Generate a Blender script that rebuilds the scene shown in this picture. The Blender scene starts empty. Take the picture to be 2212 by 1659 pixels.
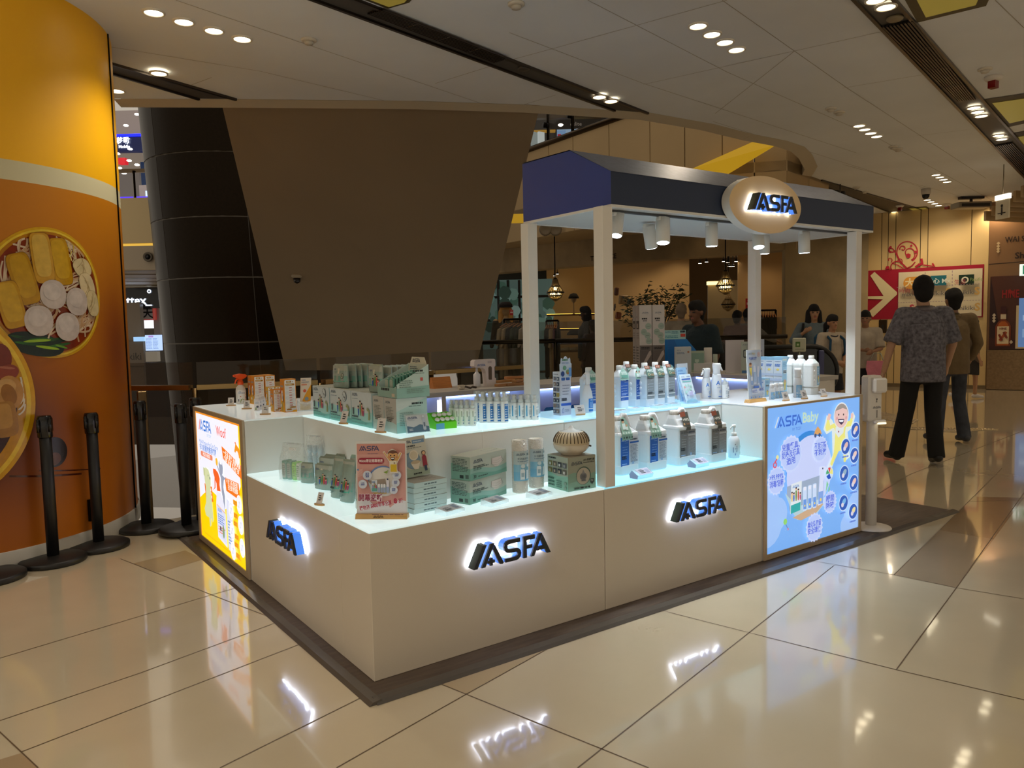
import bpy, math, random
from mathutils import Vector, Matrix
from mathutils.geometry import tessellate_polygon
random.seed(7)
S = bpy.context.scene
COL = S.collection
PI = math.pi
# ---------------------------------------------------------------- camera, world, exposure
CP = Vector((-1.18989363, -2.60133723, 1.34))
FPX = 1658.8677
CR = Vector((0.8125412, -0.58251804, -0.02120215))
CU = Vector((0.06065822, 0.04832297, 0.9969882))
CF = Vector((0.57973906, 0.81138007, -0.07459891))
cam_d = bpy.data.cameras.new('camera')
cam = bpy.data.objects.new('camera', cam_d)
COL.objects.link(cam)
mw = Matrix((CR, CU, -CF)).transposed().to_4x4()
mw.translation = CP
cam.matrix_world = mw
cam_d.sensor_width = 36.0
cam_d.lens = FPX / 2212.0 * 36.0
cam_d.clip_end = 200
S.camera = cam
S.view_settings.view_transform = 'Standard'
S.view_settings.look = 'None'
S.view_settings.gamma = 1.0
S.view_settings.exposure = 0.0
S.view_settings.use_curve_mapping = False
wd = bpy.data.worlds.new('world')
wd.use_nodes = True
wd.node_tree.nodes['Background'].inputs[0].default_value = (1.0, 0.88, 0.72, 1)
wd.node_tree.nodes['Background'].inputs[1].default_value = 0.5
S.world = wd
ZC = 3.40      # mall ceiling
HL = 0.5896    # lower display deck of the kiosk
HT = 0.8771    # upper display deck of the kiosk
def ray(x, y):
 return CF + CR * ((x - 1106) / FPX) - CU * ((y - 829.5) / FPX)
def G(x, y, z=0.0):                       # point at height z seen at x, y
 d = ray(x, y); return CP + d * ((z - CP.z) / d.z)
def D(x, y, dep):                         # point at a depth in front of the camera
 return CP + ray(x, y) * dep
def depth(p): return (Vector(p) - CP).dot(CF)
def mpp(p): return depth(p) / FPX         # metres per pixel at a point
def PJ(p):
 v = Vector(p) - CP; w = v.dot(CF)
 return 1106 + FPX * v.dot(CR) / w, 829.5 - FPX * v.dot(CU) / w
def HZ(p, y):                             # height above p of the point seen at row y
 a = Vector(p); y0 = PJ(a)[1]; y1 = PJ(a + Vector((0, 0, .1)))[1]
 return .1 * (y0 - y) / (y0 - y1)
def bpY(x, y, Y): d = ray(x, y); return CP + d * ((Y - CP.y) / d.y)
def bpX(x, y, X): d = ray(x, y); return CP + d * ((X - CP.x) / d.x)
ORD = ['leftmost', 'second', 'third', 'fourth', 'fifth', 'sixth', 'seventh', 'eighth', 'ninth', 'tenth', 'eleventh', 'twelfth']
def nth(i, n): return 'rightmost' if i == n - 1 else ORD[i]
FWD = Vector((CF.x, CF.y, 0)).normalized()
RGT = Vector((FWD.y, -FWD.x, 0))
CAMROT = math.atan2(-FWD.x, FWD.y)        # rotation that turns local +Y away from the camera
# ---------------------------------------------------------------- colours and materials
def lin(c):
 if isinstance(c, str):
  c = [int(c[i:i + 2], 16) / 255 for i in (0, 2, 4)]
 return tuple(x / 12.92 if x <= .04045 else ((x + .055) / 1.055) ** 2.4 for x in c[:3]) + (1.0,)
MATS = {}
def mat(name):
 if name in MATS: return MATS[name]
 m = bpy.data.materials.new(name); m.use_nodes = True
 nt = m.node_tree; N = nt.nodes; L = nt.links
 b = N['Principled BSDF']; I = b.inputs
 at = N.new('ShaderNodeAttribute'); at.attribute_name = 'Col'
 col = at.outputs['Color']
 def noise(scale, detail=3, coord='Object'):
  tc = N.new('ShaderNodeTexCoord'); n = N.new('ShaderNodeTexNoise')
  n.inputs['Scale'].default_value = scale; n.inputs['Detail'].default_value = detail
  L.new(tc.outputs[coord], n.inputs['Vector']); return n
 def vary(n, lo, hi, src=None):       # multiply colour by a noise band
  mr = N.new('ShaderNodeMapRange'); mr.inputs[1].default_value = .3; mr.inputs[2].default_value = .7
  mr.inputs[3].default_value = lo; mr.inputs[4].default_value = hi
  L.new(n.outputs[0], mr.inputs[0])
  mx = N.new('ShaderNodeMix'); mx.data_type = 'RGBA'; mx.blend_type = 'MULTIPLY'
  mx.inputs[0].default_value = 1
  L.new(src or col, mx.inputs[6]); L.new(mr.outputs[0], mx.inputs[7]); return mx.outputs[2]
 def bump(n, st, dist=.01):
  bp = N.new('ShaderNodeBump'); bp.inputs['Strength'].default_value = st; bp.inputs['Distance'].default_value = dist
  L.new(n.outputs[0], bp.inputs['Height']); L.new(bp.outputs[0], I['Normal'])
 out = col
 I['Roughness'].default_value = .6
 k = name
 if k == 'matte': I['Roughness'].default_value = .85
 elif k == 'satin': I['Roughness'].default_value = .45
 elif k == 'gloss': I['Roughness'].default_value = .16
 elif k == 'paper': I['Roughness'].default_value = .55
 elif k == 'metal': I['Metallic'].default_value = 1; I['Roughness'].default_value = .28
 elif k == 'brushed':
  I['Metallic'].default_value = .9; I['Roughness'].default_value = .36
  out = vary(noise(30), .85, 1.1)
 elif k == 'laminate':
  I['Roughness'].default_value = .5; bump(noise(260, 1), .04)
 elif k == 'floor':
  I['Roughness'].default_value = .1; I['Specular IOR Level'].default_value = .6; I['Coat Weight'].default_value = 1; I['Coat Roughness'].default_value = .05
  out = vary(noise(1.7, 6), .93, 1.04)
  n2 = noise(7, 2); mr = N.new('ShaderNodeMapRange')
  mr.inputs[3].default_value = .08; mr.inputs[4].default_value = .2
  L.new(n2.outputs[0], mr.inputs[0]); L.new(mr.outputs[0], I['Roughness'])
 elif k == 'carpet':
  I['Roughness'].default_value = .5
  tc = N.new('ShaderNodeTexCoord'); mp = N.new('ShaderNodeMapping'); mp.inputs['Scale'].default_value = (1.2, 9, 1)
  n = N.new('ShaderNodeTexNoise'); n.inputs['Scale'].default_value = 5; n.inputs['Detail'].default_value = 6
  L.new(tc.outputs['Object'], mp.inputs[0]); L.new(mp.outputs[0], n.inputs['Vector'])
  out = vary(n, .7, 1.25)
 elif k == 'concrete':
  I['Roughness'].default_value = .8; out = vary(noise(1.1, 8), .6, 1.3)
 elif k == 'wood':
  I['Roughness'].default_value = .42
  tc = N.new('ShaderNodeTexCoord'); mp = N.new('ShaderNodeMapping'); mp.inputs['Scale'].default_value = (6, 60, 60)
  n = N.new('ShaderNodeTexNoise'); n.inputs['Scale'].default_value = 2; n.inputs['Detail'].default_value = 4
  L.new(tc.outputs['Object'], mp.inputs[0]); L.new(mp.outputs[0], n.inputs['Vector'])
  out = vary(n, .78, 1.12)
 elif k == 'plaster':
  I['Roughness'].default_value = .7; out = vary(noise(.8, 5), .93, 1.04)
 elif k == 'shirt':
  I['Roughness'].default_value = .85; out = vary(noise(36, 6), .5, 1.7); bump(noise(14, 3), .5, .02)
 elif k == 'cloth':
  I['Roughness'].default_value = .9; out = vary(noise(5, 4), .82, 1.12); bump(noise(9, 3), .6, .03)
 elif k == 'jeans':
  I['Roughness'].default_value = .9; out = vary(noise(7, 5), .6, 1.4); bump(noise(12, 3), .5, .02)
 elif k == 'food':
  I['Roughness'].default_value = .22; out = vary(noise(24, 5), .88, 1.08)
 elif k == 'wrap':
  I['Roughness'].default_value = .2
 elif k == 'skin':
  I['Roughness'].default_value = .5
 elif k == 'leaf':
  I['Roughness'].default_value = .5
 elif k == 'foil':
  I['Roughness'].default_value = .26; I['Metallic'].default_value = .1; bump(noise(16, 2), .35, .02)
 elif k == 'acrylic':
  I['Roughness'].default_value = .05; I['Alpha'].default_value = .38
 elif k == 'film':
  I['Roughness'].default_value = .12; I['Alpha'].default_value = .3; bump(noise(22, 3), .8, .02)
 elif k == 'glass':
  I['Roughness'].default_value = .03; I['Alpha'].default_value = .3
 elif k == 'mirror':
  I['Roughness'].default_value = .05; I['Metallic'].default_value = .6
 elif k == 'translucent':            # milky plastic
  I['Roughness'].default_value = .35; I['Subsurface Weight'].default_value = .0
 elif k.startswith('deck'):
  L.new(col, I['Emission Color']); I['Emission Strength'].default_value = float(k[4:]); I['Roughness'].default_value = .12
 elif k.startswith('em'):            # emitters: em<strength>; base takes part of the ambient too
  st = float(k[2:])
  L.new(col, I['Emission Color']); I['Emission Strength'].default_value = st
  I['Roughness'].default_value = .35 if st < 4 else .8
  if st >= 2: I['Base Color'].default_value = (0, 0, 0, 1); out = None
  else:
   out = vary(noise(1, 1), .35, .35)
 if out is not None: L.new(out, I['Base Color'])
 MATS[name] = m
 return m
# ---------------------------------------------------------------- mesh builder
class MB:
 def __init__(s): s.v = []; s.f = []; s.c = []; s.m = []; s.s = []; s.names = []
 def add(s, vs, fs, col, m='matte', smooth=False):
  if m not in s.names: s.names.append(m)
  mi = s.names.index(m); o = len(s.v); c = lin(col)
  s.v.extend([tuple(v) for v in vs])
  for f in fs:
   s.f.append([i + o for i in f]); s.c.append(c); s.m.append(mi); s.s.append(smooth)
  return s
 def box(s, x0, x1, y0, y1, z0, z1, col, m='matte'):
  v = [(x0, y0, z0), (x1, y0, z0), (x1, y1, z0), (x0, y1, z0), (x0, y0, z1), (x1, y0, z1), (x1, y1, z1), (x0, y1, z1)]
  return s.add(v, [(3, 2, 1, 0), (4, 5, 6, 7), (0, 1, 5, 4), (1, 2, 6, 5), (2, 3, 7, 6), (3, 0, 4, 7)], col, m)
 def rbox(s, x0, x1, y0, y1, z0, z1, col, m='matte', r=.004):   # box with chamfered edges
  xs, ys, zs = (x0, x1), (y0, y1), (z0, z1)
  V = []; idx = {}
  for i in (0, 1):
   for j in (0, 1):
    for k in (0, 1):
     sx, sy, sz = (r, -r)[i], (r, -r)[j], (r, -r)[k]
     x, y, z = xs[i], ys[j], zs[k]
     for a, p in (('x', (x, y + sy, z + sz)), ('y', (x + sx, y, z + sz)), ('z', (x + sx, y + sy, z))):
      idx[i, j, k, a] = len(V); V.append(p)
  g = lambda i, j, k, a: idx[i, j, k, a]
  F = []
  for i in (0, 1): F.append([g(i, 0, 0, 'x'), g(i, 1, 0, 'x'), g(i, 1, 1, 'x'), g(i, 0, 1, 'x')])
  for j in (0, 1): F.append([g(0, j, 0, 'y'), g(1, j, 0, 'y'), g(1, j, 1, 'y'), g(0, j, 1, 'y')])
  for k in (0, 1): F.append([g(0, 0, k, 'z'), g(1, 0, k, 'z'), g(1, 1, k, 'z'), g(0, 1, k, 'z')])
  for i in (0, 1):
   for j in (0, 1): F.append([g(i, j, 0, 'x'), g(i, j, 1, 'x'), g(i, j, 1, 'y'), g(i, j, 0, 'y')])
  for j in (0, 1):
   for k in (0, 1): F.append([g(0, j, k, 'y'), g(1, j, k, 'y'), g(1, j, k, 'z'), g(0, j, k, 'z')])
  for i in (0, 1):
   for k in (0, 1): F.append([g(i, 0, k, 'x'), g(i, 1, k, 'x'), g(i, 1, k, 'z'), g(i, 0, k, 'z')])
  for i in (0, 1):
   for j in (0, 1):
    for k in (0, 1): F.append([g(i, j, k, 'x'), g(i, j, k, 'y'), g(i, j, k, 'z')])
  c = Vector(((x0 + x1) / 2, (y0 + y1) / 2, (z0 + z1) / 2)); FF = []
  for f in F:
   p = [Vector(V[q]) for q in f]; n = (p[1] - p[0]).cross(p[2] - p[0])
   FF.append(f if n.dot(sum(p, Vector()) / len(p) - c) > 0 else f[::-1])
  return s.add(V, FF, col, m)
 def loft(s, rings, col, m='matte', smooth=True, caps=True, closed=True):
  n = len(rings[0]); V = [p for r in rings for p in r]; F = []
  for i in range(len(rings) - 1):
   for j in range(n if closed else n - 1):
    k = (j + 1) % n; F.append((i * n + j, i * n + k, (i + 1) * n + k, (i + 1) * n + j))
  if caps and closed: F.append(list(range(n))[::-1]); F.append([(len(rings) - 1) * n + j for j in range(n)])
  return s.add(V, F, col, m, smooth)
 def lathe(s, prof, col, m='matte', n=20, c=(0, 0, 0), sx=1, sy=1, smooth=True, caps=True):
  rings = [[(c[0] + r * sx * math.cos(2 * PI * k / n), c[1] + r * sy * math.sin(2 * PI * k / n), c[2] + z) for k in range(n)] for r, z in prof]
  return s.loft(rings, col, m, smooth, caps)
 def cyl(s, a, b, r, col, m='matte', n=12, r2=None, smooth=True):
  return s.tube([a, b], [r, r if r2 is None else r2], col, m, n, smooth)
 def tube(s, pts, r, col, m='matte', n=8, smooth=True):
  pts = [Vector(p) for p in pts]
  if not hasattr(r, '__len__'): r = [r] * len(pts)
  rings = []; u = None
  for i, p in enumerate(pts):
   t = (pts[min(i + 1, len(pts) - 1)] - pts[max(i - 1, 0)]).normalized()
   if u is None: u = t.orthogonal().normalized()
   u = (u - t * u.dot(t)).normalized(); w = t.cross(u)
   rings.append([p + (u * math.cos(2 * PI * k / n) + w * math.sin(2 * PI * k / n)) * r[i] for k in range(n)])
  return s.loft(rings, col, m, smooth)
 def ball(s, c, r, col, m='matte', n=14, sc=(1, 1, 1)):
  k = max(5, n // 2); R = []
  for i in range(k + 1):
   a = PI * i / k; rr = max(1e-4, math.sin(a)) * r
   R.append([(c[0] + rr * math.cos(2 * PI * j / n) * sc[0], c[1] + rr * math.sin(2 * PI * j / n) * sc[1], c[2] - math.cos(a) * r * sc[2]) for j in range(n)])
  return s.loft(R, col, m)
 def prism(s, poly, a, b, col, m='matte', axis=2, side=None, sm=None, smooth=False):
  def P(u, v, w): return ((w, u, v), (u, w, v), (u, v, w))[axis]
  n = len(poly); tri = tessellate_polygon([[Vector((p[0], p[1], 0)) for p in poly]])
  V = [P(p[0], p[1], a) for p in poly] + [P(p[0], p[1], b) for p in poly]
  s.add(V, [t for t in tri] + [tuple(i + n for i in t) for t in tri], col, m)
  s.add(V, [(i, (i + 1) % n, (i + 1) % n + n, i + n) for i in range(n)], side or col, sm or m, smooth)
  return s
 def poly(s, pts, col, m='matte'):
  pts = [Vector(p) for p in pts]
  if len(pts) <= 4: return s.add(pts, [list(range(len(pts)))], col, m)
  return s.add(pts, tessellate_polygon([pts]), col, m)
 def xform(s, M):
  s.v = [tuple(M @ Vector(v)) for v in s.v]; return s
 def mesh(s, name):
  me = bpy.data.meshes.new(name); me.from_pydata(s.v, [], s.f)
  for n in s.names: me.materials.append(mat(n))
  a = me.color_attributes.new('Col', 'FLOAT_COLOR', 'CORNER'); buf = []
  for f, c in zip(s.f, s.c): buf.extend(c * len(f))
  a.data.foreach_set('color', buf)
  me.polygons.foreach_set('material_index', s.m); me.polygons.foreach_set('use_smooth', s.s)
  me.update(); return me
 def obj(s, name, parent=None, loc=None, rz=0, **k):
  o = bpy.data.objects.new(name, s.mesh(name)); COL.objects.link(o)
  if parent is not None: o.parent = parent
  if loc is not None: o.location = loc
  if rz: o.rotation_euler.z = rz
  for a, b in k.items(): o[a] = b
  return o
def thing(name, label, cat, loc=(0, 0, 0), rz=0, group=None):
 o = bpy.data.objects.new(name, None); COL.objects.link(o); o.empty_display_size = .05
 o.location = loc; o.rotation_euler = (0, 0, rz); o['label'] = label; o['category'] = cat
 if group: o['group'] = group
 return o
def tag(o, label, cat, group=None):
 o['label'] = label; o['category'] = cat
 if group: o['group'] = group
 return o
def struct(mb, name, **k):
 o = mb.obj(name); o['kind'] = 'structure'; return o
def dup(root, loc=None, rz=None, label=None, group=None):
 r = root.copy(); COL.objects.link(r)
 if loc is not None: r.location = loc
 if rz is not None: r.rotation_euler = (0, 0, rz)
 if label: r['label'] = label
 if group: r['group'] = group
 for ch in root.children:
  c = ch.copy(); COL.objects.link(c); c.parent = r
  for g in ch.children:
   d = g.copy(); COL.objects.link(d); d.parent = c
 return r
# ---------------------------------------------------------------- 2d artwork
TX = {}
def text2d(body, bold=0.0, res=2):
 k = (body, bold)
 if k in TX: return TX[k]
 c = bpy.data.curves.new('t', 'FONT'); c.body = body; c.resolution_u = res; c.offset = bold
 o = bpy.data.objects.new('t', c); COL.objects.link(o); bpy.context.view_layer.update()
 m = o.to_mesh(); v = [(p.co.x, p.co.y) for p in m.vertices]; f = [tuple(p.vertices) for p in m.polygons]
 o.to_mesh_clear(); bpy.data.objects.remove(o); bpy.data.curves.remove(c)
 if not v: v = [(0, 0)]
 x0 = min(p[0] for p in v); v = [(p[0] - x0, p[1]) for p in v]
 TX[k] = (v, f, max(p[0] for p in v)); return TX[k]
def stroke(path, w):
 P = [Vector(p) for p in path]; L = []; R = []
 for i, p in enumerate(P):
  a = (P[i] - P[i - 1]).normalized() if i else (P[1] - P[0]).normalized()
  b = (P[i + 1] - P[i]).normalized() if i < len(P) - 1 else a
  t = (a + b).normalized(); n = Vector((-t.y, t.x)); k = w / 2 / max(.4, n.dot(Vector((-a.y, a.x))))
  L.append(p + n * k); R.append(p - n * k)
 return [tuple(p) for p in L + R[::-1]]
def arc(cx, cy, r, a0, a1, n=6, ry=None):
 return [(cx + r * math.cos(math.radians(a0 + (a1 - a0) * i / n)), cy + (ry or r) * math.sin(math.radians(a0 + (a1 - a0) * i / n))) for i in range(n + 1)]
GLYPH = [
 [(0, 0), (.2, 0), (.72, 1), (.52, 1)],
 [(.42, 0), (.62, 0), (1.13, 1), (.93, 1)],
 [(1.05, .72), (1.16, .92), (1.62, .04), (1.56, -.02), (1.42, 0)],
 [(.88, .02), (1.02, .02), (1.02, .13), (1.14, .13), (1.14, .26), (1.02, .26), (1.02, .37), (.88, .37), (.88, .26), (.76, .26), (.76, .13), (.88, .13)],
 stroke([(2.56, .91)] + arc(1.96, .7, .22, 90, 270, 6, .21) + arc(2.3, .29, .22, 90, -90, 6, .2) + [(1.72, .09)], .18),
 stroke([(2.84, 0), (2.84, .91), (3.42, .91)], .19),
 stroke([(2.90, .5), (3.26, .5)], .17),
 [(3.16, 0), (3.36, 0), (3.86, 1), (3.66, 1)],
 [(3.76, .66), (3.88, .92), (4.34, 0), (4.12, 0), (4.0, .22), (3.52, .22), (3.64, .4), (3.9, .4)],
]
LOGOW = 4.34
class Art:                                # flat print: each call lies a hair above the last
 def __init__(s, mb, o, U, V, m='paper', dz=.00025, w=1, h=1, fn=None):
  s.mb = mb; s.o = Vector(o); s.U = Vector(U).normalized(); s.V = Vector(V).normalized()
  s.N = s.U.cross(s.V); s.m = m; s.dz = dz; s.k = 1; s.w = w; s.h = h; s.fn = fn
 def P(s, u, v):
  if s.fn: return s.fn(u, v, s.k * s.dz)
  return s.o + s.U * (u * s.w) + s.V * (v * s.h) + s.N * (s.k * s.dz)
 def up(s): s.k += 1
 def poly(s, pts, c, m=None):
  s.mb.add([s.P(*p) for p in pts], [list(range(len(pts)))] if len(pts) < 5 else tessellate_polygon([[Vector((p[0], p[1], 0)) for p in pts]]), c, m or s.m); s.up()
 def rect(s, u0, v0, u1, v1, c): s.poly([(u0, v0), (u1, v0), (u1, v1), (u0, v1)], c)
 def rrect(s, u0, v0, u1, v1, r, c):   # r as a fraction of the unit in v
  q = s.h / s.w; ru = r * q
  s.poly(arc(u1 - ru, v1 - r, ru, 0, 90, 4, r) + arc(u0 + ru, v1 - r, ru, 90, 180, 4, r) + arc(u0 + ru, v0 + r, ru, 180, 270, 4, r) + arc(u1 - ru, v0 + r, ru, 270, 360, 4, r), c)
 def disk(s, u, v, r, c, ry=None, n=20, rot=0):   # r in v units
  q = s.h / s.w; a = math.radians(rot); P = []
  for i in range(n):
   x = r * math.cos(2 * PI * i / n); y = (ry or r) * math.sin(2 * PI * i / n)
   P.append((u + (x * math.cos(a) - y * math.sin(a)) * q, v + x * math.sin(a) + y * math.cos(a)))
  s.poly(P, c)
 def line(s, pts, w, c):               # w in v units
  q = s.h / s.w; t = stroke([(p[0] / q, p[1]) for p in pts], w); s.poly([(p[0] * q, p[1]) for p in t], c)
 def text(s, body, u, v, h, c, al='l', bold=.0, rot=0, maxw=None):
  V, F, W = text2d(body, bold); q = s.h / s.w; sc = h / .72
  if maxw and W * sc * q > maxw: kx = maxw / (W * sc * q)
  else: kx = 1
  off = {'l': 0, 'c': -W * kx / 2, 'r': -W * kx}[al]; a = math.radians(rot)
  pts = []
  for x, y in V:
   x = (x * kx + off) * sc; y *= sc
   pts.append(s.P(u + (x * math.cos(a) - y * math.sin(a)) * q, v + x * math.sin(a) + y * math.cos(a)))
  s.mb.add(pts, F, c, s.m); s.up()
 def logo(s, u, v, h, c, c1=None):
  q = s.h / s.w
  for i, g in enumerate(GLYPH):
   s.mb.add([s.P(u + x * h * q, v + y * h) for x, y in g], tessellate_polygon([[Vector((x, y, 0)) for x, y in g]]), (c1 or c) if i == 0 else c, s.m)
  s.up()
 def fine(s, u0, v0, u1, v1, n, c, fill=.45, ragged=.25):   # lines of print too small to read
  R = random.Random(int((u0 + v0 * 7 + n) * 1000)); st = (v1 - v0) / n
  for i in range(n):
   y = v1 - st * (i + .5); x = u0
   e = u1 - (u1 - u0) * ragged * R.random()
   while x < e:
    w = min((u1 - u0) * (.08 + .2 * R.random()), e - x)
    s.mb.add([s.P(x, y - st * fill / 2), s.P(x + w, y - st * fill / 2), s.P(x + w, y + st * fill / 2), s.P(x, y + st * fill / 2)], [(0, 1, 2, 3)], c, s.m)
    x += w + (u1 - u0) * .03
  s.up()
 def family(s, u, v, h, n=4):          # little cartoon people
  cs = ['6a8a40', 'c0503c', '3a66b8', 'b04a78', 'd8b870', '8a5a3a']; q = s.h / s.w
  xs = [(-.0, 1), (.25, .86), (-.27, .66), (.48, .58), (-.5, .74)]
  for i in range(n):
   dx, k = xs[i]; x = u + dx * h * q; hh = h * k; w = .085 * h
   s.poly([(x - w * .6 * q, v), (x + w * .6 * q, v), (x + w * q, v + hh * .3), (x + w * .9 * q, v + hh * .74), (x - w * .9 * q, v + hh * .74), (x - w * q, v + hh * .3)], cs[i])
   s.disk(x, v + hh - h * .13, h * .10, 'e0b090', n=10); s.disk(x, v + hh - h * .08, h * .095, '2c2020', ry=h * .06, n=10)
# ---------------------------------------------------------------- lights of the place, plus added unseen lamps
def spot(name, p, W, col, ang=130, blend=.7, r=.06, aim=(0, 0, -1)):
 l = bpy.data.lights.new(name, 'SPOT'); l.energy = W; l.color = col; l.spot_size = math.radians(ang); l.spot_blend = blend
 l.shadow_soft_size = r
 o = bpy.data.objects.new(name, l); COL.objects.link(o); o.location = p
 o.rotation_euler = Vector(aim).to_track_quat('-Z', 'Y').to_euler(); return o
def area(name, p, W, col, sx, sy, aim=(0, 0, -1)):
 l = bpy.data.lights.new(name, 'AREA'); l.energy = W; l.color = col; l.shape = 'RECTANGLE'; l.size = sx; l.size_y = sy
 o = bpy.data.objects.new(name, l); COL.objects.link(o); o.location = p
 o.rotation_euler = Vector(aim).to_track_quat('-Z', 'Y').to_euler(); return o
WARM = (1.0, .79, .54); NEUT = (1.0, .90, .76)
DLP = MB()
DLP.lathe([(.0, -.001), (.052, -.001), (.056, .004)], 'fff0cc', 'em9', 20, caps=False)
DLR = MB()
DLR.lathe([(.056, .002), (.058, -.005), (.070, -.003), (.071, .006)], 'e8e0d0', 'satin', 20, caps=False)
dl0 = thing('downlight', '', 'ceiling light')
DLP.obj('lens', dl0); DLR.obj('ring', dl0)
dl_used = [0]
def downlight(p, label, group):
 if not dl_used[0]: o = dl0; o.location = p; o['label'] = label; o['group'] = group
 else: o = dup(dl0, p, None, label, group)
 dl_used[0] += 1
DLG = [([(332, 28), (397, 48), (462, 67), (523, 85)], '%s of four bright downlights in a row near the orange column', 'row of four downlights near the orange column', 0),
 ([(1508, 57), (1538, 75), (1566, 92), (1591, 108)], '%s of four bright downlights in a row above the kiosk roof', 'row of four downlights above the kiosk', 0),
 ([(1856, 272), (1868, 280), (1881, 288), (1894, 295)], '%s of four downlights in the row beyond the kiosk roof end', 'second row of four downlights on the right', 0),
 ([(2022, 378), (2030, 383), (2038, 388), (2046, 393)], '%s of four small downlights in the row above the walking men', 'third row of four downlights on the right', 0),
 ([(2003, 432), (2011, 436), (2019, 440), (2027, 444)], '%s of four small distant downlights under the dome camera', 'row of four downlights by the dome camera', 0),
 ([(1932, 458), (1940, 461), (1948, 464)], '%s of three small distant downlights at the end of the dark slot', 'three far downlights', 0),
 ([(1295, 210), (1320, 219)], '%s of two downlights set in the long dark slot above the kiosk', 'pair of downlights in the long dark slot', .015),
 ([(1892, 1), (1914, 16)], '%s of two downlights in the wide right slot at the top edge', 'pair of downlights at the top right', .015),
 ([(2104, 233), (2112, 242), (2120, 251)], '%s of three downlights in the wide right slot past the long grille', 'three downlights in the right slot', .015),
 ([(2157, 293), (2164, 301)], '%s of two downlights in the wide right slot before the last grille', 'two downlights in the right slot', .015),
 ([(343, 159)], 'single downlight in the left dark slot beside the orange column', 'single downlights at the left', .015),
 ([(252, 197)], 'single downlight half hidden behind the orange column edge', 'single downlights at the left', 0)]
for pts, lb, gr, dz in DLG:
 c = Vector()
 for i, (x, y) in enumerate(pts):
  p = G(x, y, ZC - .006 - dz); downlight(p, lb % nth(i, len(pts)) if '%' in lb else lb, gr); c += p
 c /= len(pts)
 k = len(pts) * (15 if pts[0][0] < 600 else 6) + (22 if pts[0][0] == 252 else 0); spot('downlight_or_added_beam', c - Vector((0, 0, .03)), k, NEUT if pts[0][0] < 600 else WARM)
for x in range(-11, 23, 3):  # lamps out of view, added so floor bounce lifts the ceiling
 for y in range(-11, 3, 3):
  if -4 < x < 5 and y > -3 or x < -4 and y > 0: continue
  spot('downlight_or_added_beam', (x + (y % 2) * .7, y, ZC - .04), 16 if x > 0 else (60 if x > -4 else 120), WARM if x > 0 else NEUT)
for x, y, w in [(-3.4, -.5, 70), (-1.4, -1.2, 34), (1.6, -2.2, 8), (3.9, -2.0, 5), (-4.5, 1.5, 70), (6.4, -.6, 6)]: spot('downlight_or_added_beam', (x, y, ZC - .04), w, NEUT if x < 0 else WARM)  # more unseen lamps, added to balance left and right brightness
# ---------------------------------------------------------------- floor
FLC = 'dccdb0'
A0 = G(270, 1137); B0 = D(1140, 730, 7.6); B0.z = 0
C0 = D(1730, 730, 10.2); C0.z = 0; D0 = D(1640, 730, 19.5); D0.z = 0
fl = MB()
fp = [(-12, -12), (26, -12), (26, 12), (D0.x, D0.y), (C0.x, C0.y), (B0.x, B0.y), (A0.x, A0.y), (-3, 5), (-12, 5)]
fl.prism(fp, -.35, 0, FLC, 'floor')
struct(fl, 'floor')
def strip(mb, a, b, w, z, col, m):
 a = Vector((a.x, a.y, 0)); b = Vector((b.x, b.y, 0)); t = (b - a).normalized(); n = Vector((-t.y, t.x, 0)) * (w / 2)
 mb.add([a - n + Vector((0, 0, z)), b - n + Vector((0, 0, z)), b + n + Vector((0, 0, z)), a + n + Vector((0, 0, z))], [(0, 1, 2, 3)], col, m)
sm = MB()
for seg in [[(0, 1422), (457, 1285), (510, 1270)], [(0, 1557), (303, 1454), (597, 1345)], [(45, 1625), (652, 1390)], [(475, 1659), (785, 1505)],
   [(727, 1659), (1007, 1500), (1106, 1445), (1213, 1385)], [(0, 1582), (82, 1659)], [(260, 1207), (457, 1285), (587, 1335)],
   [(945, 1475), (1007, 1500), (1106, 1540), (1401, 1659)], [(1248, 1659), (1301, 1617), (1618, 1367), (1801, 1222)],
   [(1426, 1318), (1618, 1367), (1936, 1447), (2212, 1512)], [(1746, 1210), (1931, 1242), (2066, 1270), (2212, 1294)],
   [(1936, 1447), (2066, 1270), (2151, 1150), (2212, 1065)], [(1931, 1242), (2101, 1075), (2164, 1012)], [(1868, 1085), (1965, 1025), (2212, 930)],
   [(2064, 1085), (2212, 1080)]]:
 P = [G(x, y) for x, y in seg]
 P = [P[0] + (P[0] - P[1]) * (.3 if seg[0][0] in (0, 82) else 0)] + P[1:]
 for a, b in zip(P, P[1:]): strip(sm, a, b, .0045, .0012, '6a5640', 'satin')
struct(sm, 'trim_1')
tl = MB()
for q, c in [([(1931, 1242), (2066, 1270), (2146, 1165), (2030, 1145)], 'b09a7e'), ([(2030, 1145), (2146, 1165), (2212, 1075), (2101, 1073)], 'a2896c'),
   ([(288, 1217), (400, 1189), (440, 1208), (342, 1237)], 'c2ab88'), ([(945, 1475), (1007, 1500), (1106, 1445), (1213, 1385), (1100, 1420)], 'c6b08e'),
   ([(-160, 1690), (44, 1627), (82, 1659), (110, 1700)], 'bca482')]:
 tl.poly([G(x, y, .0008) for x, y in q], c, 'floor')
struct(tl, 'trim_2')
tb = MB(); td = MB()
def tactile(ps, nx, ny):
 P = [G(x, y, .002) for x, y in ps]; tb.poly(P, '968465', 'satin')
 for i in range(nx):
  for j in range(ny):
   u, v = (i + .5) / nx, (j + .5) / ny
   a = P[0].lerp(P[1], u); b = P[3].lerp(P[2], u); p = a.lerp(b, v)
   td.lathe([(.016, 0), (.016, .003), (.008, .006)], 'c8b48c', 'brushed', 6, p)
tactile([(1884, 884), (1985, 907), (1970, 916), (1884, 903)], 16, 6)
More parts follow.
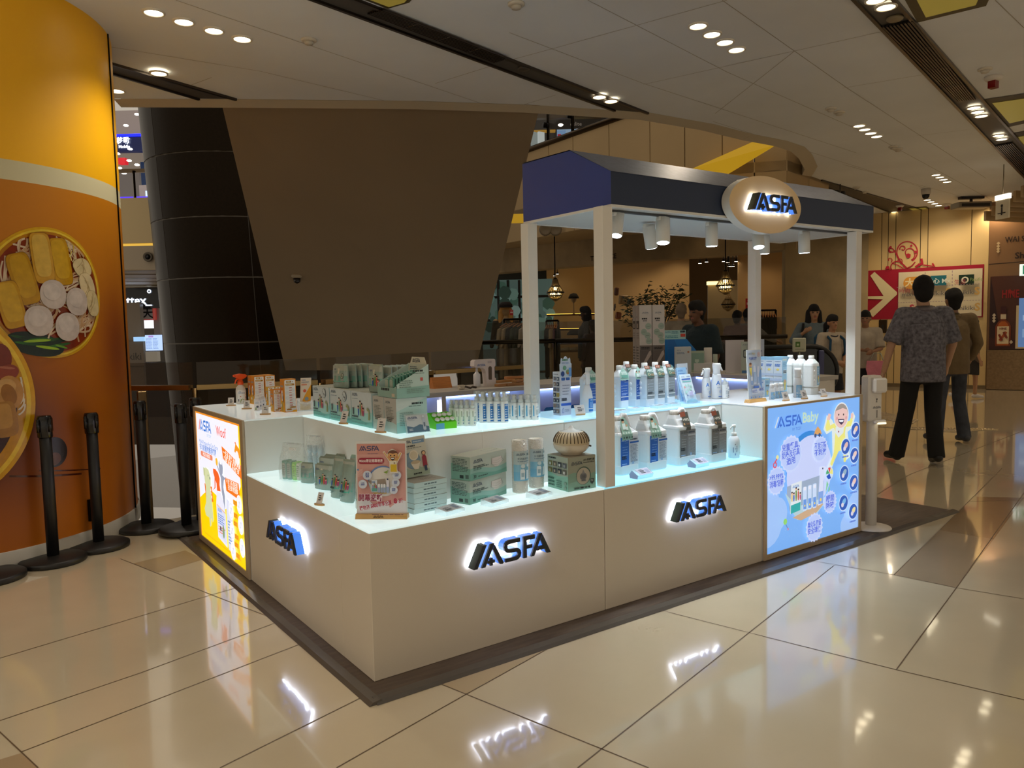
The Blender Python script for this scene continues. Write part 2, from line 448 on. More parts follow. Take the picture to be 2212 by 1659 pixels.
tactile([(1884, 921), (2120, 925), (2160, 928), (2060, 934), (1884, 934)][:4], 26, 5)
tp = thing('tactile_paving', 'strips of raised metal studs set in the floor behind the walking men', 'tactile paving', (0, 0, 0))
tb.obj('paving_strip', tp); td.obj('stud', tp, kind='stuff')
pf = MB()
pf.prism([(-.06, -.125), (4.30, -.125), (4.30, .95), (4.85, .95), (4.85, 2.9), (-.085, 2.9)], .001, .012, '5a4c40', 'carpet')
po = tag(pf.obj('kiosk_platform'), 'thin dark wood-look mat under the whole kiosk', 'floor mat')
pe = MB()
edge = [(-.085, 2.9), (-.06, -.125), (4.30, -.125)]
for a, b in zip(edge, edge[1:]):
 a = Vector((*a, 0)); b = Vector((*b, 0)); t = (b - a).normalized(); n = Vector((t.y, -t.x, 0))
 R = [[p + n * dx + Vector((0, 0, z)) for dx, z in ((.0, 0), (.028, .001), (.014, .012), (-.018, .017), (-.024, .001))] for p in (a - t * .0, b + t * .02)]
 pe.loft(R, '5c5650', 'gloss', False)
pe.obj('edge_strip', po)
# ---------------------------------------------------------------- ceiling with slots
ce = MB()
edge_px = [(190, 212), (245, 213), (500, 214), (900, 218), (1140, 226), (1402, 243), (1542, 268), (1628, 290), (1700, 304), (1738, 317), (1755, 334), (1766, 359), (1757, 375), (1748, 387)]
E_ = [G(x, y, ZC) for x, y in edge_px]
E_[0] = Vector((E_[1].x - 3, E_[1].y + 1.9, ZC))
W1 = D(1850, 440, 17.0)
outl = [(-12, -12), (26, -12), (26, 13), (W1.x, 13)] + [(p.x, p.y) for p in E_[::-1]] + [(-12, 9)]
n = len(outl)
ce.prism(outl, ZC, ZC + .5, 'eaeef2', 'plaster')
struct(ce, 'ceiling')
tr = MB()                                   # lowered rim along the atrium edge
for a, b in zip(E_[1:], E_[2:]):
 t = (b - a).normalized(); nn = Vector((-t.y, t.x, 0)) * .16
 z = Vector((0, 0, -.03))
 tr.add([a + z * .1, b + z * .1, b + nn + z, a + nn + z, a + nn - z * 10, b + nn - z * 10], [(0, 1, 2, 3), (3, 2, 5, 4)], 'c8bca4', 'plaster')
struct(tr, 'trim_3')
cs = MB()
for seg in [[(0, 62), (560, 153), (830, 217)], [(380, 0), (1060, 230)], [(400, 188), (457, 167)], [(1270, 0), (1570, 155), (1900, 300), (2212, 470)], [(1560, 0), (1830, 190), (2130, 385)],
   [(1100, 70), (1390, 180), (1850, 330)], [(1100, 130), (1200, 103), (1570, 0)], [(1390, 182), (1905, 68)], [(1545, 245), (1715, 111)], [(1820, 190), (2060, 150)],
   [(1980, 293), (2090, 280)], [(940, 180), (1100, 130)], [(1130, 226), (1200, 205)], [(2150, 0), (2212, 60)], [(1540, 262), (2010, 410)], [(1820, 355), (2212, 460)]]:
 P = [G(x, y, ZC) for x, y in seg]
 for a, b in zip(P, P[1:]): strip(cs, a, b, .006, ZC - .0015, 'b4aca0', 'matte')
struct(cs, 'trim_4')
def slot(name, label, L, Rr, col='4e4a46', lip='c0a878'):
 a, b = [G(*p, ZC) for p in L]; c, d = [G(*p, ZC) for p in Rr]
 r = thing(name, label, 'ceiling slot', (0, 0, 0))
 m = MB(); z = Vector((0, 0, -.004))
 m.add([a + z, b + z, d + z, c + z], [(0, 1, 2, 3)], col, 'satin'); m.obj('channel', r)
 m = MB()
 for p, q in ((a, b), (c, d)):
  t = (q - p).normalized(); w = Vector((-t.y, t.x, 0)) * .012
  m.loft([[p + w, p - w, p - w + Vector((0, 0, -.02)), p + w + Vector((0, 0, -.02))], [q + w, q - w, q - w + Vector((0, 0, -.02)), q + w + Vector((0, 0, -.02))]], '58504a', 'metal', False)
 m.obj('lip', r)
 return r, (a, b, c, d)
def grille(r, quad, nb=8):
 a, b, c, d = [G(*p, ZC - .012) for p in quad]  # a-b one edge, c-d the other
 m = MB(); m.poly([a, b, d, c], '080706', 'matte')
 for i in range(nb + 1):
  p = a.lerp(c, i / nb); q = b.lerp(d, i / nb); t = (q - p).normalized(); w = Vector((-t.y, t.x, 0)) * .006; z = Vector((0, 0, -.012))
  m.loft([[p + w, p - w, p - w + z, p + w + z], [q + w, q - w, q - w + z, q + w + z]], '4a423c', 'brushed', False)
 for k in range(1, 4):
  p = a.lerp(b, k / 4) + z; q = c.lerp(d, k / 4) + z; m.tube([p, q], .003, '5a524a', 'metal', 4)
 m.obj('grille', r)
def sensor(px, py, r, name, label, col='4a443c'):
 m = MB(); m.lathe([(r, 0), (r, -.012), (r * .8, -.02), (.001, -.02)], col, 'satin', 18); m.obj_ = None
 return tag(m.obj(name, loc=G(px, py, ZC - .006)), label, 'ceiling fitting')
r1, _ = slot('ceiling_slot', 'long dark metal channel running diagonally across the ceiling towards the kiosk roof', [(640, -18), (1328, 237)], [(715, -24), (1400, 243)])
grille(r1, [(795, 27), (1068, 133), (826, 18), (1096, 124)], 7)
sensor(1131, 146, .05, 'ceiling_sensor', 'round dark sensor in the long ceiling slot')
r2, _ = slot('ceiling_slot', 'wide dark metal channel at the top right with black grilles', [(1790, -62), (2330, 505)], [(1880, -62), (2350, 470)])
grille(r2, [(1908, 56), (2068, 217), (1970, 44), (2106, 213)], 8)
grille(r2, [(2152, 314), (2290, 462), (2186, 308), (2310, 440)], 8)
sensor(1933, 38, .055, 'ceiling_sensor', 'round grey sensor in the wide right slot below two downlights', '8a7c60')
r3, _ = slot('ceiling_slot', 'dark channel beside the orange column at the left', [(160, 132), (430, 212)], [(160, 112), (510, 213)])
r4, _ = slot('ceiling_slot', 'far dark channel ending above the beige hoarding wall', [(1748, 388), (1935, 463)], [(1775, 388), (2020, 460)])
def coffer(label, q):
 P = [G(x, y, ZC - .005) for x, y in q]; m = MB(); c = sum(P, Vector()) / len(P)
 m.poly(P, '4a4020', 'satin'); r = thing('ceiling_recess', label, 'ceiling recess')
 m.obj('recess_frame', r)
 m = MB(); m.poly([c + (p - c) * .72 + Vector((0, 0, -.004)) for p in P], 'b8a040', 'em0.3'); m.obj('recess_panel', r)
coffer('dark framed square recess with yellow inside at the top right edge', [(1938, -30), (2150, -30), (2130, 13), (1982, 49)])
coffer('dark framed recess at the right edge beside the red strobe', [(2118, 216), (2240, 198), (2290, 250), (2172, 276)])
coffer('third dark framed recess low at the right edge', [(2178, 290), (2290, 268), (2330, 320), (2212, 346)])
coffer('dark rectangular recess near the far downlights', [(1952, 449), (2002, 446), (2021, 459), (1986, 462)])
coffer('small yellow green recess at the top edge beside the long dark slot', [(760, -10), (900, -12), (884, 6), (838, 19)])
def fitting(px, py, parts, name, label, cat):
 r = thing(name, label, cat, G(px, py, ZC))
 for nm, f in parts:
  m = MB(); f(m); m.obj(nm, r)
 return r
def smoke(px, py, label):
 fitting(px, py, [('base', lambda m: m.lathe([(.055, 0), (.055, -.012), (.045, -.016)], 'd8d0c0', 'satin', 16)), ('head', lambda m: m.lathe([(.035, -.016), (.03, -.035), (.001, -.038)], 'c8c0b0', 'satin', 12))], 'smoke_detector', label, 'smoke detector')
smoke(1795, 233, 'white round smoke detector on the ceiling above the kiosk roof'); smoke(1813, 241, 'pale smoke detector just below another above the kiosk roof')
smoke(1930, 316, 'small smoke detector near the middle of the right ceiling'); smoke(1940, 321, 'small round fitting beside a smoke detector in the right ceiling')
smoke(2128, 148, 'white detector above the red strobe light'); smoke(1850, 404, 'dark round fitting on the ceiling over the kiosk roof end'); smoke(1868, 413, 'small box detector over the kiosk roof end')
smoke(667, 85, 'tiny sprinkler on the ceiling left of the long dark slot'); smoke(1115, 7, 'tiny sprinkler at the top of the ceiling')
def strobe(px, py, lb, k=1):
 fitting(px, py, [('base', lambda m: m.lathe([(.07, 0), (.07, -.02), (.05, -.04)], 'e0d8cc', 'satin', 18)), ('lens', lambda m: m.box(-.035 * k, .035 * k, -.03, .03, -.1, -.035, '7a0c0c', 'gloss'))], 'fire_strobe', lb, 'alarm strobe')
strobe(2146, 165, 'round white alarm base with a dark red strobe lens at the right'); strobe(2046, 440, 'far red strobe on the ceiling above the hoarding')
strobe(1944, 443, 'small dark strobe near the far downlights', .6)
fitting(2000, 408, [('base', lambda m: m.lathe([(.07, 0), (.07, -.06), (.06, -.09)], 'c8c0b4', 'satin', 18)), ('dome', lambda m: m.lathe([(.058, -.09), (.05, -.13), (.03, -.155), (.001, -.165)], '0c0c0e', 'gloss', 16))], 'dome_camera', 'white dome camera with black lens hanging from the ceiling', 'camera')
sp = thing('ceiling_spotlight', 'pair of small track spotlights hanging from the ceiling behind the kiosk roof', 'spotlight', G(1815, 398, ZC))
m = MB(); m.tube([(0, 0, 0), (0, 0, -.12)], .01, '3a342c', 'satin'); m.obj('stem', sp)
for dx in (-.08, .08):
 m = MB(); m.lathe([(.03, -.1), (.045, -.17)], '2a2620', 'satin', 12, (dx, 0, 0)); m.lathe([(.001, -.168), (.04, -.168)], 'fff0d0', 'em9', 12, (dx, 0, 0), caps=False); m.obj('lamp_head', sp)
pj = thing('projector', 'flat dark projector box on a bracket under the ceiling', 'projector', G(2098, 425, ZC), CAMROT)
m = MB(); m.rbox(-.28, .28, -.14, .14, -.2, -.1, '8a8070', 'satin', .01); m.box(-.24, .24, -.143, -.139, -.18, -.13, '2a2622', 'satin'); m.obj('body', pj)
m = MB(); m.box(-.2, .2, -.05, .05, -.04, 0, '2a2622', 'satin'); m.tube([(0, 0, -.03), (0, 0, -.11)], .025, '2a2622', 'satin'); m.obj('bracket', pj)
hs = thing('toilet_sign', 'small hanging lit sign with a figure on it at the right', 'sign', D(2166, 452, 10.5))
m = MB(); m.rbox(-.012, .012, -.12, .12, -.13, .13, 'e8dcc0', 'satin', .003); m.rbox(-.02, .02, -.13, .13, .13, .2, 'fff2d8', 'em2', .003); m.obj('panel', hs, rz=-.5)
m = MB(); m.tube([(0, 0, .2), (0, 0, 3.4 - hs.location.z)], .006, '8a8070', 'metal'); m.obj('rod', hs)
m = MB(); A = Art(m, (-.014, .12, -.13), (0, -1, 0), (0, 0, 1), 'paper', .001, .24, .26); A.disk(.5, .68, .08, '2a2018'); A.line([(.5, .6), (.5, .2)], .1, '2a2018'); A.line([(.2, .3), (.8, .3)], .05, '2a2018'); m.obj('pictogram', hs, rz=-.5)
for i in range(7):
 a = D(2128 + i * 16, 456 - i * 11, 13.0 - i * .4); b = a + RGT * 3.2 + Vector((0, 0, .0)) + FWD * 1.2
 m = MB(); w = FWD * .03
 m.loft([[a + w, a - w, a - w + Vector((0, 0, -.16)), a + w + Vector((0, 0, -.16))], [b + w, b - w, b - w + Vector((0, 0, -.16)), b + w + Vector((0, 0, -.16))]], 'b09468', 'satin', False)
 tag(m.obj('ceiling_fin'), '%s of the pale slanted ceiling fins at the far right' % nth(i, 7), 'ceiling fin', 'pale ceiling fins at the far right')
# ---------------------------------------------------------------- orange wrapped column
CC = Vector((-1.384, 3.819, 0)); CRD = 1.21
def cylUV(x, y):
 d = ray(x, y); a = d.x ** 2 + d.y ** 2; ox, oy = CP.x - CC.x, CP.y - CC.y
 b = d.x * ox + d.y * oy; c = ox * ox + oy * oy - CRD ** 2
 t = (-b - math.sqrt(max(0, b * b - a * c))) / a; p = CP + d * t
 return math.atan2(p.y - CC.y, p.x - CC.x) * CRD, p.z
def cylP(s, z, h=0):
 a = s / CRD; return CC + Vector((math.cos(a) * (CRD + h), math.sin(a) * (CRD + h), z))
oc = thing('wrapped_column', 'huge round column wrapped in an orange noodle advertisement at the left edge', 'column', CC)
def colorgrid(name, parent, ns, zs, fn, material, r=CRD):
 V = []; F = []; n = len(ns)
 for z in zs:
  for s in ns:
   p = cylP(s, z, r - CRD) - CC; V.append((p.x, p.y, p.z))
 for i in range(len(zs) - 1):
  for j in range(n - 1): F.append((i * n + j, i * n + j + 1, (i + 1) * n + j + 1, (i + 1) * n + j))
 me = bpy.data.meshes.new(name); me.from_pydata(V, [], F); me.materials.append(mat(material))
 a = me.color_attributes.new('Col', 'FLOAT_COLOR', 'CORNER'); buf = []
 for f in F:
  for k in f: buf.extend(lin(fn(ns[k % n], zs[k // n])))
 a.data.foreach_set('color', buf); me.polygons.foreach_set('use_smooth', [True] * len(F)); me.update()
 o = bpy.data.objects.new(name, me); COL.objects.link(o); o.parent = parent; return o
def mixc(a, b, t):
 a = [int(a[i:i + 2], 16) / 255 for i in (0, 2, 4)]; b = [int(b[i:i + 2], 16) / 255 for i in (0, 2, 4)]
 t = max(0, min(1, t)); return [x + (y - x) * t for x, y in zip(a, b)]
ns = [-3.8 + i * 7.6 / 120 for i in range(121)]
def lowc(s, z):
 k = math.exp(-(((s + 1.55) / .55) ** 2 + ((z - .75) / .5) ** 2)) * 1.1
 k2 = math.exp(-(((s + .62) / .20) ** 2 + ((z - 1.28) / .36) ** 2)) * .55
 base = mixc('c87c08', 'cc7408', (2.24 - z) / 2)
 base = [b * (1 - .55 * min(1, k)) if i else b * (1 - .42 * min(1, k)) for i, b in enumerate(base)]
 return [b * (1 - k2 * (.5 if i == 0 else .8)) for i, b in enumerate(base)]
colorgrid('top_print', oc, ns, [2.355, 2.9, ZC], lambda s, z: 'ffbc06', 'satin')
colorgrid('cream_band', oc, ns, [2.24, 2.355], lambda s, z: 'd8cfa8', 'satin')
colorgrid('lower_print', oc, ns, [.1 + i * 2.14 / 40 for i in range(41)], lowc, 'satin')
sk = MB(); sk.lathe([(CRD + .012, 0), (CRD + .012, .1), (CRD, .103)], 'b8b4aa', 'satin', 96, caps=False); sk.obj('skirting', oc)
jt = MB()
for s in (-.42, .02): p = [cylP(s, z, .003) - CC for z in (.1, 1.2, 2.3, ZC)]; jt.tube(p, .006, '1a1410', 'metal', 6)
jt.obj('metal_joint', oc)
art = MB()
def cpatch(c, pts, col, h, m='food', rings=6):     # a filled shape on the column, star shaped about c
 c = Vector((*c, 0)); n = len(pts); V = [c + (Vector((*p, 0)) - c) * (k / rings) for k in range(1, rings + 1) for p in pts] + [c]
 F = []
 for k in range(rings - 1):
  for j in range(n): q = (j + 1) % n; F.append((k * n + j, k * n + q, (k + 1) * n + q, (k + 1) * n + j))
 for j in range(n): F.append((rings * n, j, (j + 1) % n))
 art.add([cylP(v.x, v.y, h) - CC for v in V], F, col, m)
def px(X, Y): return cylUV(X * .3376, 460 + Y * .3376)
def cblob(X, Y, rx, ry, col, h, rot=0, n=24, pw=2.0, m='food', rings=4):
 c = px(X, Y); q = px(X + 10, Y); w = px(X, Y + 10); sx = (q[0] - c[0]) / 10; sy = (c[1] - w[1]) / 10; a = math.radians(rot); P = []
 for i in range(n):
  t = 2 * PI * i / n; cx, sn = math.cos(t), math.sin(t)
  x = rx * math.copysign(abs(cx) ** (2 / pw), cx); y = ry * math.copysign(abs(sn) ** (2 / pw), sn)
  P.append((c[0] + (x * math.cos(a) - y * math.sin(a)) * sx, c[1] + (x * math.sin(a) + y * math.cos(a)) * sy))
 cpatch(c, P, col, h, m, rings)
def circ(c, r, n=60): return [(c[0] + r * math.cos(2 * PI * i / n), c[1] + r * math.sin(2 * PI * i / n)) for i in range(n)]
B1 = (-1.205, 1.60)
cpatch(B1, circ(B1, .392), 'dca818', .002, rings=16); cpatch(B1, circ(B1, .378), 'f0cc3c', .0032, rings=16)
cpatch(B1, circ(B1, .366), 'b8780c', .0044, rings=16); cpatch((-1.2, 1.597), circ((-1.2, 1.597), .352), '8a2f08', .0056, rings=14)
R = random.Random(3)
def noodle(X, Y, L, a, bend, col='d8bc9c', w=5):
 P = []
 for i in range(12):
  t = i / 11 - .5; ang = math.radians(a); x = X + L * t * math.cos(ang) - bend * (t * t - .1) * math.sin(ang) * L; y = Y - L * t * math.sin(ang) - bend * (t * t - .1) * math.cos(ang) * L
  v = Vector(px(x, y)) - Vector(B1); v = v.normalized() * .345 if .345 < v.length < .6 and noodle.clip else v
  P.append(Vector((v.x + B1[0], v.y + B1[1], 0)))
 st = stroke([(p.x, p.y) for p in P], w * .0012)
 n = len(st) // 2
 for i in range(n - 1):
  q = [st[i], st[i + 1], st[2 * n - 2 - i], st[2 * n - 1 - i]]
  art.add([cylP(*p, noodle.h) - CC for p in q], [(0, 1, 2, 3)], col, 'food')
 noodle.h += .00003
noodle.h = .0066; noodle.clip = True
for (cx, cy, k, a0, sp) in [(150, 260, 16, 30, 60), (60, 380, 12, 85, 25), (470, 220, 18, -55, 30), (520, 700, 34, 50, 50), (370, 560, 18, 20, 60), (230, 590, 14, 10, 50), (450, 450, 14, 10, 30), (330, 700, 10, 20, 40)]:
 for i in range(k): noodle(cx + R.uniform(-65, 65), cy + R.uniform(-55, 55), R.uniform(90, 170), a0 + R.uniform(-sp, sp), R.uniform(-.8, .8), R.choice(['e0c8a8', 'cfae8c', 'c89c70']), R.choice([7, 9, 10]))
cblob(230, 840, 190, 75, '12200c', .0085, -12)
for i in range(9): cblob(150 + i * 30, 800 + (i * 37) % 70, 90, 10, ['1f4a14', '2e6a18', '0f2c0c'][i % 3], .0092 + i * .0001, -12 + i * 3)
cblob(235, 818, 88, 9, 'a0c828', .0105, 2); cblob(300, 862, 76, 9, '9cc020', .0107, -10); cblob(385, 855, 40, 7, '6aa020', .0108, -18)
def tofu(X, Y, rx, ry, rot, c1, c2, h):
 cblob(X, Y, rx + 3, ry + 3, '8a5a10', h, rot, 32, 5); cblob(X, Y, rx, ry, c1, h + .0009, rot, 32, 5); cblob(X - 4, Y - ry * .1, rx * .78, ry * .84, c2, h + .0018, rot, 32, 4)
tofu(382, 312, 60, 148, 7, 'c8920c', 'd4a41c', .0112); tofu(262, 290, 66, 160, 5, 'cf9a2c', 'dcb24c', .0128)
tofu(142, 422, 76, 165, 14, 'c08c10', 'cc9c20', .0146); tofu(62, 588, 78, 150, 13, 'c8940c', 'd4a624', .0164)
def ballp(X, Y, r, h, ry=None):
 ry = ry or r
 cblob(X, Y, r + 2, ry + 2, '9a8874', h, 0, 28); cblob(X, Y, r, ry, 'cfc0b6', h + .0009, 0, 28, 2.25); cblob(X - r * .12, Y - ry * .2, r * .66, ry * .6, 'd6c9c0', h + .0018, 0, 24)
ballp(332, 522, 82, .0150, 92); ballp(482, 568, 65, .0152, 88); ballp(240, 690, 91, .0170, 97); ballp(421, 729, 74, .0172, 90)
def dump(X, Y, rx, ry, rot, h, c='dcc898'):
 cblob(X, Y, rx + 2, ry + 2, '9a8458', h, rot, 20, 2.5); cblob(X, Y, rx, ry, c, h + .0008, rot, 20, 2.5)
 for k in range(4): noodle.h = h + .0016 + k * .00005; noodle(X + R.uniform(-14, 14), Y + R.uniform(-40, 40), 90, R.uniform(60, 120), .5, 'b8a070', 3)
dump(518, 352, 52, 60, 25, .0120); dump(548, 470, 44, 85, 12, .0136, 'e0cca0'); dump(580, 580, 34, 82, 4, .0152)
for i in range(14): noodle.h = .0112; noodle(R.uniform(370, 470), R.uniform(150, 330), 60, R.uniform(-100, -40), .6, R.choice(['d8b83c', 'e6d9a0']), 4)
noodle.clip = False
b2 = px(-212, 1110)
B2 = (-1.96, .985)
cpatch(B2, circ(B2, .60, 90), 'd8a010', .0185, rings=22); cpatch(B2, circ(B2, .575, 90), 'f0c83a', .0197, rings=22)
cpatch(B2, circ(B2, .55, 90), 'c88c10', .0209, rings=22); cpatch(B2, circ(B2, .50, 90), '3a0c04', .0221, rings=20)
cblob(-10, 930, 75, 95, '7a3020', .024); cblob(40, 1020, 70, 50, '92402c', .0250, 10); cblob(30, 990, 55, 8, 'b06850', .0262, -8)
cblob(50, 1150, 88, 110, 'c08a48', .0255, 0); cblob(30, 1110, 60, 50, 'd0a060', .0268); cblob(45, 1160, 46, 70, '9a6424', .0272, 20); cblob(20, 1320, 80, 115, 'a8742c', .0280, 5, pw=4); cblob(5, 1300, 60, 80, 'bc8a40', .0290, 5, pw=4)
for i in range(6): noodle.h = .0245; noodle(118 + i * 3, 1090 + i * 34, 80, 80 - i * 4, .7, 'ddd0b8', 8)
cblob(348, 1530, 84, 96, '1a0a06', .003, 0, 30); cblob(340, 1575, 50, 42, '5a3018', .0042, 10)
for X0, Y0, X1, Y1, w in [(60, 1700, 520, 1660, 9), (250, 1640, 640, 1650, 6)]:
 noodle.h = .003; noodle((X0 + X1) / 2, (Y0 + Y1) / 2, X1 - X0, 2, .05, '4a1a08', w)
art.obj('noodle_picture', oc)
m = MB(); m.box(-.05, .05, -.008, .008, -.07, .07, '2c2a28', 'metal'); m.box(-.034, .034, -.012, -.006, -.05, .05, 'a0a09c', 'metal')
p = cylP(-1.0, .23, .01) - CC; m.obj('socket_plate', oc, p, -1.0 / CRD + PI / 2 - .0)
# ---------------------------------------------------------------- glass balustrade at the void
BP = [D(262, 850, 5.72), D(422, 846, 5.62), D(690, 838, 5.9), D(930, 830, 6.85), D(1145, 820, 7.6)]
bal = thing('glass_balustrade', 'glass balustrade with a brass-coloured handrail between the orange column and the kiosk', 'balustrade')
for a, b in zip(BP, BP[1:]):
 a = Vector((a.x, a.y, 0)); b = Vector((b.x, b.y, 0)); t = (b - a).normalized(); nn = Vector((-t.y, t.x, 0))
 g = .015
 m = MB(); q = [a + t * g, b - t * g]
 m.loft([[p + nn * .006 + Vector((0, 0, .05)), p - nn * .006 + Vector((0, 0, .05)), p - nn * .006 + Vector((0, 0, 1.13)), p + nn * .006 + Vector((0, 0, 1.13))] for p in q], '4c4232', 'glass', False); m.obj('glass_pane', bal)
 m = MB(); o = nn * -.03
 m.loft([[p + o + nn * .03 + Vector((0, 0, .93)), p + o - nn * .03 + Vector((0, 0, .93)), p + o - nn * .03 + Vector((0, 0, .965)), p + o + nn * .03 + Vector((0, 0, .965))] for p in q], 'a88c5c', 'metal', False); m.obj('handrail', bal)
 m = MB(); m.tube([a + o * .5 + Vector((0, 0, 0)), a + o * .5 + Vector((0, 0, .94))], .022, '6a5638', 'brushed', 8); m.obj('post', bal)
p = G(322, 1128); m = MB(); m.rbox(-.03, .03, -.02, .02, 0, .94, '6a5638', 'brushed'); m.obj('post', bal, p)
m = MB(); m.prism([(-14, 3), (30, 3), (30, 40), (-14, 40)], -5.2, -5, '6a5c48', 'floor'); o = m.obj('floor'); o['kind'] = 'structure'
# ---------------------------------------------------------------- dark panelled column
dc = thing('panelled_column', 'tall dark brown metal panelled column behind the slanted escalator underside', 'column')
p0 = D(497, 228, 13.7); p1 = D(545, 790, 13.7)
def col_axis(z): t = (z - p1.z) / (p0.z - p1.z); return Vector((p1.x + (p0.x - p1.x) * t, p1.y + (p0.y - p1.y) * t, z)), 1.40 + (1.50 - 1.40) * t
zs = [HZ(Vector((p1.x, p1.y, 0)), y) for y in (1500, 863, 738, 612, 495, 371, 247, 140)]
for i, (za, zb) in enumerate(zip(zs, zs[1:])):
 m = MB(); gap = .012
 for k in range(6):
  a0 = CAMROT - PI / 2 + .42 + k * PI / 3 - PI; a1 = a0 + PI / 3 - .008; R2 = []
  for z in (za + gap, zb - gap):
   c, r = col_axis(z); R2.append([c + Vector((math.cos(a0 + (a1 - a0) * j / 10), math.sin(a0 + (a1 - a0) * j / 10), 0)) * r for j in range(11)])
  m.loft(R2, '1e160c', 'brushed', True, False, False)
 m.obj('metal_panel', dc)
m = MB(); R2 = []
for z in (zs[0], zs[-1]):
 c, r = col_axis(z); R2.append([c + Vector((math.cos(2 * PI * j / 40), math.sin(2 * PI * j / 40), 0)) * (r - .004) for j in range(40)])
m.loft(R2, '3e3424', 'satin'); m.obj('core', dc)
# ---------------------------------------------------------------- slanted underside of the escalator
es = thing('escalator_truss', 'big slanted taupe underside of an escalator rising towards the ceiling', 'escalator')
tl_, tr_ = G(478, 221, ZC + .03), G(1166, 230, ZC + .03); bl, br = D(617, 800, 11.9), D(1027, 800, 11.9)
m = MB(); up = Vector((0, 0, .9))
v = [tl_, tr_, br, bl]; m.add(v + [q + up for q in v], [(0, 1, 2, 3), (7, 6, 5, 4), (0, 3, 7, 4), (1, 5, 6, 2), (2, 6, 7, 3), (0, 4, 5, 1)], '8a785e', 'plaster'); m.obj('soffit', es)
nrm = (tr_ - tl_).cross(bl - tl_).normalized()
if nrm.dot(CP - tl_) < 0: nrm = -nrm
def onsof(x, y):
 d = ray(x, y); t = (tl_ - CP).dot(nrm) / d.dot(nrm); return CP + d * t
m = MB()
def sl(a, b, w=.008):
 a, b = onsof(*a) + nrm * .002, onsof(*b) + nrm * .002; t = (b - a).normalized(); s_ = t.cross(nrm) * (w / 2)
 m.add([a - s_, b - s_, b + s_, a + s_], [(0, 1, 2, 3)], '7a6c56', 'matte')
sl((805, 238), (803, 780)); sl((552, 490), (1098, 490)); sl((515, 345), (1131, 360)); sl((640, 238), (700, 780)); sl((985, 238), (925, 780)); sl((588, 640), (1062, 640))
m.obj('panel_joint', es)
Q = nrm.to_track_quat('Z', 'Y').to_euler()
for x, y, r, c in [(594, 301, .05, '988a72'), (1058, 317, .05, '988a72'), (612, 415, .045, '8a7a60'), (1045, 425, .045, '8a7a60')]:
 m = MB(); m.lathe([(r, 0), (r * .96, .008), (r * .86, .004), (.001, .004)], c, 'satin', 20); o = m.obj('round_cover', es, onsof(x, y)); o.rotation_euler = Q
for x, y, lb in [(641, 592, 'left'), (1010, 594, 'right')]:
 r = thing('dome_camera', 'small camera under the slanted escalator underside, ' + lb + ' one', 'camera', onsof(x, y))
 m = MB(); m.lathe([(.07, 0), (.07, -.03), (.05, -.05)], '9a8c74', 'satin', 16); m.obj('base', r)
 m = MB(); m.lathe([(.045, -.05), (.04, -.1), (.001, -.12)], '14100c', 'gloss', 14); m.obj('dome', r)
# ---------------------------------------------------------------- view between the two columns: floors across the void
def board(name, label, cat, px0, px1, y0, y1, dep, col, m='satin', th=.15, parent=None, skew=0, kind=None):
 a = D(px0, y0, dep); b = D(px1, y1, dep + skew); z1, z0 = a.z, b.z
 A_ = Vector((a.x, a.y, 0)); B_ = Vector((b.x, b.y, 0)); t = (B_ - A_).normalized(); nn = Vector((-t.y, t.x, 0))
 mb = MB(); mb.loft([[p + Vector((0, 0, z0)), p + nn * th + Vector((0, 0, z0)), p + nn * th + Vector((0, 0, z1)), p + Vector((0, 0, z1))] for p in (A_, B_)], col, m, False)
 mb.face = (A_ + Vector((0, 0, z0)), t, (B_ - A_).length, z1 - z0)
 if name is None: return mb
 o = mb.obj(name, parent)
 if kind: o['kind'] = kind
 elif label: tag(o, label, cat)
 return mb
def face_art(mb, m='paper', dz=.004):
 o, t, w, h = mb.face; return Art(mb, o, t, (0, 0, 1), m, dz, w, h)
uf = thing('upper_floor_edge', 'beige upper floor edge with a bright gold strip, between the two columns', 'floor edge')
board('panel', 0, 0, 225, 420, 429, 522, 14.4, 'c8b080', parent=uf); board('gold_strip', 0, 0, 225, 420, 521, 533, 14.5, 'e8b848', 'em0.9', parent=uf); board('lower_panel', 0, 0, 225, 420, 533, 582, 14.4, 'a89880', parent=uf)
m = MB(); p = D(320, 555, 14.35); m.lathe([(.09, 0), (.085, .03), (.06, .02), (.001, -.01)], '5a5040', 'satin', 20); o = m.obj('air_nozzle', uf, p); o.rotation_euler = (-FWD).to_track_quat('Z', 'Y').to_euler()
m = MB(); m.lathe([(.05, .02), (.001, .03)], '0c0a08', 'satin', 16); o = m.obj('air_nozzle', uf, p); o.rotation_euler = (-FWD).to_track_quat('Z', 'Y').to_euler()
uc = MB()
def ccard(px0, px1, y0, y1, z_, col, dz=.2):
 a, b, c, d = G(px0, y0, z_), G(px1, y0, z_), G(px1, y1, z_), G(px0, y1, z_)
 uc.add([a, b, c, d], [(0, 1, 2, 3)], col, 'plaster')
uc.add([D(225, 583, 14.4), D(420, 583, 14.4), D(420, 622, 20), D(225, 622, 20)], [(0, 1, 2, 3)], 'd8c49a', 'satin')
for k in range(4):
 y = 592 + k * 8; dd = 15.4 + k * 1.1
 a, b = D(225, y, dd), D(420, y, dd); uc.tube([a, b], .02, '6a5636', 'metal', 4)
tag(uc.obj('lit_ceiling'), 'lit ceiling of the lower far floor seen between the columns', 'ceiling')
for i, xx in enumerate((261, 279, 297, 316)):
 m = MB(); m.lathe([(.001, 0), (.07, 0), (.08, .01)], 'fff2d8', 'em9', 14, caps=False)
 tag(m.obj('far_downlight', loc=D(xx, 585, 14.9)), '%s of four tiny bright downlights above the black shop sign' % nth(i, 4), 'ceiling light', 'four tiny downlights between the columns')
bs = thing('shop_sign', 'black shop fascia with glowing white letters between the two columns', 'sign')
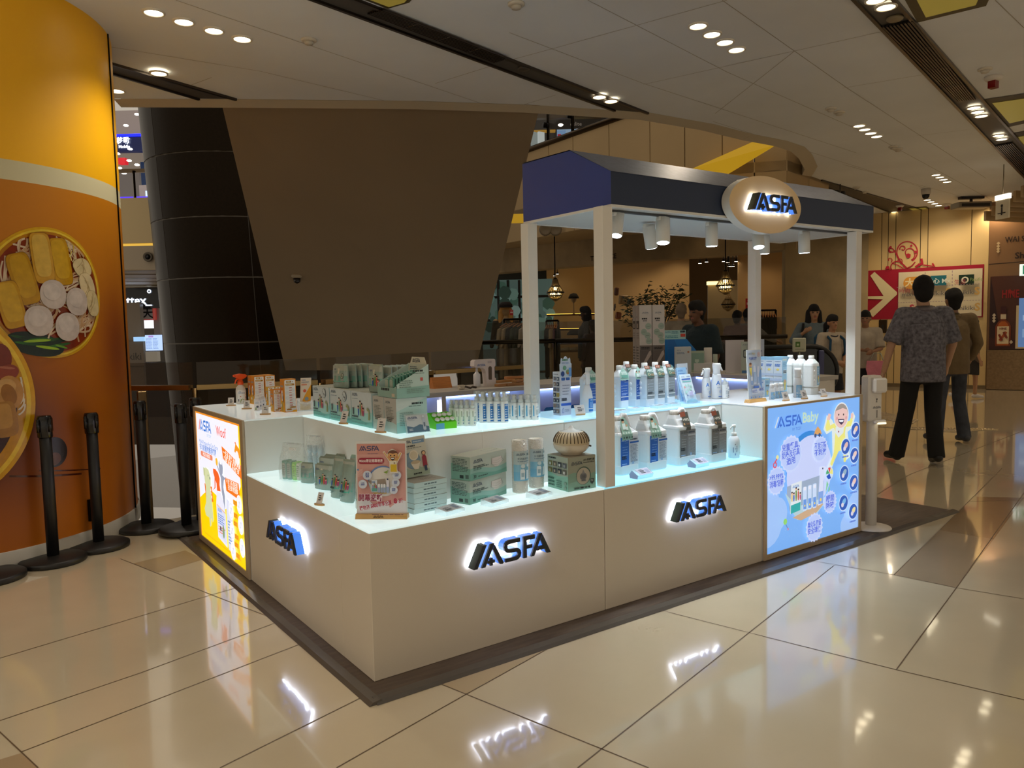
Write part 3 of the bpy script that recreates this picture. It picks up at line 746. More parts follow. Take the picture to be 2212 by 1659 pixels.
mb = board(None, 0, 0, 225, 420, 623, 664, 19.5, '060608', 'gloss'); mb.obj('fascia', bs)
l = MB(); o_, t_, w_, h_ = mb.face; A = Art(l, o_ - t_.cross(Vector((0, 0, 1))) * -.02, t_, (0, 0, 1), 'em6', .004, w_, h_); A.text('cottex', .47, .2, .42, 'd8e8ff', 'r', .01); A.text('°', .485, .4, .5, 'd8e8ff'); A.rect(.46, .12, .53, .17, 'd8e8ff'); l.obj('lettering', bs)
sh = thing('far_shop', 'slice of a dim shop with a lit menu screen between the columns', 'shop')
board('back_wall', 0, 0, 225, 420, 655, 960, 21.5, '4a4238', parent=sh); board('grey_panel', 0, 0, 225, 306, 655, 737, 19.3, '82725f', parent=sh); board('grey_panel', 0, 0, 225, 313, 738, 845, 19.2, '6e6050', parent=sh)
board('white_post', 0, 0, 330, 346, 664, 722, 20.0, 'b0a8a0', parent=sh); mb = board(None, 0, 0, 306, 332, 661, 691, 19.8, 'a83830', 'em0.5')
A = face_art(mb); A.rect(.06, .06, .94, .94, 'e0d4c8'); A.text('天', .5, .2, .6, '1c1c20', 'c', .02); mb.obj('character_sign', sh)
board('screen', 0, 0, 311, 327, 692, 709, 20.2, 'ece4f0', 'em1.6', parent=sh)
mb = board(None, 0, 0, 313, 345, 724, 757, 19.0, 'a8c0e8', 'em1.3'); A = face_art(mb, 'em1.2'); A.rect(.25, .85, .6, .97, '9a80c0'); A.fine(.06, .1, .5, .8, 9, '6a86b8'); A.fine(.56, .1, .94, .8, 9, '6a86b8'); mb.obj('menu_screen', sh)
board('menu_screen', 0, 0, 288, 312, 728, 737, 19.0, '90b8e0', 'em1.2', parent=sh)
board('counter', 0, 0, 314, 340, 760, 781, 19.0, 'b0a490', 'em0.25', parent=sh); board('dark_shelf', 0, 0, 314, 420, 782, 900, 19.0, '1c1814', parent=sh)
mb = board(None, 0, 0, 262, 312, 738, 790, 19.1, '6e6050'); A = face_art(mb); A.text('kiki', .3, .25, .3, '3c342a'); mb.obj('grey_panel', sh)
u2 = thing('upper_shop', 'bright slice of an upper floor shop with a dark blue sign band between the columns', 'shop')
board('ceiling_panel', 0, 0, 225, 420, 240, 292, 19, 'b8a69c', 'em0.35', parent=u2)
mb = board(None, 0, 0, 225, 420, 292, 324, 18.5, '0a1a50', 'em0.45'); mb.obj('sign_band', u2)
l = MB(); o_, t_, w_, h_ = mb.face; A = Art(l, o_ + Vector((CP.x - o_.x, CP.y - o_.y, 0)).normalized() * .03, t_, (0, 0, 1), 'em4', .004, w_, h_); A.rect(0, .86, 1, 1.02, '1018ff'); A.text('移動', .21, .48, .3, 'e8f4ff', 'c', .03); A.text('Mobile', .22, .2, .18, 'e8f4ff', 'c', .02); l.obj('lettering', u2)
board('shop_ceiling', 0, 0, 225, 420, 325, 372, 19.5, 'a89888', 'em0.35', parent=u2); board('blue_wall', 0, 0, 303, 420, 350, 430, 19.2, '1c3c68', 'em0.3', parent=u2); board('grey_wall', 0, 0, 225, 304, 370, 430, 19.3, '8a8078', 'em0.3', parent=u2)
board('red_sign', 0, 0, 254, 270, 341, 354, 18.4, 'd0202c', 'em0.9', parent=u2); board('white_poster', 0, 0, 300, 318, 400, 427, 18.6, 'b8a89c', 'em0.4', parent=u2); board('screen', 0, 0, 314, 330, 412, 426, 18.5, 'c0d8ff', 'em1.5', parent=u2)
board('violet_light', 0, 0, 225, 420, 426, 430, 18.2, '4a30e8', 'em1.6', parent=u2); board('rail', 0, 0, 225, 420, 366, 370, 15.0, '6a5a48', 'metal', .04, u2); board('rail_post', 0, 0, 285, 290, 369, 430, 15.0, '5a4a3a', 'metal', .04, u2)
for x, y in [(281, 322), (254, 332), (279, 347), (296, 356), (258, 363), (268, 374), (296, 247), (272, 271)]:
 m = MB(); m.ball((0, 0, 0), .06, 'fff4e4', 'em6', 8, (1, 1, .4)); m.obj('lamp', u2, D(x, y, 18.2))
# ---------------------------------------------------------------- curved fascia of the upper floor across the void
FP = [D(1050, 500, 15.2), D(1140, 490, 14.05), D(1240, 480, 12.9), D(1405, 470, 11.4), D(1560, 450, 10.6), D(1700, 440, 10.4), D(1790, 440, 11.6)]
zt = 4.5; fa = thing('curved_fascia', 'beige panelled upper floor edge with a lit gold strip above the kiosk roof', 'floor edge')
FPp = []
for a, b in zip(FP, FP[1:]):
 for k in range(2): FPp.append(a.lerp(b, k / 2))
FPp.append(FP[-1])
for a, b in zip(FPp, FPp[1:]):
 a = Vector((a.x, a.y, 0)); b = Vector((b.x, b.y, 0)); t = (b - a).normalized(); nn = Vector((-t.y, t.x, 0)); g = t * .008
 m = MB(); m.loft([[p + Vector((0, 0, 2.93)), p + nn * .2 + Vector((0, 0, 2.93)), p + nn * .2 + Vector((0, 0, zt)), p + Vector((0, 0, zt))] for p in (a + g, b - g)], 'b09468', 'plaster', False); m.obj('panel', fa)
m = MB()
ga, gb, gc, gd = D(1496, 364, 10.5), D(1575, 374, 10.4), D(1676, 313, 10.0), D(1636, 302, 10.1)
w_ = -FWD * .05
m.add([ga, gb, gc, gd, ga - w_ * 4, gb - w_ * 4, gc - w_ * 4, gd - w_ * 4], [(0, 1, 2, 3), (7, 6, 5, 4), (0, 4, 5, 1), (1, 5, 6, 2), (2, 6, 7, 3), (3, 7, 4, 0)], 'd0a020', 'em0.55'); m.obj('gold_strip', fa)
board('gold_strip', 0, 0, 1080, 1135, 463, 481, 13.0, 'd0a020', 'em0.5', parent=fa, th=.05)
for x in (1178, 1200):
 m = MB(); m.lathe([(.11, 0), (.1, .04), (.07, .03), (.001, .01)], '6a5a40', 'satin', 18); o = m.obj('air_nozzle', fa, D(x, 496, 13.1)); o.rotation_euler = (-FWD).to_track_quat('Z', 'Y').to_euler()
m = MB(); m.tube([Vector((p.x, p.y, zt + .02)) for p in FPp], .05, '4a3a26', 'metal', 8); m.obj('top_rail', fa)
up_ = thing('upper_gallery', 'glazed gallery of the upper floor left above the kiosk roof, with a bright poster screen', 'gallery')
for a, b in zip(FPp[:9], FPp[1:9]):
 m = MB(); a = Vector((a.x, a.y, zt + .06)); b = Vector((b.x, b.y, zt + .06)); t = (b - a).normalized(); nn = Vector((-t.y, t.x, 0)) * .012
 m.loft([[p + nn, p - nn, p - nn + Vector((0, 0, 1.1)), p + nn + Vector((0, 0, 1.1))] for p in (a + t * .02, b - t * .02)], '3a3226', 'glass', False); m.obj('glass_pane', up_)
 m = MB(); m.tube([a, a + Vector((0, 0, 1.15))], .03, '2a241c', 'metal', 6); m.tube([a + Vector((0, 0, .25)) - nn * 2, a + Vector((0, 0, .25)) - nn * 8], .05, '14100c', 'metal', 8); m.obj('glass_clamp', up_)
board('back_wall', 0, 0, 1050, 1500, 150, 400, 17.5, '1c1612', parent=up_); board('pink_wall', 0, 0, 1322, 1480, 200, 330, 17.2, '9a7468', parent=up_); board('dark_poster', 0, 0, 1296, 1326, 225, 292, 16.6, '140e0e', parent=up_)
mb = board(None, 0, 0, 1203, 1271, 280, 327, 16.8, 'a8c4dc', 'em0.8'); A = face_art(mb, 'em0.8'); A.rect(.0, .0, .28, .96, '88b0dc'); A.rect(.02, .66, .13, .8, 'c02838'); A.rect(.42, .08, .95, .7, 'c8c070'); A.fine(.45, .2, .9, .5, 4, '6a8a90'); A.poly([(.6, 1), (1, .55), (1, 1)], 'e8ecf4'); mb.obj('poster_screen', up_)
board('light_bar', 0, 0, 1150, 1200, 281, 283, 16.4, 'c09030', 'em0.8', parent=up_); board('light_bar', 0, 0, 1150, 1290, 305, 307, 16.4, 'a07828', 'em0.6', parent=up_); board('white_bar', 0, 0, 1161, 1165, 285, 340, 16.3, 'dfe8e4', 'em0.8', parent=up_); board('white_post', 0, 0, 1146, 1152, 285, 345, 16.2, 'b8c8c4', 'em0.5', parent=up_)
board('ceiling_band', 0, 0, 1140, 1300, 236, 252, 15.6, '5a4628', parent=up_)
l = MB(); A = Art(l, D(1232, 272, 17.3), RGT, (0, 0, 1), 'em0.6', .004, 1, 1); A.text('eslite', 0, 0, .09, 'a89a8a', bold=.0); l.obj('lettering', up_)
m = MB(); m.ball((0, 0, 0), .06, 'fff4e0', 'em8', 8, (1, 1, .5)); m.obj('lamp', up_, D(1211, 270, 16.9))
cb = MB(); LB = [D(1040, 566, 20.6), D(1293, 537, 18.0), D(1500, 515, 16.6), D(1720, 500, 15.2)]
F0 = [Vector((p.x, p.y, 3.36)) for p in FP]
pts = F0 + [Vector((p.x, p.y, 3.36)) for p in (D(1780, 500, 26), D(1000, 500, 27))]
cb.prism([(p.x, p.y) for p in pts], 3.36, 3.5, 'b8a078', 'plaster'); o = cb.obj('ceiling'); o['kind'] = 'structure'
for i, (x, y) in enumerate([(1098, 555), (1129, 546), (1220, 539), (1230, 540), (1239, 541), (1248, 542), (1432, 507), (1441, 508)]):
 m = MB(); m.lathe([(.001, 0), (.07, 0), (.08, .01)], 'ffe8b8', 'em9', 14, caps=False)
 tag(m.obj('far_downlight', loc=G(x, y, 3.345)), '%s of eight small downlights in the far ceiling seen between the kiosk posts' % nth(i, 8), 'ceiling light', 'small downlights of the far bay')
m = MB()
for a, b in zip(LB, LB[1:]):
 a = Vector((a.x, a.y, 0)); b = Vector((b.x, b.y, 0)); t = (b - a).normalized(); nn = Vector((-t.y, t.x, 0))
 m.loft([[p + Vector((0, 0, 2.76)), p + nn * .5 + Vector((0, 0, 2.76)), p + nn * .5 + Vector((0, 0, 3.5)), p + Vector((0, 0, 3.5))] for p in (a, b)], 'a08a66', 'concrete', False)
o = m.obj('wall_back'); o['kind'] = 'structure'
l = MB(); p = D(1283, 563, 17.9); A = Art(l, p, (LB[1] - LB[0]) * Vector((1, 1, 0)), (0, 0, 1), 'matte', .004, 1, 1); A.text('THE', -.1, 0, .11, '1c140c', bold=.03); A.text('ICE', .42, 0.01, .11, '1c140c', bold=.03); tag(l.obj('shop_lettering'), 'small dark capital letters on the concrete beam behind the front kiosk post', 'lettering')
FZ = MB(); q = [D(1000, 720, 12.5), D(1700, 720, 12.0), D(1760, 720, 26), D(980, 720, 26)]
FZ.prism([(v.x, v.y) for v in q], -.3, -.002, 'a89878', 'floor'); o = FZ.obj('floor'); o['kind'] = 'structure'
board('wall_back', 0, 0, 1180, 1320, 560, 860, 23.5, 'c8a878', 'plaster', kind='structure'); board('wall_back', 0, 0, 1318, 1490, 545, 860, 19.5, 'd0b080', 'plaster', kind='structure')
board('wall_back', 0, 0, 1480, 1600, 545, 860, 24.5, '6a5438', 'plaster', kind='structure'); board('wall_back', 0, 0, 1594, 1700, 545, 860, 19.0, 'c8a472', 'plaster', kind='structure')
board('wall_back', 0, 0, 980, 1200, 590, 900, 25.5, '2c302c', 'satin', kind='structure')
board('lit_niche', 'pale lit niche panel at the back of the far shop behind the chandelier', 'wall niche', 1529, 1595, 607, 760, 23.0, 'a89878', 'satin');
board('cove_light', 'thin glowing strip along the top of the lit niche in the far shop', 'cove light', 1529, 1595, 608, 614, 22.9, 'ffd890', 'em2.2')
for q_ in ((1400, 18.4), (1470, 18.6), (1250, 21.5), (1655, 18.0), (1560, 22)): v = D(q_[0], 560, q_[1]); v.z = 3.3; spot('shop_lamp', v, 22, (1, .74, .44), 120)
gw = thing('shop_window', 'large grey green window of the far shop at the edge of the escalator underside', 'window')
mb = board(None, 0, 0, 1040, 1196, 606, 800, 22.5, '5a7068', 'em0.35', .05); A = face_art(mb, 'em0.3', .01)
RR = random.Random(5)
for i in range(46): A.disk(RR.random(), .35 + .6 * RR.random(), .03 + .05 * RR.random(), RR.choice(['3c5a4c', '4c6c5c', '6c8c80', '2c443a', '84a098']), n=7)
mb.obj('glass', gw)
for x in (1075, 1096, 1120, 1147): board('mullion', 0, 0, x, x + 2.5, 606, 800, 22.3, '14120f', parent=gw, th=.06)
for y in (640, 690): board('mullion', 0, 0, 1040, 1196, y, y + 2, 22.3, '14120f', parent=gw, th=.06)
# ---------------------------------------------------------------- concrete pier, beige hoarding, brown shop front
board('wall_concrete', 0, 0, 1697, 1872, 430, 848, 15.2, '8c7a58', 'concrete', .4, kind='structure')
HA = G(1874, 834); HB = G(2129, 841); HB2 = HB + (HB - HA).normalized() * .02
t = (HB - HA).normalized(); HN = Vector((t.y, -t.x, 0))
if HN.dot(CP - HA) < 0: HN = -HN
HW = (HB - HA).length
A1 = HA - t * 1.1
hd = thing('hoarding', 'beige panelled hoarding wall with a red arrow board at the right', 'hoarding')
cuts = [1874, 1902, 1916, 1932, 1985, 2001, 2094, 2129]
def along(px_): # distance along the hoarding at a picture column
 d = ray(px_, 700); d = Vector((d.x, d.y)); a = Vector((HA.x - CP.x, HA.y - CP.y)); tt = Vector((t.x, t.y))
 det = d.x * (-tt.y) + tt.x * d.y; k = (a.x * (-tt.y) + tt.x * a.y) / det; s = (d.x * a.y - d.y * a.x) / det
 return s * 1.0 if abs(s) < 50 else 0
sv = [along(c) for c in cuts]
sv[0] = -1.1; sv[-1] = HW
for a, b in zip(sv, sv[1:]):
 m = MB(); m.loft([[HA + t * q_ + Vector((0, 0, z)) + HN * k for z, k in ((.0, 0), (.0, -.1), (ZC + .02, -.1), (ZC + .02, 0))] for q_ in (a + .006, b - .006)], 'cdb27c', 'satin', False); m.obj('panel', hd)
m = MB(); m.loft([[HA + t * q_ + Vector((0, 0, z)) + HN * k for z, k in ((.0, -.02), (.0, -.06), (ZC, -.06), (ZC, -.02))] for q_ in (-1.1, HW)], '3a2c18', 'matte', False); m.obj('backing', hd)
m = MB(); m.loft([[HA + t * q_ + Vector((0, 0, z)) + HN * k for z, k in ((.0, .012), (.0, 0), (.07, 0), (.07, .012))] for q_ in (-1.1, HW)], '6a5a40', 'satin', False); m.obj('skirting', hd)
def hz(px_, py_):
 s = along(px_); p = HA + t * s; return s, HZ(Vector((p.x, p.y, 0)), py_)
def HP(s, z, h=0): return HA + t * s + Vector((0, 0, z)) + HN * (.004 + h)
for x in (1907, 1860):
 s, z = hz(x, 706); m = MB(); p = HP(s, z); m.rbox(-.07, .07, -.01, .01, -.13, .13, '4a3f30', 'metal'); m.box(-.015, .015, -.02, -.008, -.05, .03, '1c1814', 'satin'); m.obj('door_handle_plate', hd, p, math.atan2(t.y, t.x))
hb = thing('arrow_board', 'crimson board with a cream arrow and a pale directory of logos on the hoarding', 'sign')
m = MB(); A = Art(m, HP(0, 0), t, (0, 0, 1), 'satin', .0025)
s0, zb0 = hz(1850, 690); s1, zt1 = hz(2123, 574); _, zt0 = hz(1862, 588); _, zb1 = hz(2123, 688)
def q(x, y): return hz(x, y)
zT = (zt1 + zt0) / 2; zB = (zb0 + zb1) / 2
A.rect(s0, zB, s1, zT, 'a00c2c'); m.obj('panel', hb)
m = MB(); A = Art(m, HP(0, 0, .012), t, (0, 0, 1), 'satin', .0025)
A.poly([q(1850, 642), q(1908, 641), q(1879, 598), q(1888, 590), q(1937, 633), q(1937, 638), q(1886, 686), q(1876, 675), q(1907, 648), q(1850, 647)][0:10], 'ddd0a4'); m.obj('arrow', hb)
m = MB(); A = Art(m, HP(0, 0, .02), t, (0, 0, 1), 'satin', .0025)
d0, _ = q(1940, 600); d1, dzt = q(2120, 582); _, dzb = q(2120, 684)
A.rect(d0, dzb, d1, dzt, 'd8cdae')
W3 = (d1 - d0) / 3; H3 = (dzt - dzb) / 3
for i in (1, 2):
 for k in range(14): A.rect(d0 + W3 * i - .006, dzb + (dzt - dzb) * k / 14, d0 + W3 * i + .006, dzb + (dzt - dzb) * (k + .6) / 14, 'a08890')
 for k in range(30): A.rect(d0 + (d1 - d0) * k / 30, dzb + H3 * i - .005, d0 + (d1 - d0) * (k + .6) / 30, dzb + H3 * i + .005, 'a08890')
A.dz = .001
A.rrect(d0 + .1, dzt - .33, d0 + .66, dzt - .1, .11, 'd89838'); A.text('大家樂', d0 + .38, dzt - .27, .12, 'f0e0b0', 'c', .03)
A.rect(d0 + W3 + .1, dzt - .29, d0 + 2 * W3 - .1, dzt - .1, '186878'); A.text('美心 Mx', d0 + 1.5 * W3, dzt - .24, .08, 'e0e8e0', 'c', .02, maxw=.4)
A.rect(d0 + 2 * W3 + .1, dzt - .3, d1 - .12, dzt - .11, '0c3020'); A.disk(d0 + 2 * W3 + .2, dzt - .205, .06, 'e8e4d0', n=14); A.disk(d0 + 2 * W3 + .2, dzt - .205, .035, '0c3020', n=14); A.text('Pacific', d0 + 2 * W3 + .28, dzt - .23, .06, '90a860', maxw=.28)
for i in range(3):
 A.text('mikiki', d0 + W3 * (i + .18), dzt - H3 * 1.6, .085, '5a5860', maxw=.42); A.text('S', d0 + W3 * (i + .76), dzt - H3 * 1.64, .14, 'd0a860', bold=.03)
A.text('SaSa', d0 + .22, dzt - H3 * 2.55, .12, 'b82848', bold=.03); A.text('TABITHA', d0 + W3 * 1.5, dzt - H3 * 2.6, .1, '3a3438', 'c', maxw=.6); A.text('mikiki', d0 + W3 * 2.2, dzt - H3 * 2.6, .085, '5a5860', maxw=.42); A.text('S', d0 + W3 * 2.78, dzt - H3 * 2.64, .14, 'd0a860', bold=.03)
A.text('時尚', d0 + .04, dzt - H3 - .1, .07, 'b04050'); A.text('生活', d0 + 2 * W3 + .03, dzt - H3 + .02, .07, 'b04050')
m.obj('directory', hb)
m = MB(); A = Art(m, HP(0, 0, .002), t, (0, 0, 1), 'satin', .001)
def spiral(pts, w): A.line([q(*p) for p in pts], w, 'a8102c')
def sp_arc(cx, cy, r0, r1, a0, a1, n=26): return [(cx + (r0 + (r1 - r0) * i / n) * math.cos(math.radians(a0 + (a1 - a0) * i / n)), cy - (r0 + (r1 - r0) * i / n) * math.sin(math.radians(a0 + (a1 - a0) * i / n))) for i in range(n + 1)]
spiral([(1958, 583), (1945, 570), (1937, 560)] + sp_arc(1957, 548, 22, 22, 215, -60), .022); spiral(sp_arc(1961, 551, 15, 3, -70, 330), .018); spiral(sp_arc(1948, 541, 7, 2, 200, -160), .02)
spiral([(1937, 560), (1930, 545)] + sp_arc(1922, 546, 7, 2, 0, 330, 14), .016); spiral(sp_arc(1924, 540, 10, 4, 330, 120, 10), .018); spiral([(1948, 573)] + sp_arc(1941, 567, 7, 2, -60, 250, 14), .014)
spiral([(1958, 582)] + sp_arc(1932, 583, 20, 8, 10, 190, 14) + sp_arc(1918, 583, 6, 3, 180, 360, 8), .018); spiral(sp_arc(1920, 565, 6, 2, -60, 230, 12), .014); spiral([(1925, 571), (1938, 576), (1950, 583)], .016)
spiral([(1958, 582), (1968, 577), (1975, 569)], .02); spiral([(1975, 580), (1990, 572), (1988, 562)], .04); spiral([(1990, 575), (2012, 578), (2018, 578)], .02); spiral([(2012, 572), (2015, 577)], .03)
for cx, cy, r in [(1960, 556, 5), (1922, 538, 2.5), (1975, 548, 3), (1916, 581, 4), (1966, 535, 2.5), (1983, 575, 3)]: A.poly([q(cx + r * math.cos(k * .7), cy + r * math.sin(k * .7)) for k in range(9)], 'a8102c')
m.obj('scroll_ornament', hb)
bt = thing('brown_shop_front', 'brown shop front with a cognac advertisement at the right edge', 'shop front')
BA = HB; BB = G(2212, 843); tb_ = (BB - BA).normalized(); BN = Vector((tb_.y, -tb_.x, 0))
if BN.dot(CP - BA) < 0: BN = -BN
m = MB(); m.loft([[BA + tb_ * s + Vector((0, 0, z)) + BN * k for z, k in ((0, 0), (0, -.3), (3.9, -.3), (3.9, 0))] for s in (0, 4)], '7a5a3a', 'satin', False); m.obj('wall_panel', bt)
Lb = (BB - BA).length
def bq(x, y):
 s = (x - 2129) / (2212 - 2129) * Lb; p = BA + tb_ * s; return s, HZ(Vector((p.x, p.y, 0)), y)
m = MB(); A = Art(m, BA + BN * .004, tb_, (0, 0, 1), 'satin', .002)
A.line([bq(2129, 574), bq(2290, 562)], .012, '2c1c10'); s, z = bq(2163, 528); A.text('WAI SHING', s, z, .10, '1c0f08', bold=.01, maxw=.56); s, z = bq(2185, 562); A.text('Shop', s, z, .11, '2c1a10', bold=.02)
for y in (530, 536, 542, 547): s, z = bq(2149, y); A.poly([(s - .03, z), (s, z - .03), (s + .03, z), (s, z + .03)], 'b8a078')
m.obj('lettering', bt)
m = MB(); a, b_ = bq(2134, 755), bq(2188, 598); m.loft([[BA + tb_ * s + Vector((0, 0, z)) + BN * k for z, k in ((a[1], .05), (a[1], 0), (b_[1], 0), (b_[1], .05))] for s in (a[0], 4)], '4a2416', 'satin', False); m.obj('advert_panel', bt)
m = MB(); A = Art(m, BA + BN * .052, tb_, (0, 0, 1), 'satin', .002)
A.poly([bq(2134, 754), bq(2134, 600), bq(2165, 754)], '2a0c0c'); A.poly([bq(2134, 754), bq(2134, 730), bq(2230, 738), bq(2230, 754)], '3a120a')
s, z = bq(2160, 645); A.text('HINE', s, z, .14, '8c1a18', bold=.03, maxw=.26); A.poly([bq(2174, 632), bq(2176, 626), bq(2180, 630), bq(2186, 631), bq(2186, 636), bq(2174, 636)], '8c1a18')
bc, bz = bq(2164, 748); R_ = random.Random(2)
hgt = bq(2164, 663)[1] - bz
bot = [(-.13, 0), (.13, 0), (.14, .05), (.14, .5), (.1, .6), (.045, .66), (.045, .98), (-.045, .98), (-.045, .66), (-.1, .6), (-.14, .5), (-.14, .05)]
A.poly([(bc + x * .85, bz + y * hgt) for x, y in bot], '7a3410'); A.poly([(bc + x * .65, bz + y * hgt * .9 + .02) for x, y in bot[:6] + bot[-4:]], 'b05a18')
A.rect(bc - .09, bz + hgt * .06, bc + .09, bz + hgt * .5, 'd8c4a0'); A.rect(bc - .042, bz + hgt * .68, bc + .042, bz + hgt * .8, 'c8b89c'); A.rect(bc - .042, bz + hgt * .82, bc + .042, bz + hgt * 1.0, '3a0c10')
A.text('HINE', bc, bz + hgt * .42, .035, '6a1010', 'c', .03); A.line([(bc - .05, bz + hgt * .14), (bc + .05, bz + hgt * .36)], .04, 'a04a18'); A.line([(bc - .06, bz + hgt * .3), (bc - .01, bz + hgt * .14)], .035, '7a2a10'); A.line([(bc + .01, bz + hgt * .36), (bc + .06, bz + hgt * .2)], .035, '7a2a10')
for x, y in [(2144, 682), (2144, 688), (2144, 694), (2210, 612), (2210, 618), (2182, 750 - 11)]: s, z = bq(x, y); A.poly([(s - .03, z), (s, z - .035), (s + .03, z), (s, z + .035)], 'c8b8a0')
m.obj('printed_bottle', bt)
mm = MB(); a, b_ = bq(2191, 753), bq(2240, 660); mm.loft([[BA + tb_ * s + Vector((0, 0, z)) + BN * k for z, k in ((a[1], .09), (a[1], .05), (b_[1], .05), (b_[1], .09))] for s in (a[0], b_[0])], 'd0b890', 'metal', False)
A = Art(mm, BA + BN * .092, tb_, (0, 0, 1), 'em0.5', .002); A.rect(a[0] + .04, a[1] + .03, b_[0], b_[1] - .03, '26323a'); A.rect(a[0] + .04, a[1] + .03, b_[0], a[1] + .9, '6a90c8'); A.rect(a[0] + .1, a[1] + .2, a[0] + .4, a[1] + .35, '90b4e0'); A.rect(a[0] + .1, a[1] + .5, a[0] + .5, a[1] + .6, 'a8c8f0'); mm.obj('screen', bt)
mm = MB(); a, b_ = bq(2131, 840), bq(2240, 756); mm.loft([[BA + tb_ * s + Vector((0, 0, z)) + BN * k for z, k in ((a[1], .07), (a[1], 0), (b_[1], 0), (b_[1], .07))] for s in (a[0], 4)], '8a7254', 'brushed', False); mm.obj('metal_base', bt)
ex = thing('exit_sign', 'green and white exit sign cut by the right edge of the picture', 'sign', D(2217, 583, 13.2), CAMROT)
m = MB(); m.rbox(-.1, .25, -.03, .03, -.1, .1, 'e8f4e8', 'em1.0', .004); m.obj('body', ex)
m = MB(); m.box(-.08, .23, -.034, -.031, -.075, .075, '18885a', 'em0.6'); m.box(-.06, -.03, -.038, -.035, -.04, .04, 'ffffff', 'em1.0'); m.box(-.03, .03, -.038, -.035, -.01, .01, 'ffffff', 'em1.0'); m.obj('pictogram', ex)
for q_ in (1930, 2040, 2150): v = D(q_, 560, 13.8); v.z = 3.3; spot('downlight_or_added_beam', v, 34, WARM, 160)  # added wash lamps without fittings, put in to brighten the hoarding
# ---------------------------------------------------------------- the kiosk
WHT = 'e0dbd2'; LAM = 'd9cdbb'
XA, XB, XC = 1.1794, 2.3507, 3.328; YD, YE = 1.504, 2.566
RY = .283; RX = .32; BY = .68; BX = .70
def cabinet(name, label, boxes, deck=None, deckcol='e4fbff', dm='deck.6', lam='e8e7e2'):
 r = thing(name, label, 'display cabinet')
 m = MB()
 for b in boxes: m.rbox(*b, lam, 'laminate', .002)
 m.obj('body', r)
 if deck:
  for d in deck:
   m = MB(); x0, x1, y0, y1, z = d; m.rbox(x0, x1, y0, y1, z, z + .008, deckcol, dm, .001); m.obj('lit_deck', r)
 return r
g = .0015; tk = .008
k1 = cabinet('display_cabinet', 'low L-shaped front cabinet of the kiosk with a lit white deck, nearest the camera', [(g, XA - g, g, RY - g, .012, HL - tk), (g, RX - g, RY, YD - g, .012, HL - tk)], [(0, XA - g, 0, RY - g, HL - tk), (0, RX - g, RY - g + .001, YD - g, HL - tk)], 'dff6f8', 'deck0.6', LAM)
k2 = cabinet('display_cabinet', 'low right front cabinet with a lit cyan deck holding the big white jugs', [(XA + g, XB - g, g, RY - g, .012, HL - tk)], [(XA + g, XB - g, 0, RY - g, HL - tk)], '9ce2f8', 'deck0.68', LAM)
k3 = cabinet('display_cabinet', 'raised L-shaped back shelf unit of the kiosk with a lit white deck', [(RX, BX, RY, YD - g, .012, HT - tk), (BX, XA - g, RY, BY, .012, HT - tk)], [(RX - .002, BX, RY - .002, YD - g, HT - tk), (BX + .001, XA - g, RY - .002, BY, HT - tk)], 'd8f5f8', 'deck0.62')
k4 = cabinet('display_cabinet', 'raised right shelf unit behind the big jugs with a lit pale blue deck', [(XA + g, XB - g, RY, BY, .012, HT - tk)], [(XA + g, XB - g, RY - .002, BY, HT - tk)], 'a8dcfa', 'deck0.62')
k5 = cabinet('display_cabinet', 'tall left corner cabinet with a yellow and white backlit pet poster', [(g, BX, YD + g, YE, .012, HT - tk)])
m = MB(); m.rbox(0, BX, YD + .002, YE, HT - tk, HT, 'dfe8e8', 'deck0.28', .002); m.obj('glass_top', k5)
k6 = cabinet('display_cabinet', 'tall right corner cabinet with a blue backlit baby poster', [(XB + g, XC, g, .78, .012, HT - tk)])
m = MB(); m.rbox(XB, XC, 0, .78, HT - tk, HT, 'e6eaf0', 'gloss', .002); m.obj('glass_top', k6)
k7 = thing('back_counter', 'white back counter of the kiosk with blue lit niches under its top', 'counter')
m = MB(); m.rbox(BX + .02, 4.72, 2.17, 2.62, .845, .88, 'b8b4ae', 'satin', .002); m.rbox(4.27, 4.72, 1.0, 2.17, .845, .88, 'b8b4ae', 'satin', .002); m.obj('top', k7)
m = MB(); m.rbox(BX + .02, 4.7, 2.52, 2.6, .012, .845, WHT, 'laminate', .002); m.rbox(4.6, 4.7, 1.02, 2.52, .012, .845, WHT, 'laminate', .002); m.obj('back_panel', k7)
m = MB(); m.rbox(BX + .02, 4.6, 2.18, 2.5, .30, .33, WHT, 'laminate', .002); m.rbox(4.28, 4.6, 1.02, 2.18, .30, .33, WHT, 'laminate', .002); m.obj('shelf', k7)
m = MB(); m.rbox(4.28, 4.6, 1.0, 1.03, .012, .845, WHT, 'laminate', .002); m.obj('divider', k7)
m = MB(); m.box(4.575, 4.59, 1.05, 2.4, .80, .84, '88a8ff', 'em7'); m.obj('led_strip', k7)
for x in (BX + .03, 1.60, 2.45, 3.26):
 m = MB(); m.rbox(x, x + .035, 2.175, 2.52, .012, .845, 'b8b0a8', 'satin', .002); m.obj('divider', k7)
for x0, x1 in ((BX + .08, 1.58), (1.66, 2.42), (2.51, 3.24), (3.32, 4.4)):
 m = MB(); m.box(x0, x1, 2.485, 2.50, .80, .84, '88a8ff', 'em7'); m.obj('led_strip', k7)
m = MB(); m.tube([(1.59, 2.2, .36), (1.59, 2.2, .82)], .014, 'dce4ff', 'em7', 8); m.obj('led_tube', k7)
m = MB(); m.ball((1.25, 2.485, .72), .008, '1c2430', 'satin', 8); m.obj('screw', k7)
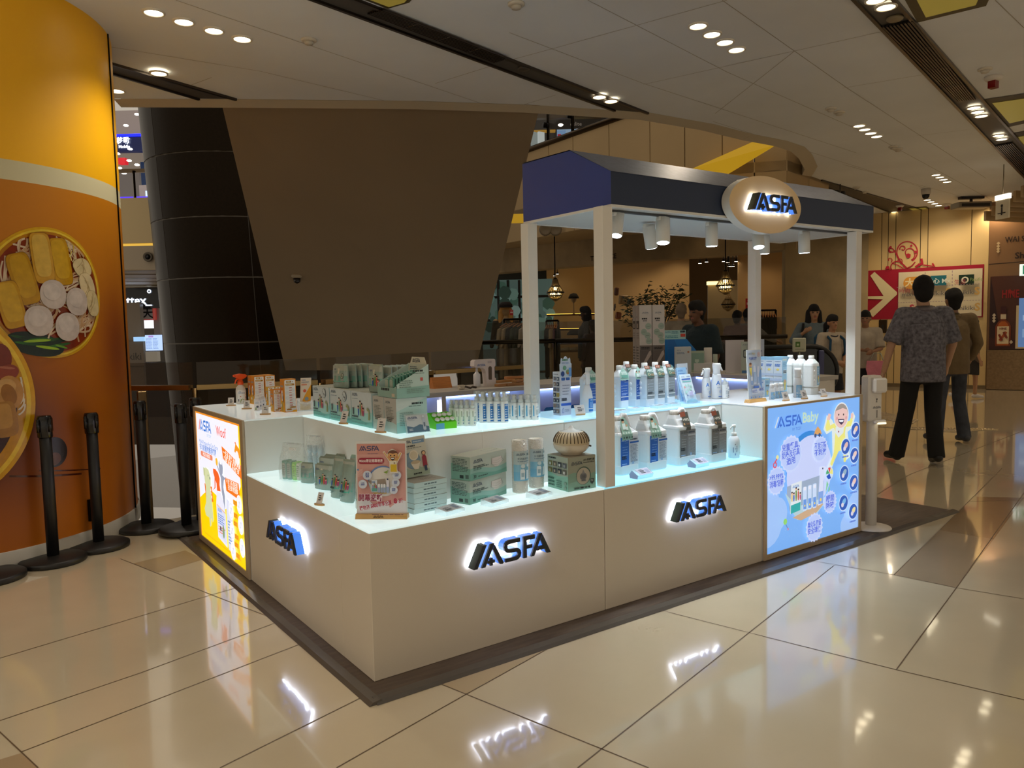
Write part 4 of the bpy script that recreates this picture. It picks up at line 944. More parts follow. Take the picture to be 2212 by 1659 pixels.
# ---- backlit logos
def logo3d(o, U, h, label, dep=.045, gap=.014):
 r = thing('backlit_logo', label, 'sign', o); U = Vector(U); Z = Vector((0, 0, 1)); Nn = U.cross(Z)
 for i, gph in enumerate(GLYPH):
  n = len(gph); tri = tessellate_polygon([[Vector((x, y, 0)) for x, y in gph]])
  def P(k, grow=0):
   cx = sum(p[0] for p in gph) / n; cy = sum(p[1] for p in gph) / n
   return [U * (x * h) + Z * (y * h) + Nn * k for x, y in gph]
  m = MB(); a, b, c = P(gap), P(gap + dep * .8), P(gap + dep)
  side = '283a30' if i == 0 else '4a86ec'
  m.add(c, tri, '1c2026', 'satin'); V = b + c; m.add(V, [(j, (j + 1) % n, (j + 1) % n + n, j + n) for j in range(n)], '22262c', 'satin')
  V = a + b; m.add(V, [(j, (j + 1) % n, (j + 1) % n + n, j + n) for j in range(n)], side, 'satin' if i == 0 else 'em0.9')
  o_ = m.obj('plus_sign' if i == 3 else 'letter_stroke', r)
  m = MB(); V = P(.003) + P(gap); m.add(V, [(j, (j + 1) % n, (j + 1) % n + n, j + n) for j in range(n)] + [tuple(q_ + n for q_ in t_) for t_ in tri], 'dce6ff', 'em13'); m.obj('backlight', o_)
 return r
logo3d((.420, 0, .372), (1, 0, 0), .0905, 'largest glowing logo in black letters on the front of the low cabinet nearest the camera')
logo3d((1.598, 0, .368), (1, 0, 0), .0865, 'glowing logo on the front of the low cabinet under the big white jugs')
logo3d((0, 1.035, .360), (0, -1, 0), .0905, 'glowing logo on the left side of the low cabinet, seen at a slant')
# ---- canopy
cp = thing('kiosk_canopy', 'dark blue canopy roof of the kiosk on white posts', 'canopy')
cx0, cx1, cy1 = 1.242, 3.4428, .668
prof = [(0, 1.884), (0, 2.031), (.2823, 2.176), (cy1, 2.182), (cy1, 1.884)]
m = MB(); m.prism(prof, cx0, cx1, '2a4494', 'satin', 0, '24324e', 'satin')
m.obj('roof_shell', cp)
m = MB(); m.add([(cx0 - .004, -.004, 2.031), (cx1 + .004, -.004, 2.031), (cx1 + .004, .2823, 2.179), (cx0 - .004, .2823, 2.179)], [(0, 1, 2, 3)], '8a92a8', 'brushed')
m.add([(cx0 - .004, .2823, 2.179), (cx1 + .004, .2823, 2.179), (cx1 + .004, cy1, 2.186), (cx0 - .004, cy1, 2.186)], [(0, 1, 2, 3)], '8a92a8', 'brushed'); m.obj('roof_sheet', cp)
m = MB(); m.box(cx0 + .012, cx1 - .012, .012, cy1 - .012, 1.876, 1.884, 'd8d8d4', 'satin')
m.box(cx0, cx1, 0, .012, 1.872, 1.884, 'e8e8e4', 'satin'); m.box(cx0, cx1, cy1 - .012, cy1, 1.872, 1.884, 'e8e8e4', 'satin'); m.box(cx0, cx0 + .012, .012, cy1 - .012, 1.872, 1.884, 'e8e8e4', 'satin'); m.box(cx1 - .012, cx1, .012, cy1 - .012, 1.872, 1.884, 'e8e8e4', 'satin'); m.obj('soffit', cp)
for y in (.09,):
 m = MB(); m.box(cx0 + .05, cx1 - .05, y - .012, y + .012, 1.866, 1.876, '4a4c50', 'satin'); m.obj('light_track', cp)
PW = .062
for x, y, z0 in ((1.184, -.004, HL), (1.222, .606, HT), (3.262, .004, HT), (3.10, .612, HT)):
 m = MB(); m.rbox(x, x + PW, y, y + PW, z0, 1.873, 'ebe7e0', 'satin', .002); m.obj('post', cp)
def track(px_, py_, y, tilt, az, sz, label):
 p = bpY(px_, py_, y); p.z = 1.866
 r = thing('track_spotlight', label, 'spotlight', p)
 m = MB(); m.rbox(-.035, .035, -.012, .012, -.018, 0, 'dcdcd8', 'satin', .002); m.tube([(0, 0, -.018), (0, 0, -.04)], .006, 'dcdcd8', 'satin', 6); m.obj('adapter', r)
 d = Vector((math.sin(tilt) * math.cos(az), math.sin(tilt) * math.sin(az), -math.cos(tilt))); a = Vector((0, 0, -.036))
 m = MB(); m.tube([a - d * .03, a - d * .028, a + d * .078 * sz, a + d * .08 * sz], [.024 * sz, .029 * sz, .029 * sz, .027 * sz], 'dcdcd8', 'satin', 18); m.obj('lamp_head', r)
 m = MB(); e = a + d * .0805 * sz; m.tube([e, e + d * .001], [.025 * sz, .024 * sz], 'e8f4ff', 'em12', 16); m.obj('lens', r)
 spot('kiosk_beam', p + e + d * .02, 19, (.82, .92, 1.0), 78, .6, .02, d)
track(1334, 466, .09, .35, -2.6, 1, 'track spotlight half hidden behind the front kiosk post')
track(1402, 470, .32, .30, .3, 1.15, 'tilted track spotlight with a visible arm under the canopy')
track(1432, 468, .09, .22, -2.4, 1.2, 'large track spotlight right beside the tilted one with an arm')
track(1537, 474, .12, .02, 0, 1.1, 'track spotlight pointing straight down left of the oval sign')
track(1636, 482, .10, .34, -2.2, 1.1, 'track spotlight leaning left below the oval sign')
track(1652, 488, .34, .02, 0, 1.0, 'short track spotlight straight behind the oval sign')
track(1737, 489, .12, .05, 0, 1.15, 'track spotlight right of the oval sign near the far post')
ov = thing('oval_sign', 'oval cream sign with a glowing logo on the canopy front', 'sign', (2.302, -.006, 1.950))
m = MB(); E2 = [(.303 * math.cos(2 * PI * k / 64), .148 * math.sin(2 * PI * k / 64)) for k in range(64)]
m.prism(E2, -.05, 0, 'ecca92', 'laminate', 1, 'd8d4cc', 'satin', True); m.obj('panel', ov)
logo3d((2.302 - .182, -.0565, 1.950 - .040), (1, 0, 0), .0865, 'glowing logo in black letters on the oval sign', .04, .012)
# ---- backlit posters
lp = thing('backlit_poster', 'blue backlit baby poster with a cartoon child and white bubbles', 'poster', (0, 0, 0))
px0, px1, pz0, pz1 = 2.378, 3.300, .045, .862
m = MB()
for b in ((XB + .002, px0, -.012, .0, .014, .875), (px1, XC, -.012, .0, .014, .875), (px0, px1, -.012, .0, .014, pz0), (px0, px1, -.012, .0, pz1, .875)): m.rbox(*b, 'c0aa8a', 'satin', .001)
m.obj('frame', lp)
m = MB(); m.box(px0, px1, -.006, 0, pz0, pz1, '7ab0f4', 'em0.92')
W_, H_ = px1 - px0, pz1 - pz0
A = Art(m, (px0, -.0062, pz0), (1, 0, 0), (0, 0, 1), 'em0.92', .00008, W_, H_)
for u, v, r in [(.0, .22, .18), (.1, .26, .12), (.03, .38, .1), (1.0, .08, .2), (.86, .04, .08), (.97, .22, .07)]: A.poly([(max(0, min(1, u + r * H_ / W_ * math.cos(k * PI / 9))), max(0, min(1, v + r * math.sin(k * PI / 9)))) for k in range(18)], '9ec2f8')
RR = random.Random(4)
for i in range(70): A.disk(RR.uniform(.02, .98), RR.uniform(.03, .98), .0022, 'b4d2fa', n=5)
A.logo(.065, .86, .073, '3468c8', 'c8d8e8'); A.text('Baby', .35, .87, .072, 'bcd8c8', bold=.03, maxw=.19); A.text('BY TCEF', .245, .825, .02, '4a78c8')
A.disk(.42, .54, .265, '2e86d8', n=40); A.disk(.44, .51, .262, 'c4d0fa', n=40); A.disk(.42, .50, .262, 'c4d0fa', n=40)
A.poly([(.2, .40), (.58, .44), (.58, .3), (.22, .26)], '8ea8c0'); A.poly([(.19, .44), (.56, .47), (.56, .35), (.19, .35)], '98aac4'); A.poly([(.17, .40), (.24, .26), (.30, .185), (.52, .2), (.6, .26), (.6, .3), (.3, .28)], 'b0ccd8'); A.poly([(.25, .21), (.34, .175), (.5, .2), (.58, .25), (.56, .27)], 'c8a888')
A.poly([(.225, .24), (.335, .255), (.345, .46), (.235, .45)], 'dbe4ec'); A.poly([(.23, .24), (.33, .252), (.333, .31), (.232, .30)], '30a8a8'); A.family(.285, .325, .1, 5); A.logo(.245, .42, .018, '4a78b8')
for i in range(3): x = .355 + i * .052; A.rrect(x, .24, x + .04, .41 + i * .004, .01, 'c8daf8'); A.rect(x + .004, .25, x + .036, .32, '6a98e0'); A.rect(x + .008, .385, x + .03, .41, 'e4e8f8'); A.disk(x + .02, .275, .008, 'e8d078', n=8)
A.poly([(.515, .25), (.575, .26), (.572, .42), (.6, .52), (.575, .53), (.535, .53), (.53, .42)], 'd4dcf8'); A.rect(.52, .26, .572, .35, '80a4e4'); A.disk(.565, .515, .007, '101c50', n=8); A.disk(.545, .29, .012, 'e8d078', n=8)
for a_, b_ in (((.6, .33), (.61, .42)), ((.62, .32), (.64, .38))): A.poly([a_, b_, (a_[0] + .03, b_[1] - .03)], '80c8a0')
def cloud(u, v, r, lines, hh=.033, c='a4c0f4', rot=0):
 q_ = H_ / W_
 A.poly([(u + (r + (.012 if k % 2 else 0)) * q_ * math.cos(k * PI / 18), v + (r * 1.02 + (.012 if k % 2 else 0)) * math.sin(k * PI / 18)) for k in range(36)], 'c6d4fc'); A.disk(u, v, r * .95, 'b8cafa', n=30)
 for i, ln in enumerate(lines): A.text(ln, u, v + hh * 1.35 * (len(lines) / 2 - i) - hh * 1.1, hh, '5068d8', 'c', .02, rot, r * 1.7 * q_)
cloud(.225, .665, .12, ['兒童餐具、', '奶嘴及玩具', '適用'], .038, rot=4); cloud(.535, .66, .085, ['不含酒精', '不刺激'], .036); cloud(.08, .50, .09, ['>99.999%', '消毒殺菌'], .036); cloud(.648, .255, .075, ['瞬間', '除味'], .038); cloud(.475, .10, .095, ['無化學殘留', '安全環保'], .034)
q_ = H_ / W_
def pl(pts, c): A.poly(pts, c)
pl([(.60, .90), (.565, .80), (.60, .76), (.66, .78), (.67, .60), (.62, .52), (.66, .50), (.73, .62), (.80, .62), (.83, .54), (.87, .56), (.86, .66), (.84, .75), (.90, .78), (.93, .86), (.90, .90), (.87, .83), (.80, .80), (.69, .82), (.66, .86)], 'dce8e4')
pl([(.605, .865), (.585, .81), (.60, .78), (.68, .80), (.70, .77), (.685, .62), (.645, .535), (.665, .52), (.74, .62), (.79, .62), (.80, .53), (.825, .53), (.835, .64), (.81, .74), (.82, .79), (.88, .79), (.90, .83), (.885, .865), (.86, .83), (.80, .835), (.70, .835), (.64, .82), (.625, .87)], 'e8e480')
pl([(.60, .865), (.62, .91), (.65, .90), (.635, .86)], 'e8c0b8'); pl([(.875, .86), (.88, .89), (.91, .88), (.90, .84)], 'e8c0b8')
pl([(.70, .76), (.735, .72), (.79, .75), (.80, .80), (.70, .80)], 'dce4e8')
A.disk(.765, .88, .098, 'dce8f0', n=28); A.disk(.765, .88, .09, 'e4c0bc', n=28)
pl([(.765 + .088 * q_ * math.cos(t_ * PI / 10), .88 + .088 * math.sin(t_ * PI / 10)) for t_ in range(0, 11)] + [(.70, .92), (.78, .935), (.83, .92)], '98908c')
A.disk(.735, .89, .008, '302830', n=8); A.disk(.79, .886, .008, '302830', n=8); A.disk(.715, .865, .013, 'd8a0a4', n=8); A.disk(.82, .86, .013, 'd8a0a4', n=8)
pl([(.725, .858), (.80, .852), (.79, .825), (.765, .812), (.738, .83)], '3a2c50'); pl([(.735, .85), (.792, .846), (.783, .832), (.745, .836)], 'f0f4ff'); A.disk(.735, .765, .008, 'a03040', n=6)
A.disk(.635, .47, .05, 'c8dcf4', n=24); A.poly([(.635, .47)] + [(.635 + .044 * q_ * math.cos(k), .47 + .044 * math.sin(k)) for k in (1.2, 1.6, 2.0)], 'e04848'); A.poly([(.635, .47)] + [(.635 + .044 * q_ * math.cos(k), .47 + .044 * math.sin(k)) for k in (-.3, .4, 1.0)], 'e8e080'); A.poly([(.635, .47)] + [(.635 + .044 * q_ * math.cos(k), .47 + .044 * math.sin(k)) for k in (3.6, 4.4, 5.2)], '1c50c0'); A.poly([(.635, .47)] + [(.635 + .044 * q_ * math.cos(k), .47 + .044 * math.sin(k)) for k in (2.3, 2.8, 3.2)], '48a870')
pl([(.47, .80), (.50, .83), (.53, .80), (.545, .77), (.46, .77)], 'd8a060'); A.disk(.475, .765, .015, '385080', n=8); A.disk(.52, .765, .015, '385080', n=8)
A.disk(.06, .61, .022, 'd8506c', n=14); A.disk(.06, .61, .012, '7ab0f4', n=12); A.disk(.083, .66, .016, 'e0e0a0', n=10); A.line([(.06, .63), (.08, .65)], .012, 'd8506c')
A.disk(.165, .2, .022, '90d070', n=12); A.line([(.17, .18), (.19, .15)], .008, '6888c0'); A.disk(.193, .143, .009, 'd88098', n=8)
for u, v, c1 in [(.93, .755, 'e8c0a8'), (.815, .645, 'e0b8b0'), (.92, .565, 'e8c8c0'), (.80, .445, '90b0c8'), (.915, .36, 'e8c4bc'), (.795, .225, '78b4e8'), (.91, .14, 'e8d8a0')]:
 A.disk(u, v, .062, 'c8dcfc', n=26, ry=.064); A.disk(u, v, .056, '2c5cb8', n=26); A.disk(u + .005, v + .008, .03, c1, n=12, ry=.02, rot=40); A.disk(u - .012, v - .014, .018, 'd8d4e4', n=10); A.fine(u - .04, v - .082, u + .04, v - .068, 1, '5878d0', .8)
m.obj('lit_print', lp)
lw = thing('backlit_poster', 'yellow and white backlit pet spray poster with a cartoon dog and cat', 'poster', (0, 0, 0))
y0_, y1_, z0_, z1_ = YD + .055, YE - .045, .05, .85
m = MB()
for b in ((-.012, 0, YD + .002, y0_, .014, .875), (-.012, 0, y1_, YE, .014, .875), (-.012, 0, y0_, y1_, .014, z0_), (-.012, 0, y0_, y1_, z1_, .875)): m.rbox(*b, 'b8a488', 'satin', .001)
m.obj('frame', lw)
W_, H_ = y1_ - y0_, z1_ - z0_; EM = 'em1.0'
m = MB(); m.box(-.006, 0, y0_, y1_, z0_, z1_, 'f0f0fc', EM)
A = Art(m, (-.0062, y1_, z0_), (0, -1, 0), (0, 0, 1), EM, .00008, W_, H_); q_ = H_ / W_
YL = 'ffd400'; OR = 'f07820'
A.poly([(0, 0), (1, 0), (1, .42), (.78, .40), (.58, .33), (.45, .40), (.30, .42), (.12, .36), (0, .30)], YL); A.poly([(.955, 1), (1, 1), (1, .3), (.955, .3)], YL); A.poly([(.80, .40), (1, .62), (1, .3), (.8, .3)], YL)
A.rect(0, .985, 1, 1, 'f09020'); A.rect(0, .0, .012, 1, 'f0a030'); A.line([(.05, .30), (.05, .06), (.10, .04), (.9, .04)], .004, 'f09020')
A.logo(.07, .86, .085, '3878d0', 'e05040'); A.text('Woof', .49, .865, .075, 'e8503c', bold=.01); A.text('BY TCEF', .27, .825, .022, '88a8d8')
A.text('Multi-Purpose Pet-Care Spray', .07, .755, .032, '5a84c8', maxw=.50); A.text('多功能寵物護理噴霧', .07, .705, .04, '4a7cc8', maxw=.40, bold=.01)
A.rrect(.09, .655, .38, .695, .018, 'e88868'); A.text('獸醫及化驗認證', .235, .664, .022, 'ffe8e0', 'c', .02, maxw=.25)
for u, v in ((.45, .68), (.08, .63)): A.disk(u, v, .008, 'e8c060', n=6)
A.poly([(.60, .80), (.98, .72), (1, .72), (1, .62), (.62, .71)], OR); A.text('一支過 清潔 消臭 除菌', .63, .745, .035, 'fff4e8', bold=.02, rot=-9, maxw=.34); A.text('口腔 皮膚 耳朵護理', .64, .70, .032, 'fff4e8', bold=.02, rot=-9, maxw=.3)
A.poly([(.64, .58), (.92, .585), (.94, .47), (.66, .485)], OR); A.text('不含 酒精 蛋白質', .67, .545, .03, 'fff4e8', bold=.02, maxw=.23); A.text('抗生素 類固醇', .70, .505, .03, 'fff4e8', bold=.02, maxw=.2)
A.poly([(.15, .445), (.33, .45), (.35, .335), (.17, .325)], OR); A.text('中和氣味', .18, .40, .03, 'fff4e8', bold=.02, maxw=.14); A.text('去除污漬', .19, .36, .03, 'fff4e8', bold=.02, maxw=.14)
A.poly([(.16, .55), (.20, .58), (.27, .57), (.31, .52), (.31, .47), (.29, .42), (.32, .32), (.33, .2), (.31, .17), (.28, .2), (.27, .14), (.24, .12), (.23, .19), (.15, .19), (.12, .24), (.17, .30), (.18, .42), (.16, .48)], 'd2d8a8'); A.poly([(.14, .57), (.18, .57), (.18, .50), (.14, .51)], 'c4ca98'); A.disk(.255, .525, .008, '405060', n=8); A.disk(.295, .51, .012, '506070', n=8)
A.disk(.19, .16, .008, 'fff', n=4) if 0 else None
A.poly([(.52, .66), (.535, .685), (.55, .66), (.585, .66), (.60, .675), (.61, .64), (.60, .60), (.585, .585), (.62, .58), (.66, .57), (.67, .585), (.62, .555), (.60, .5), (.625, .44), (.62, .36), (.60, .30), (.575, .32), (.58, .40), (.56, .46), (.555, .56), (.525, .61), (.48, .66), (.485, .63), (.535, .58)], '98a0b4')
A.disk(.478, .665, .03, 'f0b840', n=12)
A.poly([(.87, .80), (.98, .76), (.99, .82), (.90, .86)], 'f09828'); A.poly([(.88, .86), (.9, .87), (.92, .85)], OR); A.disk(.92, .76, .045, 'f4f0f4', ry=.05, n=14)
A.poly([(.385, .60), (.44, .605), (.50, .585), (.53, .55), (.52, .50), (.535, .455), (.455, .445), (.45, .50), (.43, .52), (.42, .46), (.36, .43), (.40, .46), (.41, .54), (.385, .57)], 'f06428')
A.poly([(.45, .445), (.54, .445), (.60, .37), (.62, .30), (.63, .06), (.43, .09), (.42, .34)], 'e8e8f8'); A.poly([(.43, .34), (.62, .31), (.63, .08), (.44, .11)], 'd8dcf4'); A.line([(.43, .34), (.62, .31)], .006, 'f0a040'); A.logo(.45, .295, .025, '4878c8'); A.fine(.45, .2, .6, .28, 5, '5a80c8'); A.fine(.45, .13, .6, .19, 3, 'e88060')
A.disk(.56, .16, .03, '88a078', ry=.05, n=10); A.disk(.50, .17, .02, '404858', n=8)
A.poly([(.665, .43), (.72, .42), (.73, .36), (.77, .34), (.78, .04), (.66, .06), (.65, .36)], 'dce0f4'); A.fine(.67, .1, .76, .28, 8, '6a8cc8')
for u, v in [(.93, .44), (.76, .36), (.945, .30), (.765, .215), (.955, .145), (.77, .075)]:
 A.disk(u - .01, v, .062, 'f8f8fc', n=26, ry=.066); A.disk(u - .01, v, .053, 'c8cce4', n=26); A.disk(u - .01, v, .050, 'f4f4fc', n=26); A.disk(u - .012, v, .025, 'aab4d0', n=12, ry=.018, rot=50); A.disk(u - .012, v, .018, 'eceef8', n=10)
for u, v in [(.86, .42), (.86, .33), (.85, .27), (.86, .18), (.85, .12), (.87, .05)]: A.rect(u - .05, v, u + .03, v + .035, 'f0a020'); A.fine(u - .04, v + .004, u + .02, v + .03, 2, 'd08010')
m.obj('lit_print', lw)
# ---------------------------------------------------------------- goods on the kiosk
def faces(m, w, d, h, mt='paper', z=0):
 return {'F': Art(m, (-w / 2, -d / 2, z), (1, 0, 0), (0, 0, 1), mt, .0002, w, h), 'L': Art(m, (-w / 2, d / 2, z), (0, -1, 0), (0, 0, 1), mt, .0002, d, h),
   'R': Art(m, (w / 2, -d / 2, z), (0, 1, 0), (0, 0, 1), mt, .0002, d, h), 'T': Art(m, (-w / 2, -d / 2, z + h), (1, 0, 0), (0, 1, 0), mt, .0002, w, d),
   'B': Art(m, (w / 2, d / 2, z), (-1, 0, 0), (0, 0, 1), mt, .0002, w, h)}
def carton(name, label, w, d, h, col, art, loc, rz=0, cat='box', group=None):
 m = MB(); m.rbox(-w / 2, w / 2, -d / 2, d / 2, 0, h, col, 'paper', .0012)
 art(faces(m, w, d, h)); r = tag(m.obj(name, None, loc, rz), label, cat, group); return r
def on(x, y, z, dx=0, dy=0):
 p = G(x, y, z)
 if dx == 0 and dy > 0: v = (p - CP) * Vector((1, 1, 0)); p = p + v.normalized() * dy; return Vector((p.x, p.y, z))
 return Vector((p.x + dx, p.y + dy, z))
def price_card(px_, py_, z, label, rz=0, lines=3, w=.036, h=.05, group=None):
 r = thing('price_card', label, 'price card', on(px_, py_, z, 0, .006), rz)
 m = MB(); n = [(.030 * math.cos(k * PI / 8), .012 * math.sin(k * PI / 8)) for k in range(16)]
 m.prism(n, 0, .007, 'c89c64', 'wood'); m.obj('wooden_base', r)
 m = MB(); t = .35; V = Vector((0, math.sin(t), math.cos(t))); o = Vector((-w / 2, -.004, .005)); th = Vector((0, .0015, -.0006))
 m.loft([[o, o + Vector((w, 0, 0)), o + Vector((w, 0, 0)) + th, o + th], [o + V * h, o + V * h + Vector((w, 0, 0)), o + V * h + Vector((w, 0, 0)) + th, o + V * h + th]], 'e2dcd8', 'paper', False)
 A = Art(m, o, (1, 0, 0), V, 'paper', .0002, w, h); A.logo(.08, .88, .05, '7a8aa8')
 for k in range(lines): A.fine(.28, .66 - k * .17, .7, .76 - k * .17, 1, '202428', .9, .3)
 A.fine(.62, .38, .9, .6, 3, '6a7078'); m.obj('card', r); return r
def wedge(px_, py_, z, label, rz=0, w=.11, d=.065, h=.024, flat=False):   # clear acrylic block with a printed slip
 r = thing('acrylic_price_block', label, 'price block', on(px_, py_, z, 0, .01), rz)
 m = MB(); pr = [(-d / 2, 0), (d / 2, 0), (d / 2, h), (-d / 2, h * .55)] if not flat else [(-d / 2, 0), (d / 2, 0), (d / 2, h), (-d / 2, h)]
 m.prism(pr, -w / 2, w / 2, 'e8f0f4', 'acrylic', 0); m.obj('block', r)
 m = MB(); o = Vector((-w * .44, pr[3][0], pr[3][1] + .0006)); V = Vector((0, pr[2][0] - pr[3][0], pr[2][1] - pr[3][1])); L = V.length
 A = Art(m, o, (1, 0, 0), V, 'paper', .0004, w * .88, L); A.rect(0, .06, 1, .94, 'd4d8dc'); A.text('ASFA', .12, .5, .16, '303848'); A.fine(.12, .2, .5, .42, 2, '303840', .7); A.rect(.66, .2, .92, .8, '98a8bc'); m.obj('printed_slip', r); return r
def bottle(name, label, loc, prof, col, art=None, cap=None, rz=0, group=None, cat='bottle', sy=1, m0='satin', n=24, capname='cap'):
 r = thing(name, label, cat, loc, rz, group)
 m = MB(); m.lathe(prof, col, m0, n, sy=sy)
 if art:
  def mk(rad, z0, z1, span):
   def fn(u, v, h): a = -PI / 2 + (u - .5) * span; return Vector(((rad + h) * math.cos(a), (rad + h) * sy * math.sin(a), z0 + (z1 - z0) * v))
   A = Art(m, (0, 0, 0), (1, 0, 0), (0, 0, 1), 'paper', .0003, rad * span, z1 - z0, fn); return A
  art(mk)
 m.obj('body', r)
 if cap:
  m = MB(); cap(m); m.obj(capname, r)
 return r
def lab(A, u0, v0, u1, v1, c, nx=8):
 for i in range(nx):
  a, b = u0 + (u1 - u0) * i / nx, u0 + (u1 - u0) * (i + 1) / nx
  A.mb.add([A.P(a, v0), A.P(b, v0), A.P(b, v1), A.P(a, v1)], [(0, 1, 2, 3)], c, A.m, True)
 A.up()
def pet_box(loc, label, w=.066, d=.062, h=.182, group=None, rz=0, orange='e08a10'):
 def art(F):
  A = F['F']; A.rect(0, 0, 1, 1, orange); A.rrect(.06, .02, .95, .97, .03, 'f0ece8'); A.rrect(.2, .89, .62, .95, .025, 'b07828'); A.fine(.26, .9, .56, .94, 1, 'f0d8a0', .8); A.disk(.74, .915, .013, '8a5060', n=8)
  A.rrect(.14, .80, .88, .86, .028, 'b07828'); A.fine(.2, .81, .82, .85, 1, 'f0d8a0', .8)
  for k in range(8):
   y = .72 - k * .075; A.fine(.42, y, .66, y + .03, 1, 'c8706c', .9); u = .25 if k % 2 == 0 else .78
   A.disk(u, y + .015, .045, 'a8b4c8', n=14); A.disk(u, y + .015, .041, 'f0ece8', n=14); A.disk(u, y + .015, .016, 'b4bed0', ry=.01, n=8)
  A.rrect(.42, .125, .9, .17, .02, 'b07828'); A.rrect(.14, .06, .55, .11, .02, 'b07828'); A.poly([(.55, 0), (1, 0), (1, .06), (.7, .06)], 'f0a818')
  A = F['L']; A.rect(0, 0, 1, 1, orange); A.poly([(0, 0), (1, 0), (1, .38), (.5, .3), (0, .42)], 'eca818'); A.logo(.12, .88, .028, '8890b0', 'c88060'); A.rect(.1, .75, .9, .81, 'a89890'); A.fine(.15, .68, .8, .71, 1, 'd05830', .8)
  A.poly([(.3, .58), (.42, .66), (.6, .66), (.68, .55), (.6, .35), (.4, .33)], 'f0ecec'); A.fine(.4, .4, .62, .58, 5, '405090'); A.rect(.75, .3, .88, .5, '58585c'); A.rect(.4, .04, .55, .3, 'a8b070'); A.disk(.2, .62, .05, 'b04810', n=8); A.disk(.2, .2, .05, 'f0e8e0', n=8)
  F['T'].rect(0, 0, 1, 1, 'c88830')
 return carton('pet_spray_box', label, w, d, h, orange, art, loc, rz, 'box', group)
zt_ = HT
pb0 = on(549.5, 874, zt_); pb0 += Vector((.036, .031, 0))
pet_box(pb0, 'orange and white pet box, front of the tall pair behind the white bottles'); pet_box(pb0 + Vector((0, .066, 0)), 'orange pet product box right behind the front one of the tall pair')
pet_box(pb0 + Vector((.074, .012, 0)), 'orange and white pet box to the right of the tall pair'); pet_box(pb0 + Vector((.074, .078, 0)), 'tall orange pet box at the back right of the group, mostly its top showing')
p = on(615, 891, zt_); pet_box(p + Vector((.036, .031, 0)), 'largest orange and white pet box, at the right end of the tall left corner top', .070, .062, .19)
pet_box(p + Vector((-.012, .1, 0)), 'orange pet box half hidden behind the largest one', .05, .05, .13)
p = on(579, 879, zt_); pet_box(p + Vector((.024, .02, 0)), 'small yellow pet box in front of the tall boxes', .044, .042, .122, orange='d8a830'); pet_box(p + Vector((.070, .022, 0)), 'small yellow pet box behind the largest pet box', .04, .042, .122, orange='d8a830')
def trigger(m, col, z, s=1.0, face=-1, mt='satin'):   # trigger spray head, nozzle towards -x
 m.lathe([(.016 * s, z - .012), (.016 * s, z + .008), (.013 * s, z + .010), (.012 * s, z + .024)], col, mt, 16)
 pr = [(-.034 * s, z + .046 * s), (-.034 * s, z + .036 * s), (-.012 * s, z + .022 * s), (.012 * s, z + .020 * s), (.030 * s, z + .028 * s), (.038 * s, z + .038 * s), (.028 * s, z + .046 * s), (0, z + .051 * s)]
 if face > 0: pr = [(-x, y) for x, y in pr][::-1]
 m.prism(pr, -.010 * s, .010 * s, col, mt, 1)
 f = -face
 m.tube([(-f * .012 * s, 0, z + .026 * s), (-f * .026 * s, 0, z + .016 * s), (-f * .034 * s, 0, z - .004 * s)][::1], [.006 * s, .005 * s, .004 * s], col, mt, 8)
 m.tube([(-f * .034 * s, 0, z + .041 * s), (-f * .042 * s, 0, z + .041 * s)], .006 * s, col, mt, 8)
sb = bottle('spray_bottle', 'white pet spray bottle with a bright orange trigger head', on(518, 874, zt_, .02, .035), [(.026, 0), (.031, .003), (.031, .088), (.027, .108), (.014, .124), (.013, .134)], 'e6e2da', lambda mk: (lambda A: (lab(A, 0, .0, 1, 1, 'f0f0f0'), A.logo(.08, .85, .05, '5078b0', 'e06040'), A.fine(.08, .72, .8, .82, 2, '5078b0'), A.rect(.1, .62, .7, .66, 'e08040'), A.disk(.25, .5, .05, 'd08050', n=8), A.poly([(.2, .02), (.5, .02), (.55, .25), (.4, .32), (.26, .28)], '90a860'), A.rect(.06, .12, .12, .3, '404858'), A.disk(.7, .42, .06, 'c8788a', n=8), A.fine(.6, .1, .9, .3, 4, 'c08050')))(mk(.0316, .01, .092, 2.4)), lambda m: trigger(m, 'f05818', .138, 1.15), rz=.25, capname='trigger_head')
for i, (x, y) in enumerate([(556, 888), (562, 886), (568, 884)]):
 bottle('small_bottle', ['front', 'middle', 'back'][i] + ' one of three small white bottles beside the yellow pet boxes', on(x, y, zt_, .0, .02 + i * .012), [(.0155, 0), (.017, .002), (.017, .066), (.012, .074)], 'e8e8ec', lambda mk: (lambda A: (lab(A, 0, .05, 1, .9, 'f2f2f6'), A.fine(.1, .62, .6, .85, 3, '8898b0'), A.rect(.62, .1, .98, .85, 'b0c8e8'), A.poly([(.1, .08), (.3, .08), (.3, .3), (.18, .35)], '90a878'), A.disk(.42, .38, .1, '505868', n=8)))(mk(.0173, .0, .066, 2.6)), lambda m: m.lathe([(.012, .072), (.012, .094), (.001, .095)], 'e8e6e4', 'satin', 14), group='small white bottles by the yellow pet boxes')
price_card(499, 877, zt_, 'small price card nearest the orange trigger bottle, leftmost of three', -.5); price_card(533, 884, zt_, 'small price card in front of the tall orange boxes, middle of three', -.5); price_card(573, 896, zt_, 'small price card in front of the small yellow boxes, nearest of three', -.5, 2)
bh = thing('brochure_holder', 'clear acrylic brochure holder with a folded pet leaflet', 'brochure holder', on(660, 888, zt_, .01, .02), -.25)
m = MB(); m.box(-.045, .045, -.02, -.018, 0, .055, 'eef2f2', 'film'); m.box(-.045, -.043, -.02, .03, 0, .06, 'eef2f2', 'film'); m.box(.043, .045, -.02, .03, 0, .06, 'eef2f2', 'film'); m.box(-.045, .045, .028, .03, 0, .075, 'eef2f2', 'film'); m.box(-.045, .045, -.02, .03, 0, .002, 'eef2f2', 'film')
